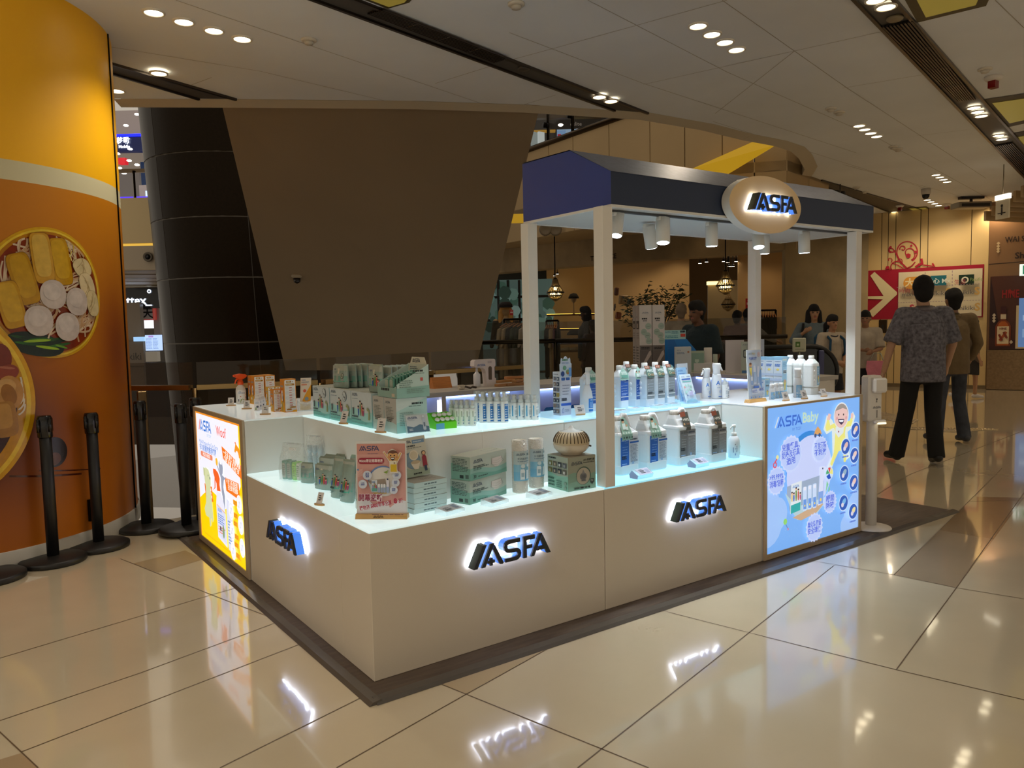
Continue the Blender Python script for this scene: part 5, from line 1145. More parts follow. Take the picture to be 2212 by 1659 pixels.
m.tube([(-.045, -.02, .06), (-.03, -.02, .045), (.03, -.02, .045), (.045, -.02, .06), (.045, .03, .075)], .0012, 'f4f8f8', 'gloss', 5); m.obj('holder', bh)
m = MB(); V = Vector((.08, .22, .97)).normalized(); o = Vector((-.034, -.008, .004)); th = Vector((0, .006, 0))
m.loft([[o, o + Vector((.06, 0, 0)), o + Vector((.06, 0, 0)) + th, o + th], [o + V * .19, o + V * .19 + Vector((.06, 0, 0)), o + V * .19 + Vector((.06, 0, 0)) + th, o + V * .19 + th]], 'e8d8c4', 'paper', False)
A = Art(m, o, (1, 0, 0), V, 'paper', .0003, .06, .19); A.logo(.08, .92, .03, '5878b8', 'e07050'); A.fine(.08, .84, .8, .89, 2, '7080a0'); A.rect(.08, .77, .6, .81, 'e08868'); A.poly([(.4, .45), (1, .8), (1, .3), (.5, .2), (.2, .3)], 'e8a020'); A.disk(.4, .6, .05, 'e06040', n=8); A.poly([(.0, .0), (1, 0), (1, .2), (.5, .1), (0, .25)], 'e8c040'); A.disk(.6, .35, .06, '90a0a8', n=8); m.obj('leaflet', bh)
MINT = '9fd0c4'; GRY = 'c8d0cc'
def wave(A, c, v=.4, amp=.07, top=False):
 P = [(k / 12, v + amp * math.sin(k / 12 * 5.2 + 1)) for k in range(13)]; A.poly([(0, 0), (1, 0)] + P[::-1], c)
def fam_box(F, oval=True):
 A = F['L']; A.rect(0, 0, 1, 1, 'c6ced0'); wave(A, 'a4d4d0', .45, .05); wave(A, '78c4bc', .18, .04); A.logo(.05, .86, .09, '56687c'); A.fine(.05, .77, .35, .80, 1, '8090a0')
 A.family(.45, .30, .46, 4); A.poly([(.84, .22), (.92, .22), (.92, .5), (.80, .58), (.78, .5), (.86, .45)], '98a070'); A.rect(.08, .32, .14, .52, '484e58')
 if oval: A.disk(.72, .80, .15, '404850', n=20); A.disk(.72, .80, .138, 'c6ced0', n=20); A.line([(.66, .88), (.70, .78), (.76, .78), (.74, .70)], .025, '404850')
 A.fine(.05, .24, .35, .29, 1, '384850', .9); A.fine(.05, .17, .6, .2, 1, '587078', .8); A.fine(.05, .06, .9, .12, 2, '689890')
 A = F['F']; A.rect(0, 0, 1, 1, 'bcd0d4'); wave(A, '98d4d4', .5, .04); A.fine(.15, .83, .8, .9, 1, '303c44', .9); A.fine(.15, .78, .8, .81, 1, '50606c'); A.fine(.1, .2, .8, .6, 10, '6a9098')
 A = F['T']; A.rect(0, 0, 1, 1, 'b8bcb0'); A.rect(0, .47, 1, .5, '6a6454')
fx = .355
yy = [(677.5, 713), (714.5, 759.6), (760, 804)]
lbm = ['mint wipe box with cartoon people, leftmost on the shelf, behind the leaflet holder', 'mint wipe box with cartoon people, second from the left on the left shelf', 'mint wipe box with cartoon people, third from the left, next to the grey boxes']
def yat(px_, z=HT, x=fx):
 d = ray(px_, 900); k = (x - CP.x) / d.x; return CP.y + d.y * k
for (a, b), l_ in zip(yy, lbm):
 y0, y1 = yat(b), yat(a); w = y1 - y0 - .004; h = .165
 carton('wipes_box', l_, .16, w, h, 'c4ced0', lambda F, o_=(a != 760): fam_box(F, o_), (fx + .08, (y0 + y1) / 2, HT), 0, 'box')
for (a, b), l_ in zip([(805.5, 829.6), (830, 856.5)], ['grey patterned mint box, left one of the two under the display tray', 'grey patterned mint box at the shelf corner under the display tray']):
 y0, y1 = yat(b), yat(a)
 def ga(F):
  A = F['L']; A.rect(0, 0, 1, 1, 'b4b0a8'); A.poly([(0, 0), (1, 0), (1, .25), (0, .4)], 'b0ccc8'); A.logo(.12, .84, .07, '58646c'); A.fine(.15, .45, .85, .75, 7, '8a8c84', .6, .4); A.fine(.2, .3, .8, .45, 3, '605c54', .7, .4)
  A = F['F']; A.rect(0, 0, 1, 1, 'd0dcda'); A.poly([(0, 0), (1, 0), (1, .99), (0, .62)], 'b8d8d4'); A.poly([(0, .0), (1, 0), (1, .4), (0, .3)], '9cd0cc'); A.fine(.5, .80, .9, .86, 1, '303c40', .9); A.fine(.4, .74, .9, .77, 1, '506068'); A.fine(.1, .2, .6, .6, 8, '88a8a4')
  F['T'].rect(0, 0, 1, 1, 'c8cac0')
 carton('wipes_box', l_, .155, y1 - y0 - .003, .155, 'c8ccc8', ga, (fx + .078, (y0 + y1) / 2, HT), 0, 'box')
ty = (yat(856.5) + yat(820)) / 2; tw = yat(818) - yat(859)
tr0 = thing('display_tray', 'cut-away display tray of wipe packs with a logo header, on top of the grey boxes', 'display tray', (fx + .082, ty, HT + .157), 0)
m = MB(); W2, D2 = .165, tw
m.box(-W2 / 2, W2 / 2, -D2 / 2, D2 / 2, 0, .003, '9cc0b4', 'paper'); m.prism([(-D2 / 2, 0), (D2 / 2, 0), (D2 / 2, .06), (D2 * .4, .045), (-D2 * .35, .045), (-D2 / 2, .055)], -W2 / 2, -W2 / 2 + .002, '9cb4a8', 'paper', 0)
for y in (-D2 / 2, D2 / 2 - .002): m.prism([(-W2 / 2, 0), (W2 / 2, 0), (W2 / 2, .145), (-W2 / 2, .06)], y, y + .002, 'c4dcd8', 'paper', 1)
m.box(W2 / 2 - .002, W2 / 2, -D2 / 2, D2 / 2, 0, .145, 'c4c8b8', 'paper')
m.prism([(-D2 * .4, .144), (D2 * .4, .144), (D2 * .3, .175), (-D2 * .3, .175)], W2 / 2 - .003, W2 / 2, 'd8d4c0', 'paper', 0)
A = Art(m, (W2 / 2 - .0032, D2 / 2, 0), (0, -1, 0), (0, 0, 1), 'paper', .0003, D2, .175); A.rect(0, .55, 1, .82, 'c8ccbc'); A.logo(.22, .86, .10, '303a50'); A.fine(.1, .62, .5, .76, 3, '506068'); A.rect(.8, .6, .92, .74, '8a4030')
A = Art(m, (-W2 / 2, -D2 / 2, 0), (1, 0, 0), (0, 0, 1), 'paper', .0003, W2, .145); A.poly([(0, 0), (1, 0), (1, .35), (0, .3)], '98c4bc'); A.fine(.5, .78, .9, .84, 1, '303838', .9); A.fine(.45, .72, .9, .75, 1, '506060'); A.rect(.72, .5, .8, .6, 'd06058'); A.fine(.08, .3, .5, .55, 4, '7a9890'); A.fine(.3, .12, .9, .28, 3, '88a8a0')
A = Art(m, (-W2 / 2, D2 / 2, 0), (0, -1, 0), (0, 0, 1), 'paper', .0003, D2, .05); A.rect(0, 0, 1, .9, '8aa89c'); A.fine(.2, .6, .7, .85, 1, '28302c', .9); A.rect(.75, .1, .9, .4, 'c8b8a0'); m.obj('tray', tr0)
for i in range(9):
 x = -W2 / 2 + .012 + i * .016; m = MB()
 for y in (-.022, .024): m.rbox(x, x + .012, y - .02, y + .02, .004, .085 + i * .004, '5a9484', 'foil', .003)
 A = Art(m, (x - .0003, .044, .004), (0, -1, 0), (0, 0, 1), 'foil', .0002, .088, .08); A.rrect(.04, .05, .4, .95, .1, 'a8bcb0'); A.rrect(.56, .05, .92, .95, .1, 'a8bcb0'); m.obj('wipe_pack', tr0)
def pouch(name, label, loc, w, h, d, rz, kind='family', lean=0, parent=None, col='8fa39a', zig=True):
 m = MB(); n = 10; rg = []
 for k, (z, dd, ww) in enumerate([(0, .5, .94), (.04, 1, 1), (.35, 1.0, .99), (.7, .75, .98), (.88, .4, .97), (.94, .08, .98), (1, .06, .97)]):
  R_ = []
  for j in range(n):
   x = -1 + 2 * j / (n - 1); R_.append((x * w / 2 * ww, -d / 2 * dd * (1 - abs(x) ** 3 * .75) + z * h * lean, z * h + (.006 * ((j % 2) * 2 - 1) if (zig and z == 1) else 0)))
  for j in range(n - 1, -1, -1):
   x = -1 + 2 * j / (n - 1); R_.append((x * w / 2 * ww, d / 2 * dd * (1 - abs(x) ** 3 * .75) + z * h * lean, z * h + (.006 * ((j % 2) * 2 - 1) if (zig and z == 1) else 0)))
  rg.append(R_)
 m.loft(rg, col, 'foil', True)
 def fn(u, v, hh):
  x = 2 * u - 1; dd = .5 if v < .01 else (1.0 if v < .4 else 1.0 - (v - .4) * 1.3); dd = max(.1, dd)
  return Vector((x * w / 2 * .96, -d / 2 * dd * (1 - abs(x) ** 3 * .75) + v * h * lean - hh - .0012, .01 + v * h * .9))
 A = Art(m, (0, 0, 0), (1, 0, 0), (0, 0, 1), 'foil', .0003, w, h * .9, fn)
 for i in range(6):
  for j in range(4):
   c = '4aa890' if j == 0 else ('78a89c' if j == 1 and i % 2 else ('9cabA4' if j < 3 else 'aab0a4'))  # greyer upper rows put the foil's reflection into the colour
   a, b = i / 6, (i + 1) / 6; e, f = j / 4, (j + 1) / 4; m.add([A.P(a, e), A.P(b, e), A.P(b, f), A.P(a, f)], [(0, 1, 2, 3)], c, 'foil', True)
 A.up(); A.logo(.08, .78, .07, '4a6088');
 if kind == 'family': A.rrect(.42, .64, .54, .86, .04, 'd0ccb8'); A.family(.62, .2, .5, 4); A.fine(.08, .1, .4, .2, 2, '2c5850')
 elif kind == 'tap': A.rrect(.42, .6, .54, .86, .04, 'd0ccb8'); A.disk(.75, .5, .14, '2a3430', n=14); A.disk(.75, .5, .12, 'a8b0a0', n=14); A.line([(.72, .58), (.75, .48), (.8, .45)], .03, '2a3430'); A.fine(.08, .1, .3, .2, 2, '2c5850')
 elif kind == 'plain': A.fine(.1, .4, .8, .7, 6, '88a0a4')
 elif kind == 'tall': A.fine(.1, .62, .6, .68, 1, '1c2422', .9); A.family(.5, .3, .3, 4); A.fine(.08, .22, .7, .28, 1, '0c2c28', .9); A.fine(.1, .1, .6, .2, 3, '2c7068')
 o = m.obj(name, parent, loc, rz)
 if not parent: tag(o, label, 'pouch')
 return o
zp = HT + .1655; xx = fx + .03
Lr = -PI / 2 + .12
pouch('foil_pouch', 'front foil pouch of the left stack standing on the mint boxes', (xx + .01, yat(724) + .0, zp), .150, .118, .032, Lr, 'tap')
for i in range(4): pouch('foil_pouch', 'foil pouch %s in the left stack on the mint boxes' % ['second', 'third', 'fourth', 'last'][i], (xx + .05 + i * .030, yat(724) - .012 - i * .004, zp), .145, .116, .030, Lr, 'plain', zig=True)
pouch('foil_pouch', 'front foil pouch with cartoon people in the right stack on the mint boxes', (xx + .01, yat(799) + .0, zp), .125, .128, .034, Lr, 'family')
for i in range(5): pouch('foil_pouch', 'foil pouch %s in the right stack on the mint boxes' % ['second', 'third', 'fourth', 'fifth', 'last'][i], (xx + .05 + i * .028, yat(799) - .012 - i * .003, zp), .122, .12, .028, Lr, 'plain', col='a8c4cc')
price_card(742, 916, HT, 'price card on a wooden foot in front of the mint family boxes', -1.15, 3, .042, .062); price_card(822, 935, HT, 'price card on a wooden foot in front of the grey patterned boxes', -1.0, 3, .042, .062)
an = thing('acrylic_notice', 'clear acrylic notice with a printed card at the shelf corner', 'notice', on(905, 936, HT, 0, .01), -.12)
m = MB(); V = Vector((0, .32, .95)); o = Vector((-.058, 0, 0)); th = Vector((0, .003, 0))
m.loft([[o, o + Vector((.116, 0, 0)), o + Vector((.116, 0, 0)) + th, o + th], [o + V * .088, o + V * .088 + Vector((.11, 0, 0)), o + V * .088 + Vector((.11, 0, 0)) + th, o + V * .088 + th]], 'e4ecec', 'film', False)
A = Art(m, o + Vector((.006, -.0006, .004)), (1, 0, 0), V, 'paper', .0004, .104, .078); A.rect(0, 0, 1, 1, 'ccd0d4'); A.poly([(0, 0), (1, 0), (1, .3), (.6, .45), (.3, .3), (0, .4)], '5c7890'); A.logo(.06, .78, .14, '4a5c88'); A.fine(.1, .7, .4, .73, 1, '7080a0'); A.rrect(.72, .1, .86, .8, .06, 'c0c8d4'); A.rect(.76, .3, .83, .55, '6a7888'); A.disk(.78, .9, .06, 'e0e8f0'); A.fine(.08, .08, .3, .24, 2, 'd8e0e8'); m.obj('card_sleeve', an)
m = MB(); m.box(-.058, .058, 0, .045, 0, .002, 'e4ecec', 'film'); m.obj('foot', an)
gt = thing('tablet_tray', 'bright green tray holding round white tubs on the shelf corner', 'tray', on(957, 926, HT, 0, .03), -.1)
m = MB(); pr = [(-.04, 0), (.06, 0), (.06, .068), (.03, .066), (.0, .045), (-.04, .03)]; m.prism(pr, -.052, .052, '6ae010', 'paper', 0); A = Art(m, (-.052, -.0402, 0), (1, 0, 0), (0, 0, 1), 'paper', .0003, .104, .03); A.rect(.0, .0, .4, .9, '60b0d8'); m.obj('tray', gt)
for r_, (y, z) in enumerate([(-.022, .041), (.012, .058)]):
 for i in range(4):
  m = MB(); m.lathe([(.0115, 0), (.012, .004), (.011, .007), (.001, .008)], 'f0f4f0', 'satin', 12); o = m.obj('tub', gt, (-.038 + i * .025, y, z)); o.rotation_euler = (.55, 0, 0)
def mist(loc, label, h, r, kind, grp=None):
 k = h / .13
 def art(mk):
  A = mk(r + .0002, .006, h * .62, 2.7)
  if kind == 'blue': lab(A, .02, 0, .98, 1, 'f0f2f4'); lab(A, .3, .02, .74, .98, '2f78c0'); A.text('ASFA', .32, .86, .09, 'e8f0f8', bold=.02, maxw=.38); [A.disk(.42, .68 - i * .13, .035, 'e8f0f8', n=8) for i in range(4)]; [A.fine(.5, .66 - i * .13, .7, .70 - i * .13, 1, 'b8d0e8', .7) for i in range(4)]; lab(A, .3, .12, .74, .18, 'f0f2f4'); A.fine(.78, .2, .96, .8, 7, '90b8c8')
  elif kind == 'green': lab(A, .02, 0, .98, 1, 'eef4ee'); A.rect(.3, .55, .36, .95, '506a30'); A.text('ASFA', .5, .78, .07, '5080a0', maxw=.35); A.fine(.45, .25, .8, .6, 5, '88b0a8'); lab(A, .4, .28, .96, .33, '80b8d0', 4); A.disk(.5, .12, .04, '5878a8', n=6); A.rect(.7, .08, .78, .16, '202428')
  else: lab(A, .02, 0, .98, 1, 'eef2f4'); A.text('ASFA', .4, .78, .08, '5088b0', maxw=.35); lab(A, .08, .2, .2, .95, '40a0d0', 2) if kind == 'cap' else None; A.fine(.35, .3, .8, .65, 6, '90a8b4'); A.rect(.45, .12, .53, .2, '38485c'); A.disk(.65, .16, .05, '70a8d8', n=8)
 r_ = bottle('mist_bottle', label, loc, [(r * .92, 0), (r, .002), (r, h * .66), (r * .93, h * .69), (r * .62, h * .71)], 'eceff0', art, lambda m: (m.lathe([(r * .74, h * .70), (r * .74, h * .80), (r * .4, h * .82), (r * .4, h * .9), (r * .48, h * .905), (r * .48, h * .985), (.001, h * .99)], 'e4e4e0', 'satin', 14)), group=grp, n=18, capname='spray_top')
 m = MB(); m.lathe([(r * .96, h * .68), (r * .96, h), (.001, h)], 'dfe8ea', 'film', 16); m.obj('clear_cover', r_)
 return r_
xs = [987, 997.5, 1009, 1021.5]
for row in (0, 1):
 for i, x in enumerate(xs): mist(on(x, 921, HT, row * .010, .019 + row * .04), [nth(i, 4) + ' of four small green-print bottles in the front row', nth(i, 4) + ' back-row bottle behind the four small green-print bottles'][row], .122, .0150, 'green', ['green print bottles, front row', 'green print bottles, back row'][row])
xs = [1043.5, 1059, 1074.5, 1090]
for row in (0, 1):
 for i, x in enumerate(xs): mist(on(x, 914, HT, row * .012, .019 + row * .045), [nth(i, 4) + ' of four taller blue-label spray bottles in the front row', nth(i, 4) + ' back-row bottle behind the four taller blue-label bottles'][row], .152, .0185, 'blue', ['blue label bottles, front row', 'blue label bottles, back row'][row])
xs = [1110.5, 1125.5, 1141, 1156]
for row in (0, 1):
 for i, x in enumerate(xs): mist(on(x, 908, HT, row * .012, .019 + row * .045), [nth(i, 4) + ' of four clear-capped bottles in front of the back kiosk post', nth(i, 4) + ' back-row clear-capped bottle beside the back kiosk post'][row], .125, .0175, 'cap', ['clear cap bottles near the post, front row', 'clear cap bottles near the post, back row'][row])
def tallbox(F):
 A = F['F']; A.rect(0, 0, 1, 1, 'd8dcec'); [A.rrect(.1 + .45 * (i % 2), .80, .46 + .45 * (i % 2), .87, .02, '3464b0') for i in range(2)]; A.fine(.2, .45, .95, .72, 4, '9098b0', .3); A.fine(.1, .33, .6, .40, 2, '303848', .9); A.rect(.05, .22, 1, .28, '3868d0'); A.line([(.15, .06), (.15, .13), (.22, .17), (.29, .13), (.29, .06), (.15, .06)], .008, '4868c0'); A.fine(.4, .08, .8, .14, 2, '8090b0')
 A = F['L']; A.rect(0, 0, 1, 1, 'd4d6e0'); A.fine(.1, .93, .8, .96, 1, '404858')
 RR = random.Random(9)
 for i in range(7):
  for j in range(2): A.rect(.1 + .43 * j, .80 - i * .125, .46 + .43 * j, .89 - i * .125, RR.choice(['3c4450', '8a7468', '50586c', '6a7080', 'a89040', '303848'])); A.rect(.18 + .43 * j, .82 - i * .125, .3 + .43 * j, .86 - i * .125, RR.choice(['c8c0b8', 'd8d4d0', '988070']))
p = on(1211, 898, HT); tbx = carton('tall_diffuser_box', 'tall narrow white box with small photos on its left side, by the back post', .070, .060, .225, 'd8dce8', tallbox, p + Vector((.036, .03, 0)), 0)
m = MB(); m.prism([(-.038, 0), (.038, 0), (.04, .07)] + [(.03 * math.cos(t_) * 1.1, .075 + .016 * abs(math.sin(3 * t_)) + .02 * math.sin(t_)) for t_ in [k * PI / 12 for k in range(13)]] + [(-.04, .07)], -.0332, -.0312, 'c8d8ec', 'paper', 1)
A = Art(m, (-.038, -.0334, 0), (1, 0, 0), (0, 0, 1), 'paper', .0003, .076, .1); A.fine(.2, .86, .8, .95, 1, '408060', .9); A.text('ASFA light', .16, .72, .08, '4068b8', maxw=.7); A.disk(.4, .5, .12, '68a088'); A.disk(.68, .28, .13, '88a068'); A.disk(.68, .22, .09, 'c07040', ry=.04); A.disk(.22, .2, .12, '2c4c90', ry=.14); A.rect(.75, .05, .98, .5, '68a0dc'); m.obj('header_card', None, p + Vector((.036, .03, .195)), 0, label='cloud-topped printed header card tucked into the tall white box', category='display card')
price_card(1254, 897, HT, 'wider price card on a wooden foot in front of the tall white box', -.1, 3, .062, .05)
bottle('trigger_bottle', 'white trigger spray bottle with a blue label left of the front kiosk post', on(1269, 893, HT, .0, .035), [(.03, 0), (.034, .004), (.034, .075), (.028, .11), (.017, .14), (.015, .15)], 'e8ecf0', lambda mk: (lambda A: (lab(A, .35, 0, 1, .95, '2f80d0'), A.text('ASFA', .5, .8, .09, 'e0ecf8', maxw=.4, bold=.02), A.fine(.45, .3, .9, .7, 6, 'b0d0f0'), lab(A, .35, .18, 1, .24, 'e8f0f8')))(mk(.0343, .008, .08, 2.0)), lambda m: (m.rbox(-.012, .014, -.011, .011, .148, .212, 'eef0f2', 'satin', .004), m.tube([(-.012, 0, .2), (-.024, 0, .2)], .006, 'e4e8ec'), m.tube([(-.014, 0, .185), (-.022, 0, .165), (-.018, 0, .15)], .004, 'e4e8ec')), sy=.7, capname='trigger_head')
def jugbox(loc, label, blue, rz=0, w=.072, d=.085, h=.235, tag_='teal', dots=True, grp=None):
 r = thing('refill_bottle', label, 'bottle', loc, rz, grp)
 m = MB(); sh = h * .72; body = 'e4ecf2'
 def sq(wx, dy, z, e=.012):
  P = []
  for cx, cy, a0 in ((wx / 2 - e, dy / 2 - e, 0), (-wx / 2 + e, dy / 2 - e, 90), (-wx / 2 + e, -dy / 2 + e, 180), (wx / 2 - e, -dy / 2 + e, 270)):
   for k in range(4): a = math.radians(a0 + k * 30); P.append((cx + e * math.cos(a), cy + e * math.sin(a), z))
  return P
 m.loft([sq(w * .94, d * .94, 0), sq(w, d, .004), sq(w, d, h * .17), sq(w * .97, d * .97, h * .18), sq(w * .97, d * .97, sh * .97), sq(w, d, sh), sq(w * .96, d * .96, sh + .006), sq(w * .55, d * .5, h * .86, .01), sq(w * .42, d * .38, h * .89, .01), sq(w * .42, d * .38, h * .9, .01)], body, 'satin', False)
 if dots:
  for z in (.3, .42, .54):
   m.ball((-w / 2 * .97, 0, h * z), .011, 'eef4f8', 'satin', 10, (.35, 1, 1))
 F = faces(m, w * .975, d * .975, h)
 A = F['F']; c = '2a5cb0' if blue else '8c9498'; A.rect(.06, .18, .94, .70, c); A.logo(.14, .64, .035, 'e0e8f0' if blue else '4a5258'); A.fine(.5, .6, .9, .62, 1, 'c0c8d0')
 for k in range(4): A.disk(.18, .52 - k * .06, .012, 'e0e8f0' if blue else 'd0d4d6', n=8); A.fine(.28, .515 - k * .06, .86, .535 - k * .06, 1, 'b0bccc', .6)
 A.fine(.12, .3, .8, .35, 2, '202830' if not blue else '88a8e0', .8); A.rect(.06, .255, .94, .275, 'e8ecee'); A.fine(.12, .2, .5, .23, 1, '90a0b0')
 m.obj('body', r)
 m = MB(); m.lathe([(.017, h * .9), (.0175, h * .905), (.0175, h * .985), (.015, h)], 'eef0ee', 'satin', 20); m.obj('cap', r)
 m = MB(); z0, z1 = h * .66, h * .93
 if tag_ == 'dark':
  P = [(-.03, z0 + .01), (-.01, z0), (.03, z0 + .0), (.03, z1 - .012), (.015, z1), (-.03, z1)]; f = lambda x, z, k=0: Vector((x, -d * (.52 - max(0, (z - h * .7) / h) * .95) - k, z))
  A = Art(m, (0, 0, 0), (1, 0, 0), (0, 0, 1), 'paper', .0006, 1, 1, lambda u, v, k: f(u, v, k)); A.poly([(-.030, z0 + .012), (-.012, z0), (.026, z0 + .006), (.026, z1 - .012), (.015, z1 - .002), (-.030, z1 - .002)], '5c7c74'); A.rect(-.034, z1 - .016, .006, z1 + .002, '8a4a34'); A.text('>99%', -.022, z1 - .034, .016, 'dce8e4', bold=.02, maxw=.044); A.disk(-.014, z0 + .02, .008, 'd8c890', n=10); A.disk(-.014, z0 + .02, .0055, '5c7c74', n=10); A.rect(-.002, z0 + .012, .022, z0 + .024, '8a7a60'); A.text('新裝', -.03, z1 - .012, .010, 'e8d8c8')
 else:
  A = Art(m, (0, 0, 0), (1, 0, 0), (0, 0, 1), 'paper', .0006, 1, 1, lambda u, v, k: Vector((u, -d * (.52 - max(0, (v - h * .7) / h) * .95) - k, v))); A.poly([(-.032, z0), (.032, z0), (.034, z1 - .03), (.0, z1 + .006), (-.034, z1 - .03)], 'a8d0c4')
  if tag_ == 'teal': A.text('99%', -.018, z1 - .034, .018, 'e8f4f0', bold=.02); A.rect(-.024, z0 + .012, .026, z0 + .028, '6aa898')
  else: [A.disk(-.02 + i * .02, z1 - .024, .006, 'd8a888', n=8) for i in range(3)]; [A.disk(-.02 + i * .02, z1 - .019, .005, '382828', n=8, ry=.003) for i in range(3)]; A.fine(-.028, z0 + .006, .03, z0 + .014, 1, '3c6058'); [A.rect(-.026 + i * .02, z1 - .05, -.012 + i * .02, z1 - .032, 'e0f0ec') for i in range(3)]
 m.obj('hang_tag', r); return r
zz = HT
jugbox(on(1300, 889, zz, -.02, .08), 'white refill bottle hidden mostly behind the front kiosk post', True, 0, dots=False, tag_='teal')
jugbox(on(1338.5, 882, zz, 0, .045), 'blue-labelled refill bottle with a pale 99% tag, right of the front post', True, 0, .068, .085, .235, 'teal')
jugbox(on(1371.5, 879, zz, 0, .045), 'blue-labelled refill bottle with cartoon people on its tag', True, 0, .066, .085, .235, 'people')
jugbox(on(1388, 876, zz, .03, .16), 'refill bottle at the back with only its dark tag and cap showing', False, 0, .066, .085, .245, 'dark')
jugbox(on(1403, 879, zz, .008, .045), 'grey-labelled refill bottle at the left of three in a row', False, 0, .066, .1, .245, 'dark'); jugbox(on(1427, 876, zz, .004, .045), 'grey-labelled refill bottle in the middle of three in a row', False, 0, .062, .1, .245, 'dark'); jugbox(on(1450, 873, zz, .002, .045), 'grey-labelled refill bottle at the right of three in a row', False, 0, .062, .1, .245, 'dark')
for x, y, l_ in [(1340, 892, 'clear acrylic price block in front of the blue-labelled bottles, nearest the front post'), (1371, 887, 'clear acrylic price block right of another in front of the blue-labelled bottles'), (1423, 881, 'clear acrylic price block in front of the left grey-labelled bottle'), (1452, 877, 'clear acrylic price block in front of the right grey-labelled bottles')]:
 wedge(x, y, HT, l_, 0, .078, .06, .014, True)
def brochure(px_, py_, w, h, label, c1, kind, dy=0, rz=0, lean=.28):
 r = thing('brochure_stand', label, 'brochure holder', on(px_, py_, HT, 0, .02 + dy), rz)
 m = MB(); V = Vector((0, math.sin(lean), math.cos(lean)));
 m.box(-w / 2, w / 2, -.012, -.01, 0, .05, 'cfe2f4', 'film'); m.box(-w / 2, w / 2, -.012, .05, 0, .002, 'cfe2f4', 'film'); o = Vector((-w / 2, .012, 0)); th = Vector((0, .002, 0))
 m.loft([[o, o + Vector((w, 0, 0)), o + Vector((w, 0, 0)) + th, o + th], [o + V * h, o + V * h + Vector((w, 0, 0)), o + V * h + Vector((w, 0, 0)) + th, o + V * h + th]], 'cfe2f4', 'film', False); m.obj('holder', r)
 m = MB(); o = Vector((-w * .46, .002, .004)); ww = w * .92; th = Vector((0, .004, 0))
 m.loft([[o, o + Vector((ww, 0, 0)), o + Vector((ww, 0, 0)) + th, o + th], [o + V * h, o + V * h + Vector((ww, 0, 0)), o + V * h + Vector((ww, 0, 0)) + th, o + V * h + th]], c1, 'paper', False)
 A = Art(m, o, (1, 0, 0), V, 'paper', .0004, ww, h)
 if kind == 'front':
  A.logo(.1, .9, .04, '6888b8'); A.logo(.6, .9, .04, '6888b8'); A.rrect(.08, .80, .92, .86, .03, '4c70b8'); A.rect(.1, .73, .9, .77, '70b0b0')
  for u, v, rr in [(.3, .6, .05), (.55, .62, .045), (.75, .58, .04), (.65, .48, .05), (.4, .45, .04), (.2, .38, .05)]: A.disk(u, v, rr, 'b0dcd4', n=12)
  for i in range(4): A.rect(.45 + i * .08, .2, .50 + i * .08, .36 + .02 * i, 'c8b8e4')
  A.poly([(0, 0), (1, 0), (1, .06), (.5, .14), (0, .06)], '78c0d0'); A.disk(.12, .55, .04, 'e0a8b0', n=8); A.disk(.9, .3, .03, '6080c0', n=8); A.disk(.2, .25, .03, '4058a0', n=8)
 elif kind == 'mid': A.logo(.1, .88, .05, '4878c8'); A.fine(.1, .7, .8, .84, 3, '4878c0'); A.disk(.2, .5, .05, 'e0e8f8', n=12); A.disk(.2, .38, .05, 'e0e8f8', n=12); A.disk(.2, .26, .05, 'e0e8f8', n=12); A.rect(.1, .02, .9, .12, '3060c0')
 else: A.logo(.3, .82, .06, '4a68a0'); A.fine(.2, .3, .8, .6, 4, 'a0b0c8')
 m.obj('leaflet', r); return r
brochure(1478, 868, .095, .215, 'pale card stand with a logo at the back of the three leaflet stands', 'd4dce4', 'back', .11, 0, .05)
brochure(1484, 870, .088, .20, 'light blue leaflet in the middle of the three leaflet stands', 'a0ccf0', 'mid', .06, 0, .22); brochure(1496, 872, .10, .17, 'white leaflet with small pictures at the front of the three leaflet stands', 'd4e4ee', 'front', .0, 0, .34)
def sprayer(loc, label, h=.2, r=.026, lower='e8ecf0', top='eef0f2', baby=False, rz=0, look=1):
 def art(mk):
  A = mk(r + .0004, 0, h * .55, 2.6)
  if baby: lab(A, 0, 0, 1, .78, '7ab4dc'); [A.disk(.1 + .27 * (i % 4), .1 + .2 * (i // 4) % .6, .06, 'd8ecf8', n=8) for i in range(8)]; A.fine(.1, .2, .4, .7, 6, 'e0ecf4')
  else: A.text('A', .12, .72, .22, '3078d0', bold=.02); A.fine(.2, .55, .5, .6, 1, '88a8d0'); A.disk(.5, .38, .085, '4080d0', n=16); A.disk(.5, .38, .072, 'f0f4f6', n=16); A.fine(.44, .34, .56, .42, 2, '4080d0'); A.disk(.8, .7, .07, '6898d8', n=14); A.disk(.8, .7, .058, 'f0f4f6', n=14); A.fine(.3, .1, .7, .16, 1, '3070c8', .8)
 o = bottle('mist_sprayer', label, loc, [(r * .9, 0), (r, .003), (r, h * .56), (r * .86, h * .66), (r * .8, h * .7)], lower, art, lambda m: (m.lathe([(r * .8, h * .68), (r * .72, h * .78), (r * .84, h * .88), (r * .9, h * .95), (r * .75, h), (.001, h)], top, 'satin', 18), m.prism([(look * r * .2, h), (look * r * 1.1, h * .97), (look * r * 1.0, h * .90), (look * r * .3, h * .86)][::look], -.008, .008, top, 'satin', 1), m.tube([(look * r * .9, 0, h * .92), (look * r * 1.5, 0, h * .82), (look * r * 1.75, 0, h * .78)], [.007, .006, .004], top, 'satin', 8), m.ball((look * r * 1.02, 0, h * .955), .005, '101418', 'gloss', 8)), rz, capname='trigger_head', n=20)
 return o
sprayer(on(1526, 862, HT, 0, .05), 'white continuous mist sprayer standing behind another, its trigger turned away', .185, .027, look=-1)
sprayer(on(1548, 862, HT, 0, .03), 'tall white mist sprayer with blue print and a raised trigger', .215, .030)
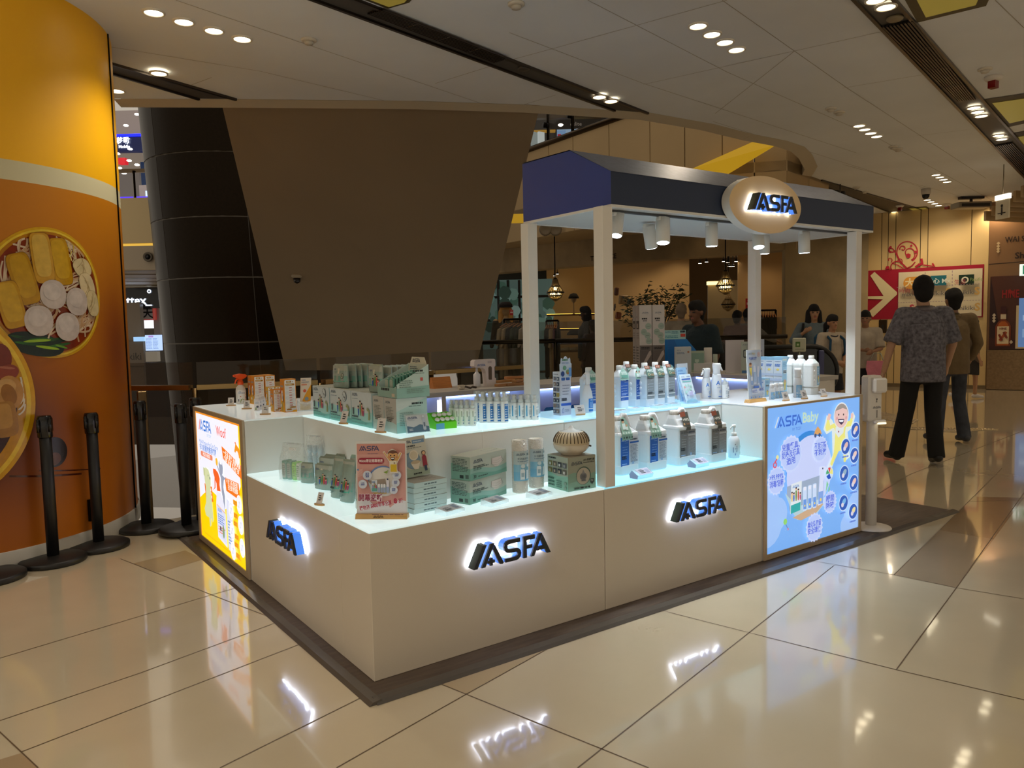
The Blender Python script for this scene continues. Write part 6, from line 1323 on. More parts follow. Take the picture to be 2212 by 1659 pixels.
mist(on(1565, 862, HT, 0, .02), 'small clear pump bottle right of the tall mist sprayer', .125, .0165, 'pump'); mist(on(1577, 860, HT, .005, .03), 'short clear pump bottle at the end of the row beside the sign', .1, .0145, 'pump')
hdl = thing('steamer_handle', 'white curved appliance handle with a dark slot, sticking up behind the refill bottles', 'appliance', on(1322, 868, HT, .01, -.02))
m = MB(); m.tube([(0, 0, 0), (.005, 0, .1), (.03, 0, .17), (.07, 0, .20), (.105, 0, .215)], [.02, .02, .017, .02, .012], 'e4e4e8', 'gloss', 14); m.obj('handle', hdl)
m = MB(); m.tube([(.06, -.0165, .202), (.095, -.0125, .216)], .007, '24262c', 'gloss', 10); m.obj('slot', hdl)
def sign_board(label, base, w, h, rz, artf, thick=.004, lean=.06, footw=None):
 r = thing('table_sign', label, 'sign', base, rz); fw = (footw or w * 1.02) / 2
 m = MB(); m.prism([(-.022, 0), (.022, 0), (.014, .019), (-.014, .019)], -fw, fw, 'c89a5c', 'wood', 0); m.obj('wooden_base', r)
 m = MB(); V = Vector((0, math.sin(lean), math.cos(lean))); o = Vector((-w / 2, -.002, .016)); th = Vector((0, thick, 0))
 m.loft([[o, o + Vector((w, 0, 0)), o + Vector((w, 0, 0)) + th, o + th], [o + V * h, o + V * h + Vector((w, 0, 0)), o + V * h + Vector((w, 0, 0)) + th, o + V * h + th]], 'dde0e0', 'gloss', False)
 A = Art(m, o, (1, 0, 0), V, 'gloss', .00035, w, h); artf(A); m.obj('board', r); return r
def pink(A):
 A.rect(.025, .0, .975, .965, 'd8a098'); A.rect(.025, .82, .975, .965, 'd09488')
 A.poly([(.025, .18), (.12, .22), (.25, .19), (.33, .13), (.5, .15), (.62, .18), (.7, .13), (.85, .2), (.975, .18), (.975, 0), (.025, 0)], 'e4e0e4'); A.poly([(.62, .14), (.75, .14), (.66, .09)], 'd8a098')
 A.logo(.07, .87, .065, '3c4270'); A.fine(.24, .825, .46, .835, 1, '9a7080', .8)
 A.rrect(.05, .69, .56, .775, .042, '9c1030'); A.text('Mikiki限定開幕禮遇', .305, .715, .034, 'f8e0e0', 'c', .02, maxw=.46)
 A.disk(.53, .46, .205, '6888c0', n=36); A.disk(.545, .445, .20, 'dcd8d4', n=36); A.poly([(.24, .46), (.58, .49), (.6, .4), (.26, .39)], '9a8c80'); A.poly([(.24, .45), (.3, .31), (.36, .29), (.64, .29), (.68, .33), (.6, .4), (.3, .41)], 'b8ccd0'); A.rect(.34, .285, .6, .30, 'c8a050')
 A.rect(.31, .31, .42, .47, 'dce4ec'); A.rect(.315, .315, .415, .36, '60b0a8'); A.family(.365, .36, .07, 4); A.fine(.32, .43, .41, .46, 1, '4068a0')
 for i in range(3): A.rect(.44 + i * .055, .3, .48 + i * .055, .42, 'e4e6f0'); A.rect(.443 + i * .055, .3, .477 + i * .055, .37, '98a8d0')
 A.rect(.61, .3, .66, .47, 'dcdcec'); A.rect(.61, .3, .66, .38, 'a0b0d8'); A.disk(.635, .485, .012, '303860'); A.poly([(.56, .58), (.66, .61), (.62, .57), (.68, .60), (.62, .56)], '80a030'); A.poly([(.68, .34), (.7, .40), (.69, .33)], '506a20')
 def bub(u, v, r, ls):
  A.disk(u, v, r, 'd0d8e8', n=24)
  for i, t_ in enumerate(ls): A.text(t_, u, v + .022 * (len(ls) / 2 - i) - .016, .017, '4058a8', 'c', .02, 3, r * 1.2)
 bub(.24, .54, .062, ['兒童餐具', '奶嘴及玩具', '適用']); bub(.15, .42, .06, ['>99.999%', '消毒殺菌']); bub(.82, .54, .062, ['不含酒精', '不刺激']); bub(.80, .44, .055, ['無化學殘留', '安全環保']); bub(.76, .34, .054, ['瞬間', '除味'])
 for i in range(7): A.line([(.03, .60 - i * .014), (.16, .66 - i * .014 - .03)], .004, 'e8c8c4')
 A.disk(.07, .62, .016, '6888b8', n=5)
 A.poly([(.56, .86), (.60, .87), (.64, .82), (.68, .88), (.75, .90), (.82, .88), (.86, .82), (.90, .86), (.94, .84), (.90, .78), (.86, .73), (.84, .70), (.84, .62), (.86, .57), (.70, .57), (.69, .65), (.69, .72), (.60, .82)], 'e4dcd0')
 A.poly([(.575, .852), (.60, .855), (.66, .79), (.70, .76), (.82, .76), (.87, .80), (.90, .85), (.925, .845), (.88, .77), (.83, .72), (.83, .6), (.71, .6), (.71, .72)], 'd8a860'); A.poly([(.70, .74), (.83, .74), (.825, .685), (.71, .685)], 'e8e0c8'); A.rect(.71, .59, .83, .69, 'd8b818')
 A.disk(.76, .81, .072, 'd8a468', n=24); A.poly([(.76 + .1 * math.cos(k * PI / 8), .83 + .055 * math.sin(k * PI / 8)) for k in range(9)] + [(.70, .845), (.76, .835), (.83, .845)], '6a3c24'); A.disk(.72, .81, .009, '201818', n=8); A.disk(.79, .811, .009, '201818', n=8); A.disk(.69, .79, .01, 'c87860', n=8); A.disk(.835, .79, .01, 'c87860', n=8)
 A.poly([(.715, .785), (.80, .785), (.79, .757), (.757, .742), (.725, .757)], '282024'); A.poly([(.725, .78), (.79, .78), (.78, .765), (.735, .765)], 'f4f0f0'); A.disk(.79, .71, .009, '6a4030', n=8)
 A.text('開幕迎新', .085, .205, .072, 'f0e4ec', bold=.07, maxw=.46); A.text('開幕迎新', .085, .205, .072, '8c1848', bold=.02, maxw=.46)
 A.text('購物滿', .10, .07, .048, 'b02848', bold=.02, rot=8, maxw=.2); A.text('$800', .32, .105, .048, 'b02848', bold=.04, rot=8, maxw=.14); A.text('即享全單', .47, .125, .05, 'b02848', bold=.02, rot=8, maxw=.26); A.text('8', .77, .165, .065, 'b02848', bold=.05, rot=6); A.text('折', .86, .175, .048, 'b02848', bold=.02, rot=6)
 A.fine(.34, .008, .96, .018, 1, '603848', .8)
pA = on(776, 1121, HL); pB = on(886, 1121, HL); rz_ = math.atan2(pB.y - pA.y, pB.x - pA.x); c_ = (pA + pB) / 2; c_.z = HL
ps = sign_board('pink promotional sign in a wooden base with a cartoon child, at the near corner', c_ + Vector((0, .02, 0)), (pB - pA).length, HZ(c_, 957) - .014, rz_, pink)
m = MB(); A = Art(m, (-.04, -.0225, .004), (1, 0, 0), (0, .35, .94), 'wood', .0003, .08, .014); A.logo(.1, .1, .7, '5a3c20'); m.obj('engraved_logo', ps)
def baby_sign(A):
 A.rect(.01, .01, .99, .99, 'bccce0'); A.disk(1.0, .4, .22, '88b0e0') if 0 else A.poly([(.99, .62), (.90, .58), (.82, .5), (.80, .4), (.84, .3), (.92, .23), (.99, .2)], '78a4dc'); A.logo(.1, .9, .04, '8898a8'); A.text('Baby', .38, .905, .04, 'd8c890'); A.disk(.85, .9, .045, 'e09898'); A.disk(.85, .9, .038, 'c8c8d4'); A.fine(.8, .88, .9, .92, 2, 'd08080')
 A.text('多功能衛生噴霧', .12, .80, .045, '4058a0', bold=.02, maxw=.55); A.disk(.2, .70, .045, 'd8a070', n=14); A.disk(.2, .72, .04, '6a4430', n=12, ry=.022); A.poly([(.08, .72), (.12, .64), (.28, .64), (.34, .72), (.28, .6), (.26, .52), (.22, .46), (.16, .52), (.12, .6)], 'e0cc60')
 A.poly([(.38, .3), (.56, .3), (.56, .62), (.52, .68), (.42, .68), (.38, .62)], 'd4dcec'); A.rect(.4, .34, .54, .55, 'a0bce0'); A.poly([(.64, .3), (.76, .3), (.74, .5), (.80, .66), (.66, .66)], 'd8dcec'); A.rect(.65, .32, .75, .45, 'a0bce0'); A.rect(.16, .28, .3, .46, 'd8e0ec'); A.rect(.17, .29, .29, .38, '88a8d8')
 A.rrect(.34, .225, .72, .27, .02, '4c70b8'); A.rrect(.18, .11, .78, .22, .02, 'd0d8e4'); A.fine(.22, .13, .62, .2, 3, '5068a8'); A.text('$218', .72, .17, .045, '4058b8', bold=.03); A.disk(.12, .045, .018, '5080c8'); A.disk(.42, .045, .018, '5080c8'); A.disk(.68, .045, .018, '5080c8'); A.fine(.17, .035, .36, .055, 1, '7088b0'); A.fine(.47, .035, .62, .055, 1, '7088b0'); A.fine(.73, .035, .9, .055, 1, '7088b0')
c_ = on(1632, 869, HT, 0, .02)
sign_board('pale blue baby product sign in a light wooden foot on the tall right cabinet', c_, .130, HZ(c_, 754) - .02, .02, baby_sign, footw=.155)
for x, y, w, tp, l_, dy in [(1587, 842, .115, 735, 'plain white sheet holder standing behind the mist sprayers', .9), (1616, 846, .085, 738, 'grey green notice sheet behind the baby product sign', .85), (1633, 842, .10, 733, 'small blue printed notice at the far back right of the kiosk', 1.2)]:
 b_ = bpX(x, y, 4.36 + dy * .1); b_.z = .8805
 r = thing('sheet_holder', l_, 'notice', b_, -.75); hh = max(.1, HZ(b_, tp)); w_ = w * depth(b_) / 4.9
 m = MB(); m.rbox(-w_ / 2, w_ / 2, 0, .006, 0, hh, 'c8c4c8' if 'plain' in l_ else 'b0bcb4', 'satin', .001); A = Art(m, (-w_ / 2, -.0002, 0), (1, 0, 0), (0, 0, 1), 'paper', .0004, w_, hh)
 if 'grey' in l_: A.text('ASFA', .1, .88, .05, '6a7888'); A.rrect(.15, .5, .7, .75, .03, '303c48'); A.rrect(.2, .53, .65, .72, .03, 'a8b4b0'); A.rect(.05, .02, .95, .1, '4878b0')
 elif 'blue' in l_: A.rect(0, 0, 1, 1, 'b8c4dc'); A.fine(.1, .8, .8, .9, 1, '2c3c70'); A.fine(.1, .3, .9, .7, 5, '4860a0')
 m.obj('sheet', r); m = MB(); m.rbox(-w_ / 2, w_ / 2, -.02, .03, 0, .006, 'c8c8c8', 'satin', .001); m.obj('foot', r)
def baby_box(loc, label, w, d, h):
 def art(F):
  A = F['F']; A.rect(0, 0, 1, 1, '9cc4dc'); A.fine(.1, .9, .9, .95, 1, 'd0d8c8', .9); A.fine(.15, .74, .85, .86, 3, '5888b0'); A.disk(.5, .6, .09, 'd8e4e4', n=12, ry=.06); A.fine(.2, .56, .8, .64, 2, '303c50', .8); A.disk(.5, .34, .05, 'c8a078', n=10); A.poly([(.2, .34), (.35, .24), (.4, .1), (.6, .1), (.65, .24), (.8, .34), (.6, .3), (.4, .3)], 'd8c870')
  A = F['L']; A.rect(0, 0, 1, 1, 'd4e2f0'); A.rect(0, .92, 1, 1, '8cbcdc'); A.fine(.15, .86, .85, .9, 1, '6888b0'); A.fine(.15, .74, .85, .82, 2, '4878c0', .8); A.disk(.5, .66, .05, 'e0d070', n=8, ry=.03); A.disk(.3, .52, .1, 'b8cce8', n=10, ry=.04); A.disk(.72, .52, .1, 'b8cce8', n=10, ry=.04); A.disk(.3, .38, .1, 'b8cce8', n=10, ry=.04); A.disk(.72, .38, .1, 'b8cce8', n=10, ry=.04); A.fine(.1, .1, .9, .25, 3, '88a0c8')
  F['T'].rect(0, 0, 1, 1, '88b8d8')
 carton('baby_product_box', label, w, d, h, '9cc4dc', art, loc)
p = on(1688, 851, HT); hb_ = HZ(p, 772)
for i, (dx, dy, l_) in enumerate([(.033, .03, 'front left blue baby box of the tall cluster on the right cabinet'), (.093, .03, 'front right blue baby box of the tall cluster'), (.033, .094, 'blue baby box behind the front left one'), (.093, .094, 'blue baby box at the back right of the cluster'), (.033, .158, 'blue baby box at the back left of the cluster')]): baby_box(p + Vector((dx, dy, 0)), l_, .058, .062, hb_)
p2 = on(1668, 858, HT); baby_box(p2 + Vector((0, .06, 0)), 'short blue baby box behind the three small bottles', .05, .05, .115)
for i, (x, y) in enumerate([(1667, 863), (1677, 861), (1687, 860)]):
 bottle('small_bottle', ['small baby bottle nearest the baby product sign', 'middle one of three small blue and white baby bottles', 'small baby bottle beside the left price card'][i], on(x, y, HT, 0, .018), [(.0145, 0), (.016, .002), (.016, .06), (.011, .068)], 'e8ecf0', lambda mk: (lambda A: (lab(A, 0, .02, 1, .72, '90c0e4'), [A.disk(.2 + .3 * k, .3 + .2 * (k % 2), .1, 'd8c878' if k == 1 else 'd8ecf8', n=8) for k in range(3)]))(mk(.0163, 0, .06, 2.6)), lambda m: m.lathe([(.0125, .066), (.0125, .092), (.001, .093)], 'f0f0f0', 'satin', 14))
sprayer(on(1723, 859, HT, 0, .028), 'white mist sprayer with a baby blue lower half and a black nozzle dot', .175, .024, baby=True, rz=0)
def baby_jug(loc, label, h=.2, w=.085, front=True):
 r = thing('baby_refill_bottle', label, 'bottle', loc, 0)
 m = MB()
 def sq(wx, dy, z, e=.016):
  P = []
  for cx, cy, a0 in ((wx / 2 - e, dy / 2 - e, 0), (-wx / 2 + e, dy / 2 - e, 90), (-wx / 2 + e, -dy / 2 + e, 180), (wx / 2 - e, -dy / 2 + e, 270)):
   for k in range(4): a = math.radians(a0 + k * 30); P.append((cx + e * math.cos(a), cy + e * math.sin(a), z))
  return P
 d = w * .8
 m.loft([sq(w * .9, d * .9, 0), sq(w * .95, d * .95, .004), sq(w * .95, d * .95, h * .17), sq(w * .85, d * .85, h * .19), sq(w, d, h * .21), sq(w, d, h * .72), sq(w * 1.02, d * 1.02, h * .74), sq(w * .96, d * .96, h * .8), sq(w * .5, d * .5, h * .9, .012), sq(w * .44, d * .44, h * .91, .012)], 'e8ecea', 'satin', False)
 for z in (.36, .48, .60): m.ball((-w * .2, -d / 2, h * z), .0085, 'f4f6f6', 'satin', 10, (1, .35, 1))
 F = faces(m, w, d, h); A = F['F']; A.rect(.6, .24, .94, .72, '8cb8d4'); A.disk(.77, .46, .035, 'c8a078', n=8); A.poly([(.66, .44), (.72, .38), (.74, .3), (.8, .3), (.82, .38), (.9, .44)], 'd8c870'); A.fine(.64, .52, .9, .68, 4, 'c8dcec'); [A.disk(.66 + .06 * k, .28 + .03 * (k % 2), .014, 'd8e8f4', n=6) for k in range(4)]
 m.obj('body', r); m = MB(); m.lathe([(w * .19, h * .905), (w * .2, h * .91), (w * .2, h * .99), (w * .18, h)], 'f0f2f0', 'satin', 20); m.obj('cap', r)
p = on(1752, 853, HT, 0, .04); hj = HZ(p, 768)
baby_jug(p, 'front white baby refill bottle with a blue cartoon label', hj)
baby_jug(p + Vector((.0, .075, 0)), 'white baby refill bottle behind the front one', hj); baby_jug(p + Vector((.0, .15, 0)), 'white baby refill bottle at the back, only its cap and shoulder showing', hj)
price_card(1698, 866, HT, 'price card right beside the three small baby bottles', -.05, 3, .052, .05); price_card(1738, 862, HT, 'price card in front of the baby mist sprayer', -.05, 3, .05, .05); price_card(1780, 857, HT, 'price card at the right end in front of the baby refill bottle', -.05, 2, .05, .045)
zb = thing('clear_zip_bag', 'clear handled plastic bag holding mint and green wipe packs', 'bag', on(628, 1040, HL, .03, .03), -1.1)
def bag_film(m, w, d, h, top=.0):
 R_ = []
 for z, kx, ky in [(0, 1, 1), (.3, 1.04, 1.05), (.62, .98, .8), (.85, .92, .25), (1, .86, .04)]:
  R_.append([(w / 2 * kx * math.copysign(abs(math.cos(t_)) ** .5, math.cos(t_)), d / 2 * ky * math.copysign(abs(math.sin(t_)) ** .6, math.sin(t_)), z * h + .004 * math.sin(t_ * 5)) for t_ in [2 * PI * k / 28 for k in range(28)]])
 m.loft(R_, 'e8ecec', 'film')
m = MB(); bag_film(m, .16, .08, .185); m.rbox(-.025, .025, -.006, -.003, .15, .165, 'f4f6f6', 'gloss', .002); m.obj('bag', zb)
for i, (c, x) in enumerate([('58a898', -.045), ('58a898', -.012), ('7ce020', .022), ('d8e8d8', .05)]):
 m = MB(); m.rbox(x - .014, x + .014, -.025, .025, .003, .10 - i * .003, c, 'foil', .004); A = Art(m, (x - .0142, -.0252, .003), (1, 0, 0), (0, 0, 1), 'foil', .0003, .028, .095); A.rrect(.1, .1, .9, .9, .1, 'a8b4a8' if i < 2 else ('b0f060' if i == 2 else 'e8e8e0')); A.fine(.2, .2, .8, .8, 6, '607068' if i < 2 else '409010'); m.obj('wipe_pack', zb)
zb2 = thing('clear_zip_bag', 'clear plastic bag with small clear bottles standing behind the foil pouches', 'bag', on(668, 1030, HL, .06, .06), -1.1)
m = MB(); bag_film(m, .13, .07, .20); m.obj('bag', zb2)
for i in range(3):
 m = MB(); m.lathe([(.013, .003), (.014, .006), (.014, .09), (.009, .1), (.009, .11), (.013, .112), (.013, .15), (.001, .151)], 'c8dce8', 'gloss', 12, (-.036 + i * .034, 0, 0)); m.obj('bottle', zb2)
pr = -PI / 2 + .35
pouch('foil_pouch', 'short folded mint foil pouch next to the clear bag on the lower deck', on(651, 1048, HL, .045, .03), .075, .098, .05, pr + .15, 'plain')
pouch('foil_pouch', 'wide foil pouch with cartoon people in the middle of the lower left deck', on(688, 1062, HL, .045, .03), .125, .118, .06, pr, 'family')
for i in range(4): pouch('foil_pouch', 'foil pouch standing behind the wide one on the lower left deck, %s from the front' % ['first', 'second', 'third', 'fourth'][i], on(676, 1050, HL, .095 + i * .022, .05 - i * .015), .11, .122 + (i % 2) * .01, .03, pr, 'plain', col='8a9a90')
pouch('foil_pouch', 'tall foil pouch with cartoon people, left of two leaning ones', on(713, 1082, HL, .05, .035), .07, .185, .05, pr, 'tall', .12, zig=False); pouch('foil_pouch', 'tall foil pouch with cartoon people, right of two leaning ones', on(733, 1091, HL, .05, .03), .075, .185, .05, pr, 'tall', .12, zig=False)
for i in range(3): pouch('foil_pouch', 'tall foil pouch %s behind the two leaning ones' % ['first', 'second', 'third'][i], on(750, 1090, HL, .08 + i * .03, .08 - i * .03), .08, .19, .045, pr, 'plain', .05, col='98bcb4')
pouch('foil_pouch', 'white and silver pouch standing left of the pink sign', on(770, 1108, HL, .05, .03), .085, .15, .05, pr + .1, 'plain', 0, col='c4ccc8', zig=False)
price_card(690, 1092, HL, 'small price card on a wooden foot in front of the foil pouches', -1.2, 3, .034, .052)
def flatart(F):
 A = F['F']; A.rect(0, 0, 1, 1, 'c4dcdc'); A.fine(.3, .3, .8, .7, 1, '607880', .6); A = F['L']; A.rect(0, 0, 1, 1, 'b8d0d0'); A = F['T']; A.rect(0, 0, 1, 1, 'a8a090'); A.fine(.4, .3, .9, .6, 3, '806858')
sx = on(915, 1109, HL); st_rz = .10
for i in range(6): carton('flat_box', 'flat pale box in the stack behind the pink sign, %s from the bottom' % ['first', 'second', 'third', 'fourth', 'fifth', 'sixth'][i], .165, .12, .0205, 'c4d8d8', flatart, sx + Vector((.035 + .002 * (i % 3), .075, i * .0212)), st_rz + .02 * (i % 2))
lb = thing('toilet_product_box', 'upright box with a cartoon toilet and child, leaning on top of the flat boxes', 'box', sx + Vector((.035, .105, .128)), -.02)
m = MB(); V = Vector((-.06, .16, .98)).normalized(); w_, h_ = .120, .165; o = Vector((-.06, -.0, .002)); th = Vector((0, .02, -.003)); U_ = Vector((1, 0, .06)).normalized()
m.loft([[o, o + U_ * w_, o + U_ * w_ + th, o + th], [o + V * h_, o + V * h_ + U_ * w_, o + V * h_ + U_ * w_ + th, o + V * h_ + th]], 'c0c8b8', 'paper', False)
A = Art(m, o, U_, V, 'paper', .0003, w_, h_); A.rect(0, 0, 1, 1, 'd0cec0'); A.poly([(0, 0), (1, 0), (1, .14), (.6, .24), (.3, .18), (0, .28)], 'a8b8a4'); A.logo(.02, .86, .07, '3c4868'); A.rect(.48, .83, .95, .92, '7898b8'); A.fine(.52, .85, .9, .9, 1, 'd0dce8'); A.fine(.05, .76, .6, .8, 1, '484c50', .9); A.fine(.05, .71, .85, .74, 1, '707470'); A.disk(.40, .42, .22, '8098a8', n=30); A.disk(.46, .54, .13, 'e8dcc8', n=20); A.disk(.46, .54, .1, 'd8cab0', n=20); A.poly([(.3, .36), (.68, .36), (.62, .26), (.58, .18), (.42, .18), (.36, .26)], 'e8dcc8'); A.disk(.49, .36, .13, 'c8b494', n=20, ry=.045); A.text('ACTIVE', .04, .56, .03, '202428', bold=.04, rot=12, maxw=.3)
A.poly([(.76, .22), (.93, .22), (.93, .45), (.89, .50), (.80, .50), (.76, .45)], '983040'); A.disk(.845, .56, .06, '281c18', n=14); A.disk(.845, .555, .045, 'e0b48c', n=14); A.rect(.8, .1, .9, .24, '384860'); A.fine(.35, .05, .7, .09, 1, '202824', .9); m.obj('carton', lb)
def maskart(F):
 A = F['F']; A.rect(0, 0, 1, 1, 'b4bcb0'); wave(A, '8cb4a8', .42, .1); wave(A, '70a494', .22, .08); A.logo(.08, .70, .15, '38465c'); A.fine(.08, .48, .5, .60, 2, '50605c', .7); A.text('抗水層口罩', .08, .40, .08, '3c4c4c', maxw=.3); A.text('30', .08, .08, .14, '2c3c3c', bold=.02); A.fine(.2, .08, .5, .16, 1, '3c5450')
 A.poly([(.58, .74), (.84, .76), (.86, .5), (.74, .34), (.66, .36), (.58, .52)], 'd4c8c0'); A.line([(.58, .74), (.56, .5), (.58, .48)], .02, '98807c'); A.line([(.84, .76), (.9, .55), (.86, .5)], .02, '98807c')
 for k in range(3): A.line([(.59, .66 - k * .09), (.72, .6 - k * .1), (.85, .68 - k * .09)], .008, 'a89890')
 A = F['L']; A.rect(0, 0, 1, 1, 'a4b0a4'); A.poly([(0, 0), (1, 0), (1, .5), (0, .7)], '78a494'); A.fine(.08, .35, .9, .92, 9, '4c5c58', .5); A.rect(.45, .08, .65, .22, '283430'); A.rect(.75, .08, .92, .25, '50645c')
 A = F['T']; A.rect(0, 0, 1, 1, 'b8b4a0'); A.rrect(.6, .3, .95, .7, .15, '8a8878'); A.rrect(.61, .33, .94, .67, .14, 'b8b4a0')
P0, P1, P2 = on(1015, 1091, HL), on(985, 1081, HL), on(1094, 1066, HL)
u_ = (P2 - P0); rzm = math.atan2(u_.y, u_.x); W_ = u_.length; Dm = .105
cen = P0 + Vector((math.cos(rzm), math.sin(rzm), 0)) * W_ / 2 + Vector((-math.sin(rzm), math.cos(rzm), 0)) * Dm / 2
hm = HZ(P0, 1040)
carton('face_mask_box', 'lower one of two stacked mint face mask boxes', W_, Dm, hm, 'b0bcb0', maskart, cen, rzm); carton('face_mask_box', 'upper one of two stacked mint face mask boxes', W_ * 1.0, Dm, hm, 'b0bcb0', maskart, cen + Vector((.003, -.002, hm + .0006)), rzm + .012)
def cups(px_, py_, top, label):
 p = on(px_, py_, HL, 0, .038); h = HZ(p, top); r = .0355
 t_ = thing('cup_stack', label, 'paper cups', p, 0)
 m = MB(); pf_ = [(r * .82, 0)]; n = 24
 for i in range(n): z = h * i / n; pf_ += [(r * .93, z + .001), (r, z + h / n * .7), (r * .97, z + h / n * .95)]
 pf_ += [(r * .9, h), (r * .8, h - .003), (r * .62, h * .93)]
 m.lathe(pf_, 'e4ddd0', 'satin', 28); m.obj('cups', t_)
 m = MB(); m.lathe([(r + .001, 0), (r + .0015, h * .3), (r + .0012, h), (r * .85, h + .001)], 'e8ecec', 'film', 24, caps=False); m.obj('clear_wrap', t_)
 m = MB()
 def fn(u, v, k): a = -PI / 2 + (u - .5) * 2.9; return Vector(((r + .0018 + k) * math.cos(a), (r + .0018 + k) * math.sin(a), h * (.24 + .56 * v)))
 A = Art(m, (0, 0, 0), (1, 0, 0), (0, 0, 1), 'gloss', .0003, r * 2.9, h * .56, fn)
 lab(A, 0, 0, 1, 1, 'b8c8cc', 12); lab(A, 0, 0, 1, .55, '88bcd4', 12); lab(A, 0, .0, 1, .3, '78b4d4', 12); A.logo(.14, .86, .07, '4c6078'); A.rect(.62, .84, .8, .92, '7a8c8c'); A.text('多功能抹布', .2, .72, .06, '384c60', maxw=.5); A.fine(.2, .64, .8, .68, 1, '50708c'); A.disk(.42, .5, .07, 'd0e0e4', n=12); A.disk(.66, .52, .06, 'd0e0e4', n=12); A.poly([(.3, .05), (.48, .05), (.5, .33), (.46, .4), (.32, .4), (.3, .33)], 'e4ecf0'); A.rect(.34, .14, .46, .28, 'a0b8c4'); A.poly([(.54, .06), (.66, .07), (.66, .36), (.56, .36)], 'dce8ee')
 m.obj('printed_sleeve', t_)
cups(1124, 1067, 950, 'shrink-wrapped stack of paper cups with a blue sleeve, left one'); cups(1159, 1056, 947, 'shrink-wrapped stack of paper cups with a blue sleeve, right one next to the diffuser box')
wedge(972, 1108, HL, 'clear acrylic price block right in front of the flat box stack', rzm - .05); wedge(1069, 1089, HL, 'clear acrylic price block in front of the face mask boxes', rzm - .05); wedge(1165, 1073, HL, 'clear acrylic price block in front of the paper cups', rzm - .05, .11)
def diffart(F):
 A = F['F']; A.rect(0, 0, 1, 1, '9ca090'); A.poly([(0, 0), (1, 0), (1, .5), (.7, .42), (.4, .5), (.2, .55), (0, .5)], '86a898'); A.poly([(0, 0), (1, 0), (1, .22), (.5, .3), (0, .25)], '8ab4a4'); A.logo(.1, .76, .1, '3c4858'); A.text('ASFA 家居霧化器', .55, .86, .05, '28302c', bold=.02, maxw=.4); A.text('Household Diffuser', .55, .79, .045, '28302c', maxw=.4, bold=.01)
 A.disk(.55, .42, .27, '3c6058', n=36); A.disk(.54, .41, .25, 'b4ac9c', n=36); A.disk(.54, .40, .13, '7a7c80', n=24, ry=.11); A.poly([(.48, .48), (.6, .48), (.54, .6)], '8a8c90'); [A.line([(.47 + k * .02, .34), (.47 + k * .02, .45)], .006, '50525a') for k in range(8)]; A.rect(.46, .26, .62, .30, '6a6c70'); A.poly([(.78, .3), (.92, .3), (.92, .2), (.85, .13), (.78, .2)], '3c4848'); A.fine(.8, .22, .9, .28, 2, 'd0d8d4'); A.fine(.2, .04, .9, .10, 1, '485c54', .8); A.rect(.45, .045, .5, .095, '181c1c'); A.disk(.74, .07, .03, '202828')
 A = F['L']; A.rect(0, 0, 1, 1, 'aab4a4'); A.poly([(0, 0), (1, 0), (1, .45), (.5, .4), (0, .5)], '8cc0ac'); A.fine(.05, .9, .45, .95, 1, '283030', .9)
 RR = random.Random(6)
 for j in range(2):
  for i in range(4): A.rect(.05 + i * .235, .68 - j * .2, .24 + i * .235, .83 - j * .2, RR.choice(['30343c', '585c64', '484c50', '6a6458', '7a7440'])); A.rect(.09 + i * .235, .7 - j * .2, .17 + i * .235, .78 - j * .2, RR.choice(['d8d8d4', 'b8a890', 'a0a4a8']))
 A.fine(.05, .06, .4, .36, 3, '40685c'); A.fine(.45, .06, .75, .3, 4, '50786c'); A.rect(.82, .18, .94, .26, '88a898'); A.rect(.82, .05, .94, .13, '88a898'); F['T'].rect(0, 0, 1, 1, 'a8a294')
P0, P1, P2 = on(1227.7, 1063, HL), on(1180, 1051.5, HL), on(1287, 1053, HL)
u_ = P2 - P0; rzd = math.atan2(u_.y, u_.x); Wd = u_.length; Dd = (P1 - P0).length; hd_ = HZ(P0, 990)
cen = P0 + Vector((math.cos(rzd), math.sin(rzd), 0)) * Wd / 2 + Vector((-math.sin(rzd), math.cos(rzd), 0)) * Dd / 2
carton('diffuser_box', 'square mint and grey diffuser box with small photos on its left side', Wd, Dd, hd_, 'a0a494', diffart, cen, rzd)
df = thing('aroma_diffuser', 'round cream ribbed diffuser standing on its box', 'diffuser', cen + Vector((-.002, -.004, hd_ + .0006)), 0)
R0 = .084
m = MB(); m.lathe([(.045, 0), (.05, .002), (.05, .008), (.066, .016), (.08, .032), (R0, .048), (R0, .052)], 'd4c8b4', 'gloss', 48); m.obj('water_tank', df)
m = MB(); m.lathe([(R0 - .001, .052), (R0, .055), (.080, .076), (.070, .094), (.056, .106), (.052, .108)], 'c8b898', 'satin', 48, caps=False); m.obj('shell', df)
m = MB(); m.lathe([(.054, .106), (.046, .110), (.022, .116), (.012, .124), (.008, .132), (.004, .134)], 'c8c8c4', 'gloss', 32); m.obj('mist_cap', df)
m = MB()
for k in range(30):
 a = 2 * PI * k / 30
 def pt(r, z): return Vector((math.cos(a) * r, math.sin(a) * r, z))
 m.tube([pt(R0 - .0005, .060), pt(.0808, .076), pt(.0712, .0935), pt(.058, .1052)], .0019, '4a3c2a', 'matte', 5)
m.obj('rib_slots', df, kind='stuff')
m = MB(); m.rbox(.066, .07, -.056, -.04, .036, .044, '5a5248', 'satin', .001); o = m.obj('button', df, (-.006, -.012, 0));
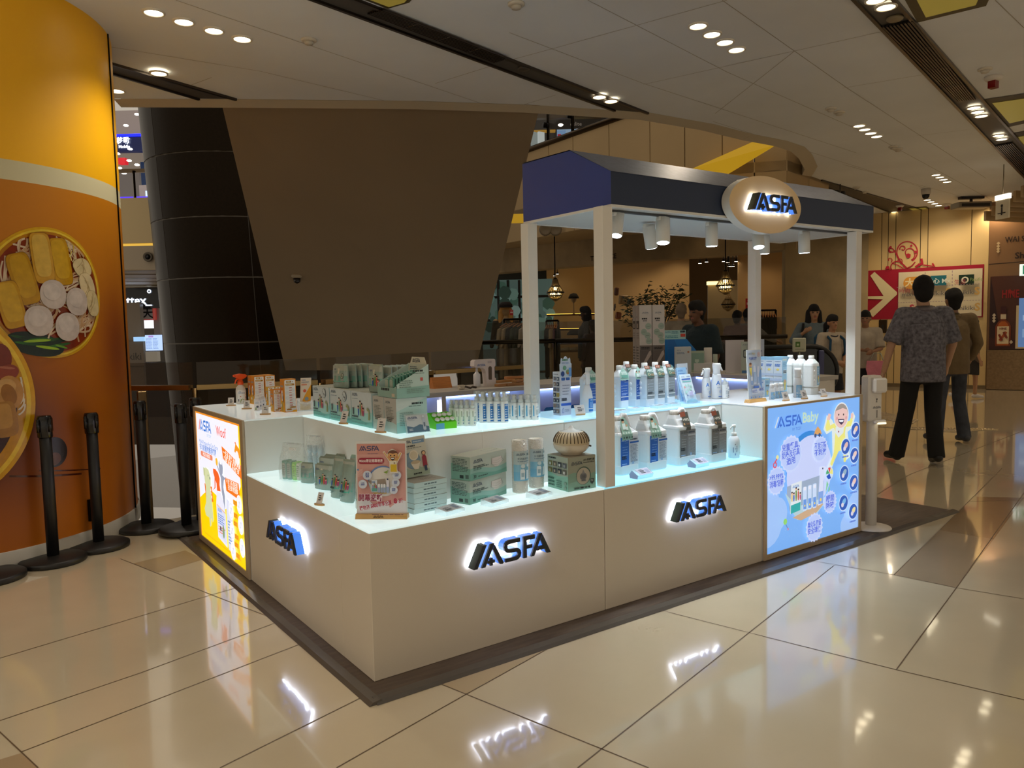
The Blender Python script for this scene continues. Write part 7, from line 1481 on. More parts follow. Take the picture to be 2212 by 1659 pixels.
def jug(loc, label, blue, h=.262, w=.145, d=.12, rz=0):
 r = thing('large_jug', label, 'jug', loc, rz); c = 'eef0f2'
 def sq(wx, dy, z, e=.02, ox=0, oy=0):
  P = []
  for cx, cy, a0 in ((wx / 2 - e, dy / 2 - e, 0), (-wx / 2 + e, dy / 2 - e, 90), (-wx / 2 + e, -dy / 2 + e, 180), (wx / 2 - e, -dy / 2 + e, 270)):
   for k in range(5): a = math.radians(a0 + k * 22.5); P.append((cx + e * math.cos(a) + ox, cy + e * math.sin(a) + oy, z))
  return P
 m = MB(); bh = h * .66
 m.loft([sq(w * .93, d * .93, 0), sq(w, d, .006), sq(w, d, h * .15), sq(w * .975, d * .975, h * .165), sq(w * .975, d * .975, bh - .008), sq(w, d, bh), sq(w * .99, d * .99, bh + .01), sq(w * .9, d * .82, bh + .016), sq(w * .56, d * .5, h * .83, .015, -w * .19), sq(w * .4, d * .42, h * .89, .015, -w * .25)], c, 'satin', False)
 F = faces(m, w * .978, d * .978, h); A = F['F']; c1, c2 = ('2060b8', 'd8dce4') if blue else ('7e7c7c', '908e90')
 A.rect(.05, .15, .95, .63, c2); A.rect(.05, .15, .47, .63, c1); A.logo(.09, .565, .045, 'c8dcf4' if blue else '404448'); A.fine(.25, .53, .45, .54, 1, 'a0b8e0')
 for k in range(4): A.fine(.14, .46 - k * .045, .42, .475 - k * .045, 1, '88acdc' if blue else 'b0b0b0', .7)
 A.fine(.1, .26, .4, .32, 2, '0c2040' if blue else '1c1c1e', .8, .3); A.fine(.1, .17, .4, .2, 1, 'a8c8f0'); A.fine(.52, .57, .9, .60, 1, '404854', .9); A.rect(.5, .52, .95, .55, '2860b0' if blue else 'c4c4c6'); A.fine(.52, .2, .9, .5, 14, '8890a0' if blue else 'b0b0b4', .5); A.rect(.6, .17, .7, .22, '9cb0d0');
 m.obj('body', r)
 m = MB(); m.tube([(-w * .06, 0, h * .82), (-w * .02, 0, h * .93), (w * .06, 0, h * .975), (w * .20, 0, h * .97), (w * .30, 0, h * .90), (w * .42, 0, h * .76), (w * .45, 0, h * .68)], [.013, .0125, .012, .012, .012, .013, .014], c, 'satin', 12); m.obj('handle', r)
 m = MB(); m.lathe([(.023, 0), (.025, .002), (.025, .022), (.022, .026), (.018, .025)], 'e8e4de', 'satin', 28, (-w * .25, 0, h * .885))
 for k in range(24): a = 2 * PI * k / 24; m.tube([(-w * .25 + .0252 * math.cos(a), .0252 * math.sin(a), h * .885 + .003), (-w * .25 + .0252 * math.cos(a), .0252 * math.sin(a), h * .885 + .021)], .0007, 'c8c4be', 'satin', 3)
 m.obj('cap', r)
 m = MB()
 def f(u, v, k):     # tag hangs from the handle down over the shoulder
  t_ = v; y = -.010 - (1 - t_) * (d * .5 - .008) - k; z = h * (.60 + .35 * t_) if t_ > .25 else h * (.60 + .35 * t_); y = min(y, -.0) if t_ > .3 else -d * .5 - .001 - k
  return Vector((u, y, z))
 def f(u, v, k):
  y = -d * .51 - k if v < .22 else -d * .51 + (v - .22) / .78 * d * .22 - k; return Vector((u, y, h * (.585 + .36 * v) + (0 if v < .22 else .004)))
 A = Art(m, (0, 0, 0), (1, 0, 0), (0, 0, 1), 'paper', .0006, 1, 1, f); A.w = .1; A.h = .1 * .9; A.fn = f
 if blue:
  for (v0, v1, a0, a1, b0, b1) in [(0, .22, -.055, .018, -.055, .018), (.22, .8, -.055, .018, -.048, .0), (.8, 1, -.048, .0, -.03, -.02)]: A.mb.add([A.P(a0, v0), A.P(a1, v0), A.P(b1, v1), A.P(b0, v1)], [(0, 1, 2, 3)], '98bcac', 'paper')
  A.up()
  def dk(u, v, r_, c_, n=8): A.poly([(u + r_ * math.cos(2 * PI * i / n), v + r_ * 8.5 * math.sin(2 * PI * i / n)) for i in range(n)], c_)
  dk(-.03, .80, .009, 'dcae88'); dk(-.03, .86, .009, '201c1c') if 0 else A.poly([(-.04, .82), (-.02, .82), (-.022, .92), (-.038, .92)], '241e1c'); dk(-.012, .62, .006, 'dcae88'); A.poly([(-.042, .72), (-.02, .72), (-.02, .45), (-.042, .45)], 'e0f0ea'); A.poly([(-.02, .56), (-.006, .56), (-.006, .42), (-.02, .42)], 'e0f0ea')
  for k in range(4): dk(-.044 + k * .017, .3, .0055, 'dce8e0'); dk(-.044 + k * .017, .12, .006, '2c3c38' if k == 1 else '5c7c70')
 else:
  A.mb.add([A.P(-.02, .1), A.P(.02, .1), A.P(.022, .22), A.P(-.012, .22)], [(0, 1, 2, 3)], '54544c', 'paper'); A.mb.add([A.P(-.034, .3), A.P(-.012, .22), A.P(.022, .22), A.P(.022, .95), A.P(-.034, .92)], [(0, 1, 2, 3, 4)], '54544c', 'paper'); A.up(); A.poly([(-.042, .72), (.0, .75), (.0, .98), (-.042, .95)], '8c4a34'); A.dz = .0006
  V2, F2, W2_ = text2d('>99%', .03); s_ = .048 / W2_; A.mb.add([A.P(-.03 + x * s_, .52 + y * s_ * 9) for x, y in V2], F2, 'd8d8cc', 'paper'); A.up(); A.poly([(-.026 + .007 * math.cos(k * .8), .38 + .06 * math.sin(k * .8)) for k in range(8)], 'c8a070'); A.poly([(-.01, .34), (.016, .34), (.016, .42), (-.01, .42)], '7a5c48')
 m.obj('hang_tag', r); return r
for x, y, bl, l_, tp in [(1342, 1028, True, 'big white jug with a blue label and cartoon tag, nearest the front post', 894), (1404, 1018, True, 'big white jug with a blue label and cartoon tag, second from the front post', 893), (1467, 1007, False, 'big white jug with a grey label and dark 99% tag, third from the front post', 882), (1534, 1000, False, 'big white jug with a grey label and dark 99% tag, nearest the pump bottle', 880)]:
 p = on(x, y, HL, .0, .085); jug(p, l_, bl, HZ(p, tp), .142, .125, .02)
pbp = on(1585, 990, HL, 0, .03); hp = HZ(pbp, 917)
bottle('pump_bottle', 'white pump bottle with green leaf print at the right end of the lit deck', pbp, [(.028, 0), (.031, .003), (.032, hp * .5), (.030, hp * .56), (.022, hp * .635), (.014, hp * .665)], 'e4e8ec', lambda mk: (lambda A: (A.fine(.1, .1, .16, .8, 1, '70809c'), A.rect(.24, .76, .28, .82, '303850'), A.rect(.24, .5, .28, .55, '303850'), A.rect(.24, .12, .28, .24, '4060a0'), A.fine(.32, .3, .38, .7, 4, '606c88'), [A.disk(.66 + .08 * (i % 3), .25 + .13 * i, .05, ['a8d0c0', '88c0a8', 'b8dcd0'][i % 3], n=7, ry=.08) for i in range(5)]))(mk(.0322, .006, hp * .52, 2.6)), lambda m: (m.lathe([(.0165, hp * .655), (.0165, hp * .745), (.013, hp * .76), (.0045, hp * .765), (.0045, hp * .9), (.011, hp * .905), (.012, hp * .96), (.011, hp), (.001, hp)], 'eeeeec', 'satin', 18), m.tube([(0, 0, hp * .955), (-.02, -.003, hp * .955), (-.03, -.004, hp * .93), (-.034, -.004, hp * .87)], .0038, 'eeeeec', 'satin', 8)), capname='pump')
def prism_block(px_, py_, label):
 r = thing('acrylic_price_prism', label, 'price block', on(px_, py_, HL, .02, .015), .05)
 m = MB(); m.prism([(-.025, 0), (.025, 0), (.030, .018), (.012, .040), (-.030, .018)], -.055, .055, 'e4ecf0', 'acrylic', 0); m.obj('block', r)
 m = MB(); V = Vector((0, .042, .022)); A = Art(m, (-.038, -.0305, .0188), (1, 0, 0), V, 'paper', .0006, .088, V.length); A.rect(0, 0, 1, 1, 'c8c8dc'); A.fine(.2, .2, .55, .85, 4, '303448', .7); A.rect(.66, .2, .92, .8, 'a8b0cc'); m.obj('printed_slip', r)
 m = MB(); m.prism([(-.024, .001), (.024, .001), (.028, .017), (.012, .037), (-.028, .017)], -.0556, -.0552, '9890a8', 'satin', 0); m.obj('end_face', r)
prism_block(1384, 1033, 'faceted clear acrylic price prism in front of the blue-labelled jugs'); prism_block(1508, 1009, 'faceted clear acrylic price prism in front of the grey-labelled jugs')
ZB = .8805
wb = thing('wooden_wedge', 'brown wooden wedge stand on the back counter left of the spray gun', 'wooden stand', on(950, 838.5, ZB, 0, .03)); m = MB(); m.prism([(-.05, 0), (.03, 0), (.0, .085), (-.02, .085)], -.082, .082, 'b8702c', 'wood', 0); m.obj('block', wb)
sg = thing('disinfectant_gun', 'white cordless spray gun with a handle loop standing on the back counter', 'spray gun', on(1048, 836, ZB, .0, .05), 0)
hh = HZ(sg.location, 776)
m = MB(); s_ = hh / .285
def gpr(pts, y0, y1, c, mt='gloss'): m.prism([(x * s_, z * s_) for x, z in pts], y0, y1, c, mt, 1)
outl_ = [(.0, 0), (.11, 0), (.115, .08), (.098, .09), (.098, .2), (.112, .215), (.110, .275), (.095, .285), (-.13, .285), (-.15, .27), (-.155, .22), (-.14, .205), (-.05, .2), (-.02, .18), (-.01, .14)]
gpr(outl_, -.028, .028, 'd8ccc8'); m.obj('body', sg)
m = MB(); gpr([(.028, .07), (.062, .07), (.064, .195), (.055, .21), (.032, .21), (.02, .195), (.02, .08)], -.0285, -.0280, '5a4a38', 'satin'); m.obj('handle_opening', sg)
m = MB(); gpr([(.098, .0), (.118, .0), (.122, .08), (.112, .1), (.112, .21), (.125, .26), (.11, .28)], -.02, .02, '14161c'); m.obj('trim', sg)
m = MB(); m.lathe([(.035 * s_, .012 * s_), (.037 * s_, .016 * s_), (.037 * s_, .13 * s_), (.02 * s_, .15 * s_), (.012 * s_, .16 * s_), (.012 * s_, .2 * s_)], 'd4d4da', 'gloss', 20, (-.1 * s_, 0, 0)); m.obj('bottle', sg)
m = MB(); A = Art(m, (-.15 * s_, -.0283, .2 * s_), (1, 0, 0), (0, 0, 1), 'paper', .0005, .26 * s_, .08 * s_); A.logo(.12, .2, .3, '3c68a8'); [A.line([(.64 + k * .05, .55), (.64 + k * .05, .8)], .05, '8a8090') for k in range(4)]; m.obj('print', sg)
ck = thing('clip_pile', 'small tangle of clips and cables lying on the back counter', 'clips', on(1000, 842, ZB, 0, .03)); m = MB(); m.rbox(-.04, .01, -.015, .015, 0, .035, 'b8ac98', 'satin', .004); m.obj('clip', ck)
m = MB(); m.tube([(0, 0, .01), (.03, .01, .02), (.06, -.01, .008), (.09, .01, .014), (.12, 0, .008)], .008, '4a3c30', 'satin', 8); m.tube([(-.05, -.02, .003), (-.03, -.02, .012), (-.045, -.025, .02)], .006, 'd0c4b0', 'satin', 8); m.obj('cable', ck)
for i, (x, y, w, dy, z, rz2, c) in enumerate([(1090, 835, .17, .04, 0, .1, 'a87440'), (1113, 834, .16, .05, 0, -.15, '9a6a38'), (1090, 834, .20, .1, .021, .15, 'b8844c'), (1118, 834, .12, .12, .021, .5, 'a87844'), (1134, 832, .15, .08, .0, .05, '8a6034'), (1128, 831, .16, .14, .042, -.05, 'b08858'), (1112, 833, .17, .18, .042, -.1, 'b87c44'), (1146, 830, .14, .12, .021, .1, 'c0a078')]):
 m = MB(); m.rbox(-w / 2, w / 2, -.022, .022, 0, .02, c, 'wood', .002); tag(m.obj('wooden_strip', None, on(x, y, ZB, 0, dy) + Vector((0, 0, z + .0005)), rz2), ['lowest front left', 'lowest front right', 'upper left', 'slanted upper', 'lowest back right', 'topmost right', 'topmost left', 'pale rightmost'][i] + ' wooden sign foot in the pile beside the spray gun', 'wooden strip', 'pile of wooden sign feet')
p = bpY(1397, 815, 2.26); p.z = ZB; h_ = HZ(p, 660); w_ = 27 * mpp(p); rm = -.5; um = Vector((math.cos(rm), math.sin(rm), 0)); vm = Vector((-math.sin(rm), math.cos(rm), 0))
for i, lbl in enumerate(['front left tall white mop box behind the refill bottles', 'front right tall white mop box behind the refill bottles']):
 for k in range(2):
  if k and i: continue
  def mop(F):
   A = F['F']; A.rect(0, 0, 1, 1, 'c4c0bc'); A.logo(.22, .88, .022, '58667c'); A.fine(.5, .86, .75, .865, 1, '88909c'); A.fine(.2, .795, .75, .82, 1, '282a2c', .9); A.fine(.28, .77, .65, .785, 1, '484a4c', .9)
   for u, v in ((.72, .70), (.36, .62), (.66, .57), (.76, .49)): A.disk(u, v, .045, '98aca0', n=18); A.fine(u - .14, v - .008, u + .14, v + .008, 1, '6a7a70')
   A.rect(0, .0, 1, .43, '5c5450'); A.rect(0, .36, 1, .43, '6a625e'); A.fine(.1, .37, .9, .41, 2, '1c1a1a', .8); A.poly([(.12, .13), (.3, .12), (.95, .3), (.9, .36), (.75, .34)], 'a89c94'); A.rect(0, 0, 1, .1, '28221e'); A.poly([(0, .1), (1, .1), (.6, 0), (.3, .02)], 'd0ccc4')
   A = F['L']; A.rect(0, 0, 1, 1, 'a89e98'); A.fine(.1, .83, .5, .84, 1, '383434', .9); A.rect(.1, .66, .9, .78, '483c34'); A.rect(.3, .68, .6, .74, 'b0a090'); A.fine(.1, .52, .9, .62, 3, '8a827c'); A.fine(.1, .1, .9, .42, 8, '5c5650', .5)
  carton('mop_box', lbl if not k else 'tall mop box behind the front left one, only its side showing', w_, .105, h_, 'bab4b0', mop, p + um * (i * (w_ + .006)) + vm * (k * .112) + Vector((0, .03, 0)), rm)
p = bpY(1488, 818, 2.36); p.z = ZB
bx = thing('blue_display_bin', 'bright blue cut-out display bin with a pale header card, behind the kiosk goods', 'display bin', p + Vector((0, .06, .0)), -.6)
s5 = mpp(p); zb_ = HZ(p, 765); ztp = HZ(p, 713); zh = HZ(p, 733)
m = MB(); m.prism([(-38 * s5, zb_ - .12), (38 * s5, zb_ - .12), (38 * s5, zb_), (12 * s5, zh), (-38 * s5, zh)], .1, .103, '1878c8', 'satin', 1); m.prism([(-38 * s5, zb_ - .12), (38 * s5, zb_ - .12), (38 * s5, zb_ - .02), (-10 * s5, zb_ - .02), (-24 * s5, zh), (-38 * s5, zh)], -.06, -.057, '1468b8', 'satin', 1); m.box(-38 * s5, 38 * s5, -.06, .1, zb_ - .122, zb_ - .118, '1468b8', 'satin'); m.obj('bin', bx)
m = MB(); m.box(-38 * s5, 10 * s5, .104, .107, zh - .02, ztp, 'a8d8dc', 'paper'); A = Art(m, (-38 * s5, .1038, zh), (1, 0, 0), (0, 0, 1), 'paper', .0004, 48 * s5, ztp - zh); A.text('ASFA', .05, .7, .2, '4878a0'); A.fine(.35, .6, .7, .9, 2, '4080a0'); A.fine(.05, .1, .65, .45, 2, '4090a8'); A.rect(.76, .25, .98, .6, 'c84838'); A.fine(.74, .7, .98, .95, 1, '203040', .9); m.obj('header_card', bx)
m = MB(); m.box(-36 * s5, 36 * s5, -.05, .09, 0, zb_ - .12, 'b0a898', 'satin'); m.obj('stand', bx)
for x, y, w, tp, c, l_ in [(1475, 800, 34, 749, 'c4ccd0', 'flat white wipe pack with a printed face leaning in front of the blue bin'), (1506, 802, 29, 758, 'a8b8a4', 'grey green box with a shield print behind the sprayers'), (1529.5, 805, 17, 751, 'd4d0cc', 'plain white cylinder behind the sprayers'), (1545, 806, 10, 765, 'b0bcb0', 'narrow pale box right of the white cylinder'), (1520, 812, 44, 784, 'c8c8c8', 'low white box under the grey green box')]:
 p = bpY(x, y + 10, 2.24 if y < 811 else 2.2); p.z = ZB; s5 = mpp(p); h_ = HZ(p, tp)
 if 'cylinder' in l_: m = MB(); m.lathe([(w / 2 * s5 * .97, 0), (w / 2 * s5, .004), (w / 2 * s5, h_ - .003), (w / 2 * s5 * .95, h_)], c, 'satin', 24)
 else:
  m = MB(); m.rbox(-w / 2 * s5, w / 2 * s5, -.03, .03, 0, h_, c, 'paper', .002); F = faces(m, w * s5, .06, h_); A = F['F']
  if 'pack' in l_: A.text('ASFA', .1, .84, .05, '5878a0'); A.fine(.1, .72, .6, .8, 2, '5878a0'); A.disk(.82, .8, .04, 'b07858', n=8)
  elif 'shield' in l_: A.rect(.05, .1, .95, .9, '84a498'); A.poly([(.3, .6), (.6, .6), (.6, .5), (.45, .4), (.3, .5)], 'b8ccc0')
 tag(m.obj('storage_box' if 'cyl' not in l_ else 'white_canister', None, p, -.7), l_, 'box')
for x, y, c, l_ in [(975, 925, '3c78c8', 'blue printed pouch inside the lit niche behind the small bottles'), (1253, 880, '1878e0', 'crumpled bright blue pouch in the niche behind the front post'), (1198, 890, '2c88d8', 'bright blue pouch in the niche left of the tall white box')]:
 p = bpY(x, y - 20, 2.3); p.z = .332; h_ = .34
 pouch('blue_pouch', l_, p, .22, h_, .08, 0, 'plain', 0, col=c)
m = MB(); m.rbox(-.05, .05, -.03, .03, 0, .3, '8a7460', 'paper', .003); A = Art(m, (-.05, -.0302, 0), (1, 0, 0), (0, 0, 1), 'paper', .0004, .1, .3); A.fine(.1, .2, .9, .9, 8, 'c8b8a0'); tag(m.obj('storage_box', None, Vector((bpY(922, 900, 2.32).x, 2.32, .332))), 'brown printed box inside the left lit niche', 'box')
# ---------------------------------------------------------------- queue posts
def stanchion(px_, py_, top, label):
 p = G(px_, py_); p.z = 0.0125 if (-.085 < p.x < 4 and p.y < 2.9 and p.x > -.06) else 0
 r = thing('queue_post', label, 'queue post', p); h = HZ(p, top)
 m = MB(); m.lathe([(.172, 0), (.178, .006), (.178, .026), (.165, .034), (.06, .040), (.038, .044)], '1a1918', 'satin', 40); m.obj('base', r)
 m = MB(); m.lathe([(.0325, .04), (.0325, h - .07)], '141416', 'satin', 24); m.obj('pole', r)
 m = MB(); m.lathe([(.036, h - .13), (.040, h - .125), (.040, h - .012), (.036, h - .004), (.034, h), (.001, h)], '101012', 'gloss', 24)
 for a in (0, 1, 2, 3): t_ = a * PI / 2 + .6; c_, s_ = math.cos(t_), math.sin(t_); m.tube([(c_ * .042, s_ * .042, h - .095), (c_ * .042, s_ * .042, h - .018)], .010, '0c0c0e', 'gloss', 8)
 m.obj('belt_head', r)
stanchion(116, 1214, 902, 'black queue post in front of the orange column, left of the two nearest'); stanchion(214, 1183, 895, 'black queue post in front of the orange column, right of the two nearest')
stanchion(317, 1143, 869, 'black queue post beside the glass balustrade at the right edge of the orange column'); stanchion(404, 1150, 875, 'black queue post just left of the yellow poster')
stanchion(-22, 1252, 905, 'black queue post mostly outside the left edge, only its round base showing'); stanchion(436, 1135, 862, 'black queue post hidden partly behind the yellow poster cabinet')
p = G(1881, 1144); p.z = .0125
sd = thing('sanitizer_stand', 'white hand sanitizer dispenser on a round-based pole at the right end of the kiosk', 'sanitizer stand', p, -.35); h = HZ(p, 815)
m = MB(); m.lathe([(.118, 0), (.122, .004), (.118, .010), (.05, .016), (.04, .022)], 'e4ddd2', 'satin', 40); m.obj('base', sd)
m = MB(); m.lathe([(.033, .016), (.033, h * .72), (.03, h * .725)], 'e4ddd2', 'satin', 28); m.obj('pole', sd)
m = MB(); m.rbox(-.052, .052, -.03, .05, h * .70, h, 'e6e0d6', 'satin', .012); m.rbox(-.04, .062, -.065, -.03, h * .89, h * .985, 'e6e0d6', 'satin', .012); m.rbox(-.03, .06, -.06, -.03, h * .69, h * .715, 'e0d8cc', 'satin', .008); m.obj('dispenser', sd)
m = MB(); A = Art(m, (-.04, -.0306, h * .72), (1, 0, 0), (0, 0, 1), 'paper', .0006, .09, h * .16); A.logo(.18, .42, .09, '68686c'); A.rect(.5, .05, .55, .36, '383838'); A.disk(.5, .8, .03, '303030'); A.line([(.5, .8), (.46, .68), (.54, .68)], .02, '303030'); m.obj('print', sd)
m = MB(); m.rbox(-.01, .05, -.068, -.04, h * .688, h * .70, 'fff0c8', 'em1.5', .003); m.obj('drip_light', sd)
# ---------------------------------------------------------------- people
def blobmesh(parts, vox, name, sm=2):
 m = MB()
 for a, b, ra, rb, *o in parts:
  a, b = Vector(a), Vector(b); sx = o[0] if o else 1.0; fa, fb_ = (o[1] if len(o) > 1 else 0) & 1, (o[1] if len(o) > 1 else 0) & 2       # sx widens along local x
  t = b - a; L = t.length; t = t.normalized() if L > 1e-6 else Vector((0, 0, 1)); u = t.orthogonal().normalized(); w = t.cross(u); rings = []; n = 14
  for k in range(5): th = PI / 2 * k / 4; rings.append((a - t * (0 if fa else ra * math.cos(th)), max(1e-4, ra * math.sin(th))))
  for k in range(5): th = PI / 2 * k / 4; rings.append((b + t * (0 if fb_ else rb * math.sin(th)), max(1e-4, rb * math.cos(th))))
  R_ = []
  for c, r in rings:
   R_.append([])
   for j in range(n):
    q_ = (u * math.cos(2 * PI * j / n) + w * math.sin(2 * PI * j / n)) * r; q_ = Vector((q_.x * sx, q_.y, q_.z)); R_[-1].append(c + q_)
  m.loft(R_, 'ffffff')
 me = bpy.data.meshes.new('t'); me.from_pydata(m.v, [], m.f); me.update()
 o = bpy.data.objects.new('t', me); COL.objects.link(o)
 md = o.modifiers.new('r', 'REMESH'); md.mode = 'VOXEL'; md.voxel_size = vox
 s_ = o.modifiers.new('s', 'SMOOTH'); s_.iterations = sm; s_.factor = .6
 dg = bpy.context.evaluated_depsgraph_get(); ev = o.evaluated_get(dg); e = ev.to_mesh()
 V = [v.co.copy() for v in e.vertices]; F = [tuple(p.vertices) for p in e.polygons]; ev.to_mesh_clear()
 bpy.data.objects.remove(o); bpy.data.meshes.remove(me); return V, F
def colored(name, parent, V, F, fn, mats):
 me = bpy.data.meshes.new(name); me.from_pydata(V, [], F)
 for k in mats: me.materials.append(mat(k))
 a = me.color_attributes.new('Col', 'FLOAT_COLOR', 'CORNER'); buf = []; mi = []
 for f in F:
  c = sum((V[i] for i in f), Vector()) / len(f); col, k = fn(c); mi.append(mats.index(k)); buf.extend(lin(col) * len(f))
 a.data.foreach_set('color', buf); me.polygons.foreach_set('material_index', mi); me.polygons.foreach_set('use_smooth', [True] * len(F)); me.update()
 o = bpy.data.objects.new(name, me); COL.objects.link(o); o.parent = parent; return o
def hand(root, dirv, side, s, curl=.5, thumb=None):
 dirv = Vector(dirv).normalized(); side = Vector(side).normalized(); acr = dirv.cross(side).normalized(); P = []
 root = Vector(root); k = s
 P += [(root, root + dirv * .075 * k, .020 * k, .024 * k), (root + acr * .016 * k + dirv * .03 * k, root + dirv * .078 * k + acr * .024 * k, .013 * k, .0115 * k), (root - acr * .016 * k + dirv * .03 * k, root + dirv * .078 * k - acr * .024 * k, .013 * k, .0115 * k)]
 for i, (o, L) in enumerate([(.028, .062), (.010, .074), (-.009, .070), (-.027, .054)]):
  a = root + dirv * .082 * k + acr * o * k; d1 = (dirv + side * curl * .6).normalized(); b = a + d1 * L * .5 * k; d2 = (dirv + side * curl * 1.8).normalized(); c = b + d2 * L * .5 * k
  P += [(a, b, .0092 * k, .0085 * k), (b, c, .0085 * k, .0068 * k)]
 a = root + dirv * .02 * k + acr * .02 * k; b = a + (dirv * .6 + acr * .7 + side * .5).normalized() * .04 * k; c = b + (dirv * .95 + side * .5 + acr * .1).normalized() * .032 * k
 P += [(a, b, .012 * k, .0105 * k), (b, c, .0105 * k, .008 * k)]
 return P
def person(label, px_, py_, top, rz, shirt, trousers, shoe='101012', hair='0e0b0a', skin='b88a68', J=None, vox=.014, sleeve='short', hairf=None, mats=('cloth', 'cloth'), long=False, skirt=False, z0=0, dep=None, name='person', extra=None, build=1.0, detail=True, untuck=True, base=None):
 p = base if base is not None else (G(px_, py_, z0) if dep is None else D(px_, py_, dep)); p = Vector((p.x, p.y, z0))
 H = HZ(p, top); k = H / 1.75; r = thing(name, label, 'person', p, rz)
 j = dict(pel=(0, 0, .95), chest=(0, .0, 1.28), neck=(0, .0, 1.47), head=(0, .02, 1.60), shL=(-.19, 0, 1.40), shR=(.19, 0, 1.40), elL=(-.24, -.02, 1.12), elR=(.24, -.02, 1.12), wrL=(-.25, .06, .87), wrR=(.25, .06, .87),
   hpL=(-.095, 0, .92), hpR=(.095, 0, .92), knL=(-.1, .03, .50), knR=(.1, -.02, .50), anL=(-.1, -.03, .09), anR=(.1, .03, .09), toL=(-.11, .12, .03), toR=(.11, .18, .03), pmL=(1, 0, 0), pmR=(-1, 0, 0), look=(0, 1, 0))
 j.update(J or {}); j = {a: Vector(b) * k if a not in ('pmL', 'pmR', 'look') else Vector(b) for a, b in j.items()}
 K = k; b_ = build
 hd = j['head']; lk = j['look'].normalized()
 head = [(hd + Vector((0, 0, .035)) * K + lk * -.005, hd + Vector((0, 0, .035)) * K + lk * -.02 * K, .085 * K, .086 * K), (hd + lk * .018 * K + Vector((0, 0, -.03)) * K, hd + lk * .03 * K + Vector((0, 0, -.075)) * K, .062 * K, .042 * K), (hd + Vector((0, 0, -.05)) * K, j['neck'] + Vector((0, 0, -.03)) * K, .052 * K, .058 * K)]
 sd_ = lk.cross(Vector((0, 0, 1))).normalized()
 for s_ in (-1, 1): e_ = hd + sd_ * s_ * .083 * K + Vector((0, 0, -.005)) * K - lk * .005 * K; head.append((e_ + Vector((0, 0, .014)) * K, e_ - Vector((0, 0, .016)) * K, .014 * K, .010 * K))
 head.append((hd + lk * .088 * K + Vector((0, 0, .0)), hd + lk * .102 * K + Vector((0, 0, -.025)) * K, .010 * K, .014 * K))
 body = list(head)
 body += [(j['pel'], j['chest'], .125 * K * b_, .13 * K * b_, 1.15), (j['chest'], j['neck'] - Vector((0, 0, .09)) * K, .12 * K * b_, .08 * K, 1.25)]
 for s_, q in (('L', -1), ('R', 1)):
  body += [(j['neck'] - Vector((0, 0, .06)) * K, j['sh' + s_], .05 * K, .055 * K * b_), (j['sh' + s_], j['el' + s_], .05 * K * b_, .038 * K * b_), (j['el' + s_], j['wr' + s_], .037 * K, .026 * K)]
  body += hand(j['wr' + s_] + (j['wr' + s_] - j['el' + s_]).normalized() * .01 * K, j['wr' + s_] - j['el' + s_], j['pm' + s_], K)
  body += [(j['hp' + s_], j['kn' + s_], .08 * K * b_, .055 * K), (j['kn' + s_], j['an' + s_], .052 * K, .036 * K), (j['an' + s_] - Vector((0, 0, .02)) * K, j['an' + s_].lerp(j['to' + s_], .5), .034 * K, .02 * K)]
 V, F = blobmesh(body, vox if not detail else min(vox, .0095), 'b', 1)
 lipz = hd.z - .048 * K
 def bc(c):
  d = c - hd; f = d.dot(lk)
  if f > .055 * K and abs(d.z + .055 * K) < .007 * K and abs(d.dot(sd_)) < .024 * K: return 'a05a50', 'skin'
  if f > .05 * K and abs(d.z - .012 * K) < .008 * K and .018 * K < abs(d.dot(sd_)) < .045 * K: return '181210', 'skin'
  if f > .05 * K and abs(d.z - .032 * K) < .005 * K and .016 * K < abs(d.dot(sd_)) < .05 * K: return '201814', 'skin'
  return skin, 'skin'
 colored('body', r, V, F, bc, ['skin'])
 hp_ = [(hd + Vector((0, 0, .050)) * K - lk * .012 * K, hd + Vector((0, 0, .045)) * K - lk * .030 * K, .091 * K, .090 * K), (hd - lk * .028 * K + Vector((0, 0, .02)) * K, hd - lk * .040 * K - Vector((0, 0, .045)) * K, .086 * K, .060 * K), (hd + Vector((0, 0, .085)) * K + lk * .035 * K, hd + Vector((0, 0, .08)) * K - lk * .02 * K, .066 * K, .08 * K)]
 if hairf: hp_ += [(Vector(a) * K + hd, Vector(b) * K + hd, ra * K, rb * K) for a, b, ra, rb in hairf]
 V, F = blobmesh(hp_, .012, 'h', 2); colored('hair', r, V, F, lambda c: (hair, 'cloth'), ['cloth'])
 t_ = [(j['pel'] + Vector((0, 0, -.16 if untuck else .06)) * K, j['chest'], .166 * K * b_, .155 * K * b_, 1.2, 1), (j['chest'], j['neck'] - Vector((0, 0, .10)) * K, .150 * K * b_, .095 * K * b_, 1.22), (j['neck'] - Vector((0, 0, .07)) * K, j['neck'] - Vector((0, 0, .035)) * K, .078 * K, .066 * K)]
 for s_ in 'LR':
  t_ += [(j['neck'] - Vector((0, 0, .07)) * K, j['sh' + s_], .066 * K, .074 * K * b_)]
  if sleeve == 'long': t_ += [(j['sh' + s_], j['el' + s_], .074 * K * b_, .058 * K * b_), (j['el' + s_], j['el' + s_].lerp(j['wr' + s_], .72), .058 * K * b_, .046 * K)]
  elif sleeve == 'short': t_ += [(j['sh' + s_], j['sh' + s_].lerp(j['el' + s_], .95), .072 * K * b_, .084 * K * b_, 1, 2)]
 V, F = blobmesh(t_, vox, 't', 2); zc = (j['pel'].z - (.16 if untuck else .02) * K)
 V = [Vector((v.x, v.y, max(v.z, zc))) for v in V]
 colored('shirt', r, V, F, lambda c: (shirt, mats[0]), [mats[0]])
 t_ = [(j['pel'] - Vector((0, 0, .0)) * K, j['pel'] - Vector((0, 0, .06)) * K, .128 * K * b_, .125 * K * b_, 1.12)]
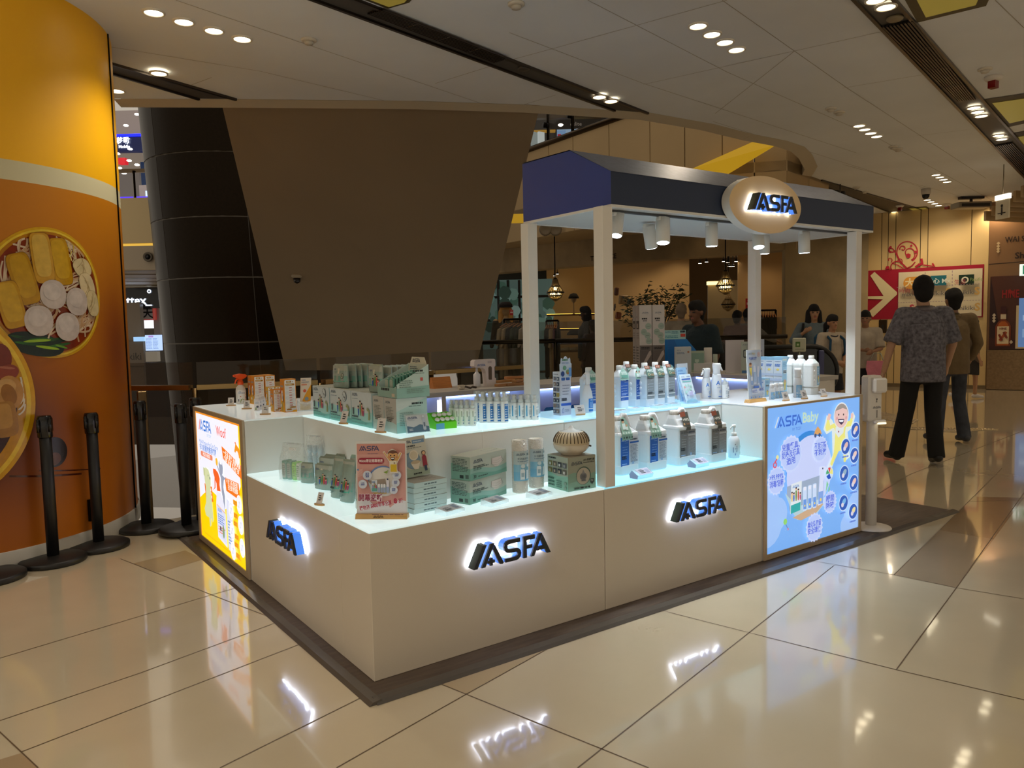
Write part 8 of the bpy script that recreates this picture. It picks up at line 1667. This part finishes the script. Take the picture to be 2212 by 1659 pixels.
 if skirt: t_ += [(j['pel'], (j['knL'] + j['knR']) / 2 + Vector((0, 0, .03)) * K, .135 * K, .175 * K, 1.15, 2)]
 else:
  for s_ in 'LR': t_ += [(j['hp' + s_], j['kn' + s_], .092 * K * b_, .072 * K * b_), (j['kn' + s_], j['an' + s_] + Vector((0, 0, -.04)) * K, .070 * K * b_, .074 * K * b_, 1, 2)]
 V, F = blobmesh(t_, vox, 'p', 2); zl = (j['knL'].z - .0 if skirt else .045 * K); V = [Vector((v.x, v.y, max(v.z, zl))) for v in V]
 colored('skirt' if skirt else 'trousers', r, V, F, lambda c: (trousers, mats[1]), [mats[1]])
 for s_ in 'LR':
  a, t2 = j['an' + s_], j['to' + s_]
  V, F = blobmesh([(a + Vector((0, 0, -.02)) * K, Vector((t2.x, t2.y, t2.z + .012 * K)), .045 * K, .036 * K), (a + Vector((0, -.03, -.03)) * K, a + Vector((0, .02, -.02)) * K, .045 * K, .046 * K)], .011, 's', 1)
  lo = min(a.z - .075 * K, t2.z - .03 * K); lo = max(lo, 0); V = [Vector((v.x, v.y, max(v.z, lo))) for v in V]
  colored('shoe', r, V, F, lambda c: (shoe, 'satin'), ['satin'])
 if extra: extra(r, j, K)
 return r
def collar(col):
 def f(r, j, K):
  n = j['neck']; m = MB(); R_ = []
  for z, q in ((-.055, .080), (-.01, .070), (.012, .064), (-.03, .082)): R_.append([(n.x + q * K * math.cos(t_) * 1.05, n.y + q * K * math.sin(t_) * .95, n.z + z * K) for t_ in [2 * PI * i / 20 for i in range(20)]])
  m.loft(R_, col, 'cloth', True, False); m.obj('collar', r)
 return f
face_away = CAMROT
def shirt1(r, j, K):
 collar('6c6468')(r, j, K)
 m = MB(); z = j['chest'].z + .04 * K; m.tube([(-.16 * K, -.155 * K, z), (-.08 * K, -.182 * K, z + .002), (.08 * K, -.182 * K, z + .002), (.16 * K, -.155 * K, z)], .0022, '3a3438', 'cloth', 5); m.obj('back_seam', r)
person('man in a loose mottled grey-blue short-sleeved shirt and black trousers, walking away', 1990, 1003, 604, face_away - .12, '5e5c64', '08080a', shoe='060608', skin='b48c70', mats=('shirt', 'satin') if 0 else ('shirt', 'matte'), vox=.013, extra=shirt1,
 J=dict(shL=(-.185, 0, 1.405), shR=(.185, 0, 1.405), elL=(-.29, -.02, 1.13), elR=(.27, .03, 1.13), wrL=(-.335, .03, .88), wrR=(.27, .14, .92), knL=(-.12, .06, .50), knR=(.10, .02, .50), anL=(-.17, .16, .09), anR=(.11, -.06, .11), toL=(-.20, .30, .035), toR=(.12, .06, .03), pmL=(.6, -.5, 0), pel=(0, 0, .94), head=(-.015, .01, 1.61)), build=1.0, hairf=[((0, -.02, .03), (0, -.04, -.02), .092, .080)])
person('man in an olive long-sleeved shirt and blue jeans, walking away holding a phone', 2052, 955, 629, face_away + .08, '6c5a3e', '3a3e48', shoe='32343c', skin='8a6448', sleeve='long', mats=('cloth', 'jeans'), vox=.013, extra=collar('7a684a'),
 J=dict(shL=(-.20, 0, 1.41), shR=(.215, 0, 1.41), elL=(-.25, .06, 1.15), elR=(.30, -.02, 1.13), wrL=(-.2, .2, 1.0), wrR=(.27, .10, .90), knL=(-.12, .02, .50), knR=(.13, .05, .50), anL=(-.19, -.03, .12), anR=(.12, -.08, .09), toL=(-.21, .12, .05), toR=(.14, .06, .03), pmR=(-.7, .5, 0), head=(0, .0, 1.61)), build=.98)
toface = CAMROT + PI
long_hair = [((-.07, -.03, .02), (-.09, -.02, -.22), .05, .05), ((.07, -.03, .02), (.09, -.02, -.22), .05, .05), ((0, -.05, 0), (0, -.06, -.2), .09, .08)]
def hold_strap(r, j, K):
 m = MB(); m.tube([j['shR'] + Vector((-.02, .07, .05)) * K, j['shR'] + Vector((.0, .11, -.12)) * K, j['shR'] + Vector((.05, .08, -.3)) * K], .018 * K, '0c0c0e', 'cloth', 8); m.ball(tuple(j['shR'] + Vector((.06, -.02, -.48)) * K), .17 * K, '0c0c10', 'cloth', 12, (.6, .8, 1)); m.obj('shoulder_bag', r)
person('woman with long dark hair and a grey cardigan holding a bag strap on her shoulder', 1757, 800, 659, toface - .15, '5e6a70', '5a5c5c', skin='a07858', sleeve='long', dep=10.8, vox=.016, detail=True, extra=hold_strap, hairf=long_hair, base=None,
 J=dict(elR=(.33, .06, 1.18), wrR=(.20, .2, 1.30), pmR=(-.5, -.5, 0), elL=(-.24, 0, 1.14), wrL=(-.2, .12, .9)), build=.95)
def backpack(r, j, K):
 m = MB()
 for s_ in (-1, 1): m.tube([(s_ * .11 * K, -.02, j['neck'].z - .02 * K), (s_ * .125 * K, .14 * K, j['chest'].z + .06 * K), (s_ * .14 * K, .15 * K, j['chest'].z - .14 * K), (s_ * .15 * K, .02 * K, j['pel'].z + .06 * K)], .020 * K, '123c58', 'cloth', 8)
 m.obj('strap', r); m = MB(); m.rbox(-.15 * K, .15 * K, -.3 * K, -.13 * K, j['pel'].z + .02 * K, j['neck'].z - .04 * K, '16425e', 'cloth', .04); m.obj('backpack', r)
 m = MB(); n = j['neck']; m.tube([(n.x + .075 * K * math.cos(t_), n.y + .02 + .075 * K * math.sin(t_), n.z - .045 * K - .03 * K * math.sin(t_)) for t_ in [2 * PI * i / 16 for i in range(17)]], .008 * K, '1c2438', 'cloth', 6); m.obj('collar', r)
person('schoolgirl in a white polo and dark skirt with blue backpack straps and a ponytail', 1796, 800, 681, toface + .25, 'a89c8c', '10141c', skin='a07454', dep=10.0, vox=.015, skirt=True, extra=backpack, hairf=[((0, -.09, .03), (.04, -.13, -.02), .04, .035), ((.04, -.13, -.02), (.06, -.12, -.2), .035, .02)], J=dict(elL=(-.25, .02, 1.14), wrL=(-.08, .2, 1.0), elR=(.25, .02, 1.14), wrR=(.08, .22, 1.0), pmL=(1, 0, -.3), pmR=(-1, 0, -.3)), build=.92)
def pink_bag(r, j, K):
 c = j['wrL'] + Vector((-.05, .03, -.28)) * K; m = MB(); m.loft([[c + Vector((x * w * K, y * .05 * K, z * K)) for x, y in ((-1, -1), (1, -1), (1, 1), (-1, 1))] for z, w in ((-.2, .10), (.0, .15), (.13, .14))], 'c8788a', 'cloth', False); m.tube([c + Vector((-.1, 0, .13)) * K, c + Vector((-.06, 0, .25)) * K, c + Vector((.04, 0, .26)) * K, c + Vector((.09, 0, .13)) * K], .008 * K, 'a8b0a0', 'cloth', 6); m.obj('pink_bag', r)
person('student in a white shirt with a pink bag, half hidden by the right kiosk post', 1868, 800, 672, toface - .5, 'a09484', '0c0e14', skin='8a6248', dep=10.6, vox=.015, skirt=True, extra=pink_bag, J=dict(elL=(-.24, .08, 1.12), wrL=(-.14, .26, 1.08), elR=(.2, .1, 1.12), wrR=(.0, .26, 1.1)), build=.95)
person('person in white shoes hidden behind the man in olive, one leg striding out', 2112, 800, 690, CAMROT - PI / 2 - .2, '6a5a48', '2a2622', shoe='d8d0c8', skin='b08460', base=G(2098, 862), skirt=True, vox=.016, J=dict(knR=(.1, -.18, .52), anR=(.1, -.42, .14), toR=(.1, -.36, .06), knL=(-.08, .1, .5), anL=(-.08, .1, .09), toL=(-.08, .25, .03)), build=.85)
person('man with glasses in a dark teal t-shirt standing behind the kiosk', 1512, 800, 653, CAMROT + PI / 2 + .5, '14262e', '101012', skin='6a4630', dep=7.9, vox=.015, detail=True, J=dict(head=(0, .05, 1.6)), build=1.12, extra=lambda r, j, K: None)
person('woman with a ponytail leaning forward in a dark top behind the kiosk', 1562, 800, 672, CAMROT + PI / 2 + .2, '1c1a18', '101012', skin='7a5038', dep=8.5, vox=.015, J=dict(chest=(0, .12, 1.22), neck=(0, .26, 1.36), head=(0, .36, 1.46), shL=(-.18, .2, 1.30), shR=(.18, .2, 1.30), elL=(-.22, .3, 1.05), elR=(.22, .3, 1.05), wrL=(-.16, .5, 1.0), wrR=(.16, .5, 1.0), look=(0, .9, -.5)), hairf=[((0, -.08, .06), (0, -.18, 0), .045, .03)])
person('shopper with pale hair and a light top with a bag strap, seen from behind', 1472, 800, 657, CAMROT - .2, '7a7060', '3a342c', hair='6a5a48', skin='8a6a50', dep=11.5, vox=.017, sleeve='long', detail=False, extra=hold_strap)
person('shopper with short dark hair in a pink top bending beside the clothes rail', 1592, 800, 672, CAMROT - .8, '8a6a60', '1a1614', skin='7a5840', dep=12.5, vox=.017, detail=False)
person('shopper in a black and white striped top near the clothes rail', 1615, 800, 668, CAMROT - 1.2, '8c8880', '1a1614', skin='8a6448', dep=13.0, vox=.017, sleeve='long', detail=False, J=dict(elR=(.3, .2, 1.2), wrR=(.3, .45, 1.12)), extra=lambda r, j, K: [(lambda m: (m.tube([(math.cos(t_) * .185 * K * 1.15, math.sin(t_) * .165 * K, j['pel'].z + (.05 + q * .06) * K) for t_ in [2 * PI * i / 24 for i in range(25)]], .012, '14121a', 'cloth', 6), m.obj('stripe', r)))(MB()) for q in range(7)])
person('shopper in black with a headscarf shape of dark hair behind the left kiosk opening', 1268, 820, 663, CAMROT + PI / 2, '0c0a09', '0c0a09', skin='3a281c', dep=13.5, vox=.017, sleeve='long', detail=False, hairf=[((0, -.03, 0), (0, -.05, -.18), .09, .08)])
person('shopper in dark red bending behind the left kiosk opening', 1283, 840, 692, CAMROT + .6, '2a1210', '120e0c', skin='4a3020', dep=13.0, vox=.017, sleeve='long', detail=False)
# ---------------------------------------------------------------- contents of the far shop
def garment(m, c, w, h, col, th=.05, mt='cloth', sl=True):
 c = Vector(c); P = [(-.5 * w, 0), (.5 * w, 0), (.48 * w, h * .72), (.75 * w if sl else .5 * w, h * .62), (.62 * w if sl else .5 * w, h * .92), (.15 * w, h), (-.15 * w, h), (-.62 * w if sl else -.5 * w, h * .92), (-.75 * w if sl else -.5 * w, h * .62), (-.48 * w, h * .72)]
 m.prism(P, -th / 2, th / 2, col, mt, 1); return m
def rail(label, x0, x1, y, dep, cols, hlow, group, rz=0, sl=False):
 a = D(x0, y, dep); b = D(x1, y, dep); b.z = a.z; r = thing('clothes_rail', label, 'clothes rail', Vector((a.x, a.y, 0)))
 o = r.location; m = MB(); m.tube([a - o, b - o], .018, '1c1612', 'metal', 8)
 for q in (a, b): m.tube([Vector((q.x, q.y, 0)) - o, q - o], .018, '1c1612', 'metal', 8)
 m.obj('frame', r); n = len(cols); ang = math.atan2(b.y - a.y, b.x - a.x)
 for i, c in enumerate(cols):
  p = a.lerp(b, (i + .5) / n); h = hlow * random.uniform(.85, 1.05); w = .34
  g_ = thing('hanging_garment', nth(i, n) + ' garment on hangers among the ' + group, 'garment', Vector((p.x, p.y, p.z - .1 - h)), ang + (1.35 if not sl else .9), group)
  m = MB(); garment(m, (0, 0, 0), w, h, c, .04); m.obj('cloth', g_)
  m = MB(); m.tube([(-.16, 0, h - .03), (0, 0, h + .03), (.16, 0, h - .03)], .012, 'b07038', 'wood', 6); m.tube([(0, 0, h + .03), (0, 0, h + .085), (.02, 0, h + .1)], .005, '8a7458', 'metal', 6); m.obj('hanger', g_)
rail('long clothes rail at the right of the far shop between the kiosk posts', 1612, 1676, 671, 14.5, ['2a3428', '38443a', '0c0c0c', 'a8987c', '0e0e10', '0c0c0c', '0a0a0c', '101010', '0c0c0e', '0a0a0a', '121214', '0c0c0c'], .75, 'dark clothes on the right rail')
rail('clothes rail left of the first kiosk post with pale coats and dark garments', 1088, 1143, 690, 13.0, ['a89470', 'b8a078', '14140f', '3c4834', '2c3428', 'b8a890'], .95, 'pale and green clothes on the left rail', sl=True)
rail('clothes rail between the two left kiosk posts in the far shop', 1180, 1206, 693, 13.2, ['14110f', '0c0a0a', 'a08a64', '8a6c44', '5a3038', '1c1814'], .9, 'dark clothes between the left posts')
mn = thing('mannequin', 'mannequin with a dark cap and long fair hair at the left of the far shop', 'mannequin', Vector((*D(1093, 700, 13.5).xy, 0)), toface)
V, F = blobmesh([((0, 0, 1.62), (0, 0, 1.6), .09, .08), ((0, 0, 1.5), (0, 0, 1.3), .05, .13, 1.2), ((0, 0, 1.3), (0, 0, .95), .15, .13, 1.2), ((-.1, 0, .9), (-.1, 0, .1), .09, .05), ((.1, 0, .9), (.1, 0, .1), .09, .05), ((-.18, 0, 1.42), (-.26, .03, 1.0), .06, .04), ((.18, 0, 1.42), (.26, .03, 1.0), .06, .04)], .018, 'm'); colored('body', mn, V, F, lambda c: ('3a3428' if c.z < 1.45 else 'a88a60', 'cloth'), ['cloth'])
V, F = blobmesh([((0, -.02, 1.66), (0, -.04, 1.62), .11, .1), ((-.08, 0, 1.6), (-.1, .0, 1.3), .05, .05), ((.08, 0, 1.6), (.1, 0, 1.3), .05, .05)], .018, 'm'); colored('hair', mn, V, F, lambda c: ('b88848', 'cloth'), ['cloth'])
m = MB(); m.lathe([(.125, 0), (.12, .05), (.08, .09), (.001, .1)], '1c1410', 'cloth', 16, (0, 0, 1.68)); m.box(-.08, .08, .08, .2, 1.675, 1.69, '1c1410', 'cloth'); m.obj('cap', mn)
ds = thing('display_shelves', 'lit wall shelves with hats and shoes in the far shop', 'shelf', Vector((*D(1240, 700, 21.5).xy, 0)), CAMROT)
for y in (678, 710, 740, 757):
 z = D(1240, y, 21.5).z; m = MB(); m.rbox(-.75, .75, -.02, .4, z - .05, z, '6a4c2c', 'wood', .005); m.obj('shelf_board', ds)
 if y < 757: m = MB(); m.box(-.74, .74, .3, .38, z - .005 + .0, z + .012, 'ffc850', 'em4'); m.obj('light_strip', ds)
for i, (dx, y, l_, c) in enumerate([(0.0, 678, 'dark cap on a head form on the top lit shelf', '14120f'), (.0, 724, 'dark flat hat on the middle lit shelf', '0c0a0a')]):
 z = D(1240, y, 21.4).z; o = thing('display_hat', l_, 'hat', ds.location + RGT * dx + Vector((0, 0, z)), CAMROT)
 if i == 0: m = MB(); m.lathe([(.05, 0), (.012, .01), (.012, .3), (.06, .34), (.085, .42), (.09, .48)], '8a7458', 'satin', 14); m.obj('stand', o)
 m = MB(); m.lathe([(.15, 0), (.14, .05), (.09, .13), (.001, .15)], c, 'cloth', 16, (0, 0, .43 if i == 0 else 0), 1 if i == 0 else 1.4); m.obj('crown', o)
for dx in (-.12, .1):
 z = D(1240, 757, 21.4).z; m = MB(); m.loft([[(x, y * .05, zz_) for x, y, zz_ in ((-.14, -1, 0), (.14, -1, 0), (.14, 1, 0), (-.14, 1, 0))], [(x, y * .045, zz_) for x, y, zz_ in ((-.13, -1, .05), (.13, -1, .1), (.13, 1, .1), (-.13, 1, .05))]], 'b0a890', 'cloth'); tag(m.obj('sneaker', None, ds.location + RGT * (dx - .15) + Vector((0, 0, z + .001)), CAMROT), ('left' if dx < 0 else 'right') + ' pale sneaker on the lowest lit shelf of the far shop', 'shoe', 'pale sneakers on the low shelf')
def chandelier(px_, ytop, ybot, dep, label, lit=True):
 p = D(px_, ybot, dep); h = HZ(Vector(p), ytop); r = thing('chandelier', label, 'chandelier', p, 0); R_ = h * .37
 m = MB(); m.tube([(0, 0, h), (0, 0, 3.36 - p.z)], .012, '14100a', 'metal', 6); m.lathe([(R_ * .2, h * .98), (R_ * .28, h * .93)], '1c1610', 'metal', 14)
 for z, q in ((.36, 1.0), (.62, .5), (.22, .72)): m.tube([(R_ * q * math.cos(t_), R_ * q * math.sin(t_), h * z) for t_ in [2 * PI * i / 20 for i in range(21)]], .016, '16120c', 'metal', 6)
 m.obj('frame', r); m = MB()
 for i in range(22):
  t_ = 2 * PI * i / 22; c_, s_ = math.cos(t_), math.sin(t_)
  m.tube([(R_ * .24 * c_, R_ * .24 * s_, h * .94), (R_ * .42 * c_, R_ * .42 * s_, h * .7), (R_ * .96 * c_, R_ * .96 * s_, h * .38)], .008, '8a7450', 'gloss', 4); m.tube([(R_ * .9 * c_, R_ * .9 * s_, h * .34), (R_ * .7 * c_, R_ * .7 * s_, h * .16), (R_ * .1 * c_, R_ * .1 * s_, .0)], .010, '9a8458', 'gloss', 4)
 m.obj('bead_strings', r)
 if lit:
  m = MB()
  for i in range(5): t_ = 2 * PI * i / 5; m.ball((R_ * .45 * math.cos(t_), R_ * .45 * math.sin(t_), h * .27), .035, 'ffe090', 'em14', 8)
  m.ball((0, 0, h * .55), .04, 'ffe090', 'em14', 8); m.obj('bulb', r)
chandelier(1200, 600, 650, 15.0, 'beaded chandelier glowing between the two left kiosk posts'); chandelier(1567, 583, 636, 15.5, 'beaded chandelier glowing in front of the pale niche'); chandelier(1573, 632, 672, 19.0, 'dark unlit chandelier further back below the glowing one', False)
for i, (x, y) in enumerate([(1198, 596), (1204, 592), (1512, 569), (1526, 566), (1563, 565), (1572, 567), (1575, 576), (1583, 576), (1590, 565), (1616, 560)]):
 v = D(x, y, 19 if i > 1 else 23); m = MB(); m.lathe([(.03, .06), (.045, 0)], '1c1814', 'satin', 10); m.tube([(0, 0, .05), (0, 0, 3.36 - v.z)], .01, '1c1814', 'satin', 5); m.lathe([(.001, -.002), (.042, -.002)], 'ffeccc', 'em14', 10, caps=False); tag(m.obj('shop_spotlight', loc=v), nth(i, 10) + ' of ten tiny bright spotlights high in the far shop', 'spotlight', 'tiny spotlights of the far shop')
for x, y, dp, l_ in [(1618, 656, 18.9, 'small red sale poster on the right wall of the far shop'), (1105, 675, 12.9, 'small red sign on the left clothes rail')]:
 p = D(x, y, dp); w = .17 if dp > 15 else .06; m = MB(); m.rbox(-w / 2 * 1.0, w / 2, 0, .01, -w * .75, w * .75, 'a01820', 'satin', .002); A = Art(m, (-w / 2, -.0005, -w * .75), (1, 0, 0), (0, 0, 1), 'satin', .001, w, w * 1.5); A.text('SALE', .5, .75, .12, 'e0a8a0', 'c', .02, maxw=.7); A.text('50%', .5, .42, .2, 'e8d8d0', 'c', .03, maxw=.8); tag(m.obj('red_poster', None, p, CAMROT), l_, 'poster')
for x, y, w, h, c, l_ in [(1331, 630, 9, 17, '6a3c1c', 'small wooden wall shelf piece at the top right of the front post'), (1346, 648, 20, 20, 'a08458', 'pale crumpled wall piece between wooden ones'), (1335, 682, 12, 15, '8a4a22', 'lowest small wooden wall piece'), (1327, 664, 3, 16, '3c2c20', 'thin dark wall piece beside the front post')]:
 p = D(x, y, 18.6); s_ = mpp(p); m = MB(); m.rbox(-w / 2 * s_, w / 2 * s_, -.12, 0, -h / 2 * s_, h / 2 * s_, c, 'wood', .02); m.prism([(-w * .2 * s_, -h * .3 * s_), (w * .3 * s_, 0), (-w * .1 * s_, h * .35 * s_)], -.2, -.121, c, 'wood', 1); o = tag(m.obj('wall_decoration', None, p, CAMROT), l_, 'wall decoration'); o.rotation_euler.y = .12
plt = thing('shop_tree', 'dark leafy indoor tree behind the tall mop boxes', 'plant', Vector((*D(1420, 700, 12.6).xy, 0)))
m = MB(); RP = random.Random(11); o = plt.location; tips = []
for x, y, sp in [(1356, 648, 8), (1372, 660, 14), (1390, 655, 16), (1410, 650, 20), (1428, 640, 12), (1420, 662, 24), (1450, 655, 14), (1462, 632, 12), (1466, 645, 12), (1450, 672, 10), (1395, 668, 18), (1440, 668, 16), (1358, 672, 5), (1350, 690, 5), (1372, 700, 8)]:
 e_ = D(x, y, 12.6 + RP.uniform(-.4, .4)) - o; m.tube([(0, 0, .2), (e_.x * .25, e_.y * .25, e_.z * .7), tuple(e_)], [.02, .012, .005], '2a1c10', 'wood', 5); tips.append((e_, sp))
m.obj('trunk', plt); m = MB()
for e_, sp in tips:
 for _ in range(int(sp * 3.2)):
  c = e_ + Vector((RP.gauss(0, sp * .0035), RP.gauss(0, sp * .0035), RP.gauss(0, sp * .0035))) * 1.6; d = Vector((RP.gauss(0, 1), RP.gauss(0, 1), RP.gauss(0, .6))).normalized()
  L = RP.uniform(.07, .12); s_ = d.orthogonal().normalized() * .016
  m.add([c, c + d * L * .5 + s_, c + d * L, c + d * L * .5 - s_], [(0, 1, 2, 3)], RP.choice(['1c2814', '14200e', '26341a', '303c1c']), 'leaf')
m.obj('foliage', plt)
fb = thing('far_balustrade', 'far glass balustrade with a dark handrail across the void', 'balustrade')
Q = [D(990, 745, 12.1), D(1200, 745, 12.0), D(1440, 745, 11.9), D(1700, 745, 11.8)]
for a, b in zip(Q, Q[1:]):
 z = 1.1; a = Vector((a.x, a.y, 0)); b = Vector((b.x, b.y, 0)); t_ = (b - a).normalized(); nn = Vector((-t_.y, t_.x, 0)) * .01
 m = MB(); m.loft([[p + nn, p - nn, p - nn + Vector((0, 0, z + .3)), p + nn + Vector((0, 0, z + .3))] for p in (a + t_ * .02, b - t_ * .02)], '3a3424', 'glass', False); m.obj('glass_pane', fb)
 m = MB(); m.tube([a + Vector((0, 0, z)), b + Vector((0, 0, z))], .035, '2a241a', 'metal', 8); m.tube([a, a + Vector((0, 0, z))], .03, '2a241a', 'metal', 8); m.obj('handrail', fb)
en = thing('escalator_balustrade', 'dark rounded end of an escalator balustrade in front of the woman and schoolgirl', 'escalator', Vector((*D(1752, 830, 9.0).xy, 0)), CAMROT)
m = MB(); m.prism(arc(0, .735, .27, -90, 90, 16) + [(-1.2, 1.0), (-1.2, .465)], -.02, .02, '181a10', 'gloss', 1); m.obj('glass_panel', en)
m = MB(); m.tube([(x, 0, z) for x, z in arc(0, .735, .30, -100, 90, 18) + [(-1.2, 1.035)]], .03, '0c0c0c', 'satin', 10); m.obj('handrail', en)
m = MB(); m.rbox(.07, .13, -.06, -.03, .1, .99, '4a4e78', 'satin', .01); m.obj('blue_panel', en); m = MB(); m.box(-1.3, .2, -.1, .1, -.02 - en.location.z, .47, '2a2820', 'satin'); m.obj('base', en)
qs = thing('small_notice_stand', 'small white notice with a green mark on a thin stand in front of the woman', 'sign', Vector((*D(1726, 800, 8.3).xy, 0)), CAMROT)
zq = D(1726, 745, 8.3).z; m = MB(); m.rbox(-.072, .072, -.01, .01, zq - .075, zq + .075, 'c0c4b0', 'satin', .008); A = Art(m, (-.07, -.0105, zq - .07), (1, 0, 0), (0, 0, 1), 'satin', .0008, .14, .14); A.rect(.18, .35, .55, .75, '507838'); A.rect(.28, .45, .45, .6, 'b8c8a0'); A.fine(.15, .12, .85, .22, 1, '687058'); m.obj('card', qs); m = MB(); m.tube([(0, 0, .02), (0, 0, zq - .07)], .012, '6a6a5c', 'metal', 8); m.lathe([(.1, 0), (.1, .012), (.02, .02)], '3a3a34', 'satin', 16); m.obj('stand', qs)
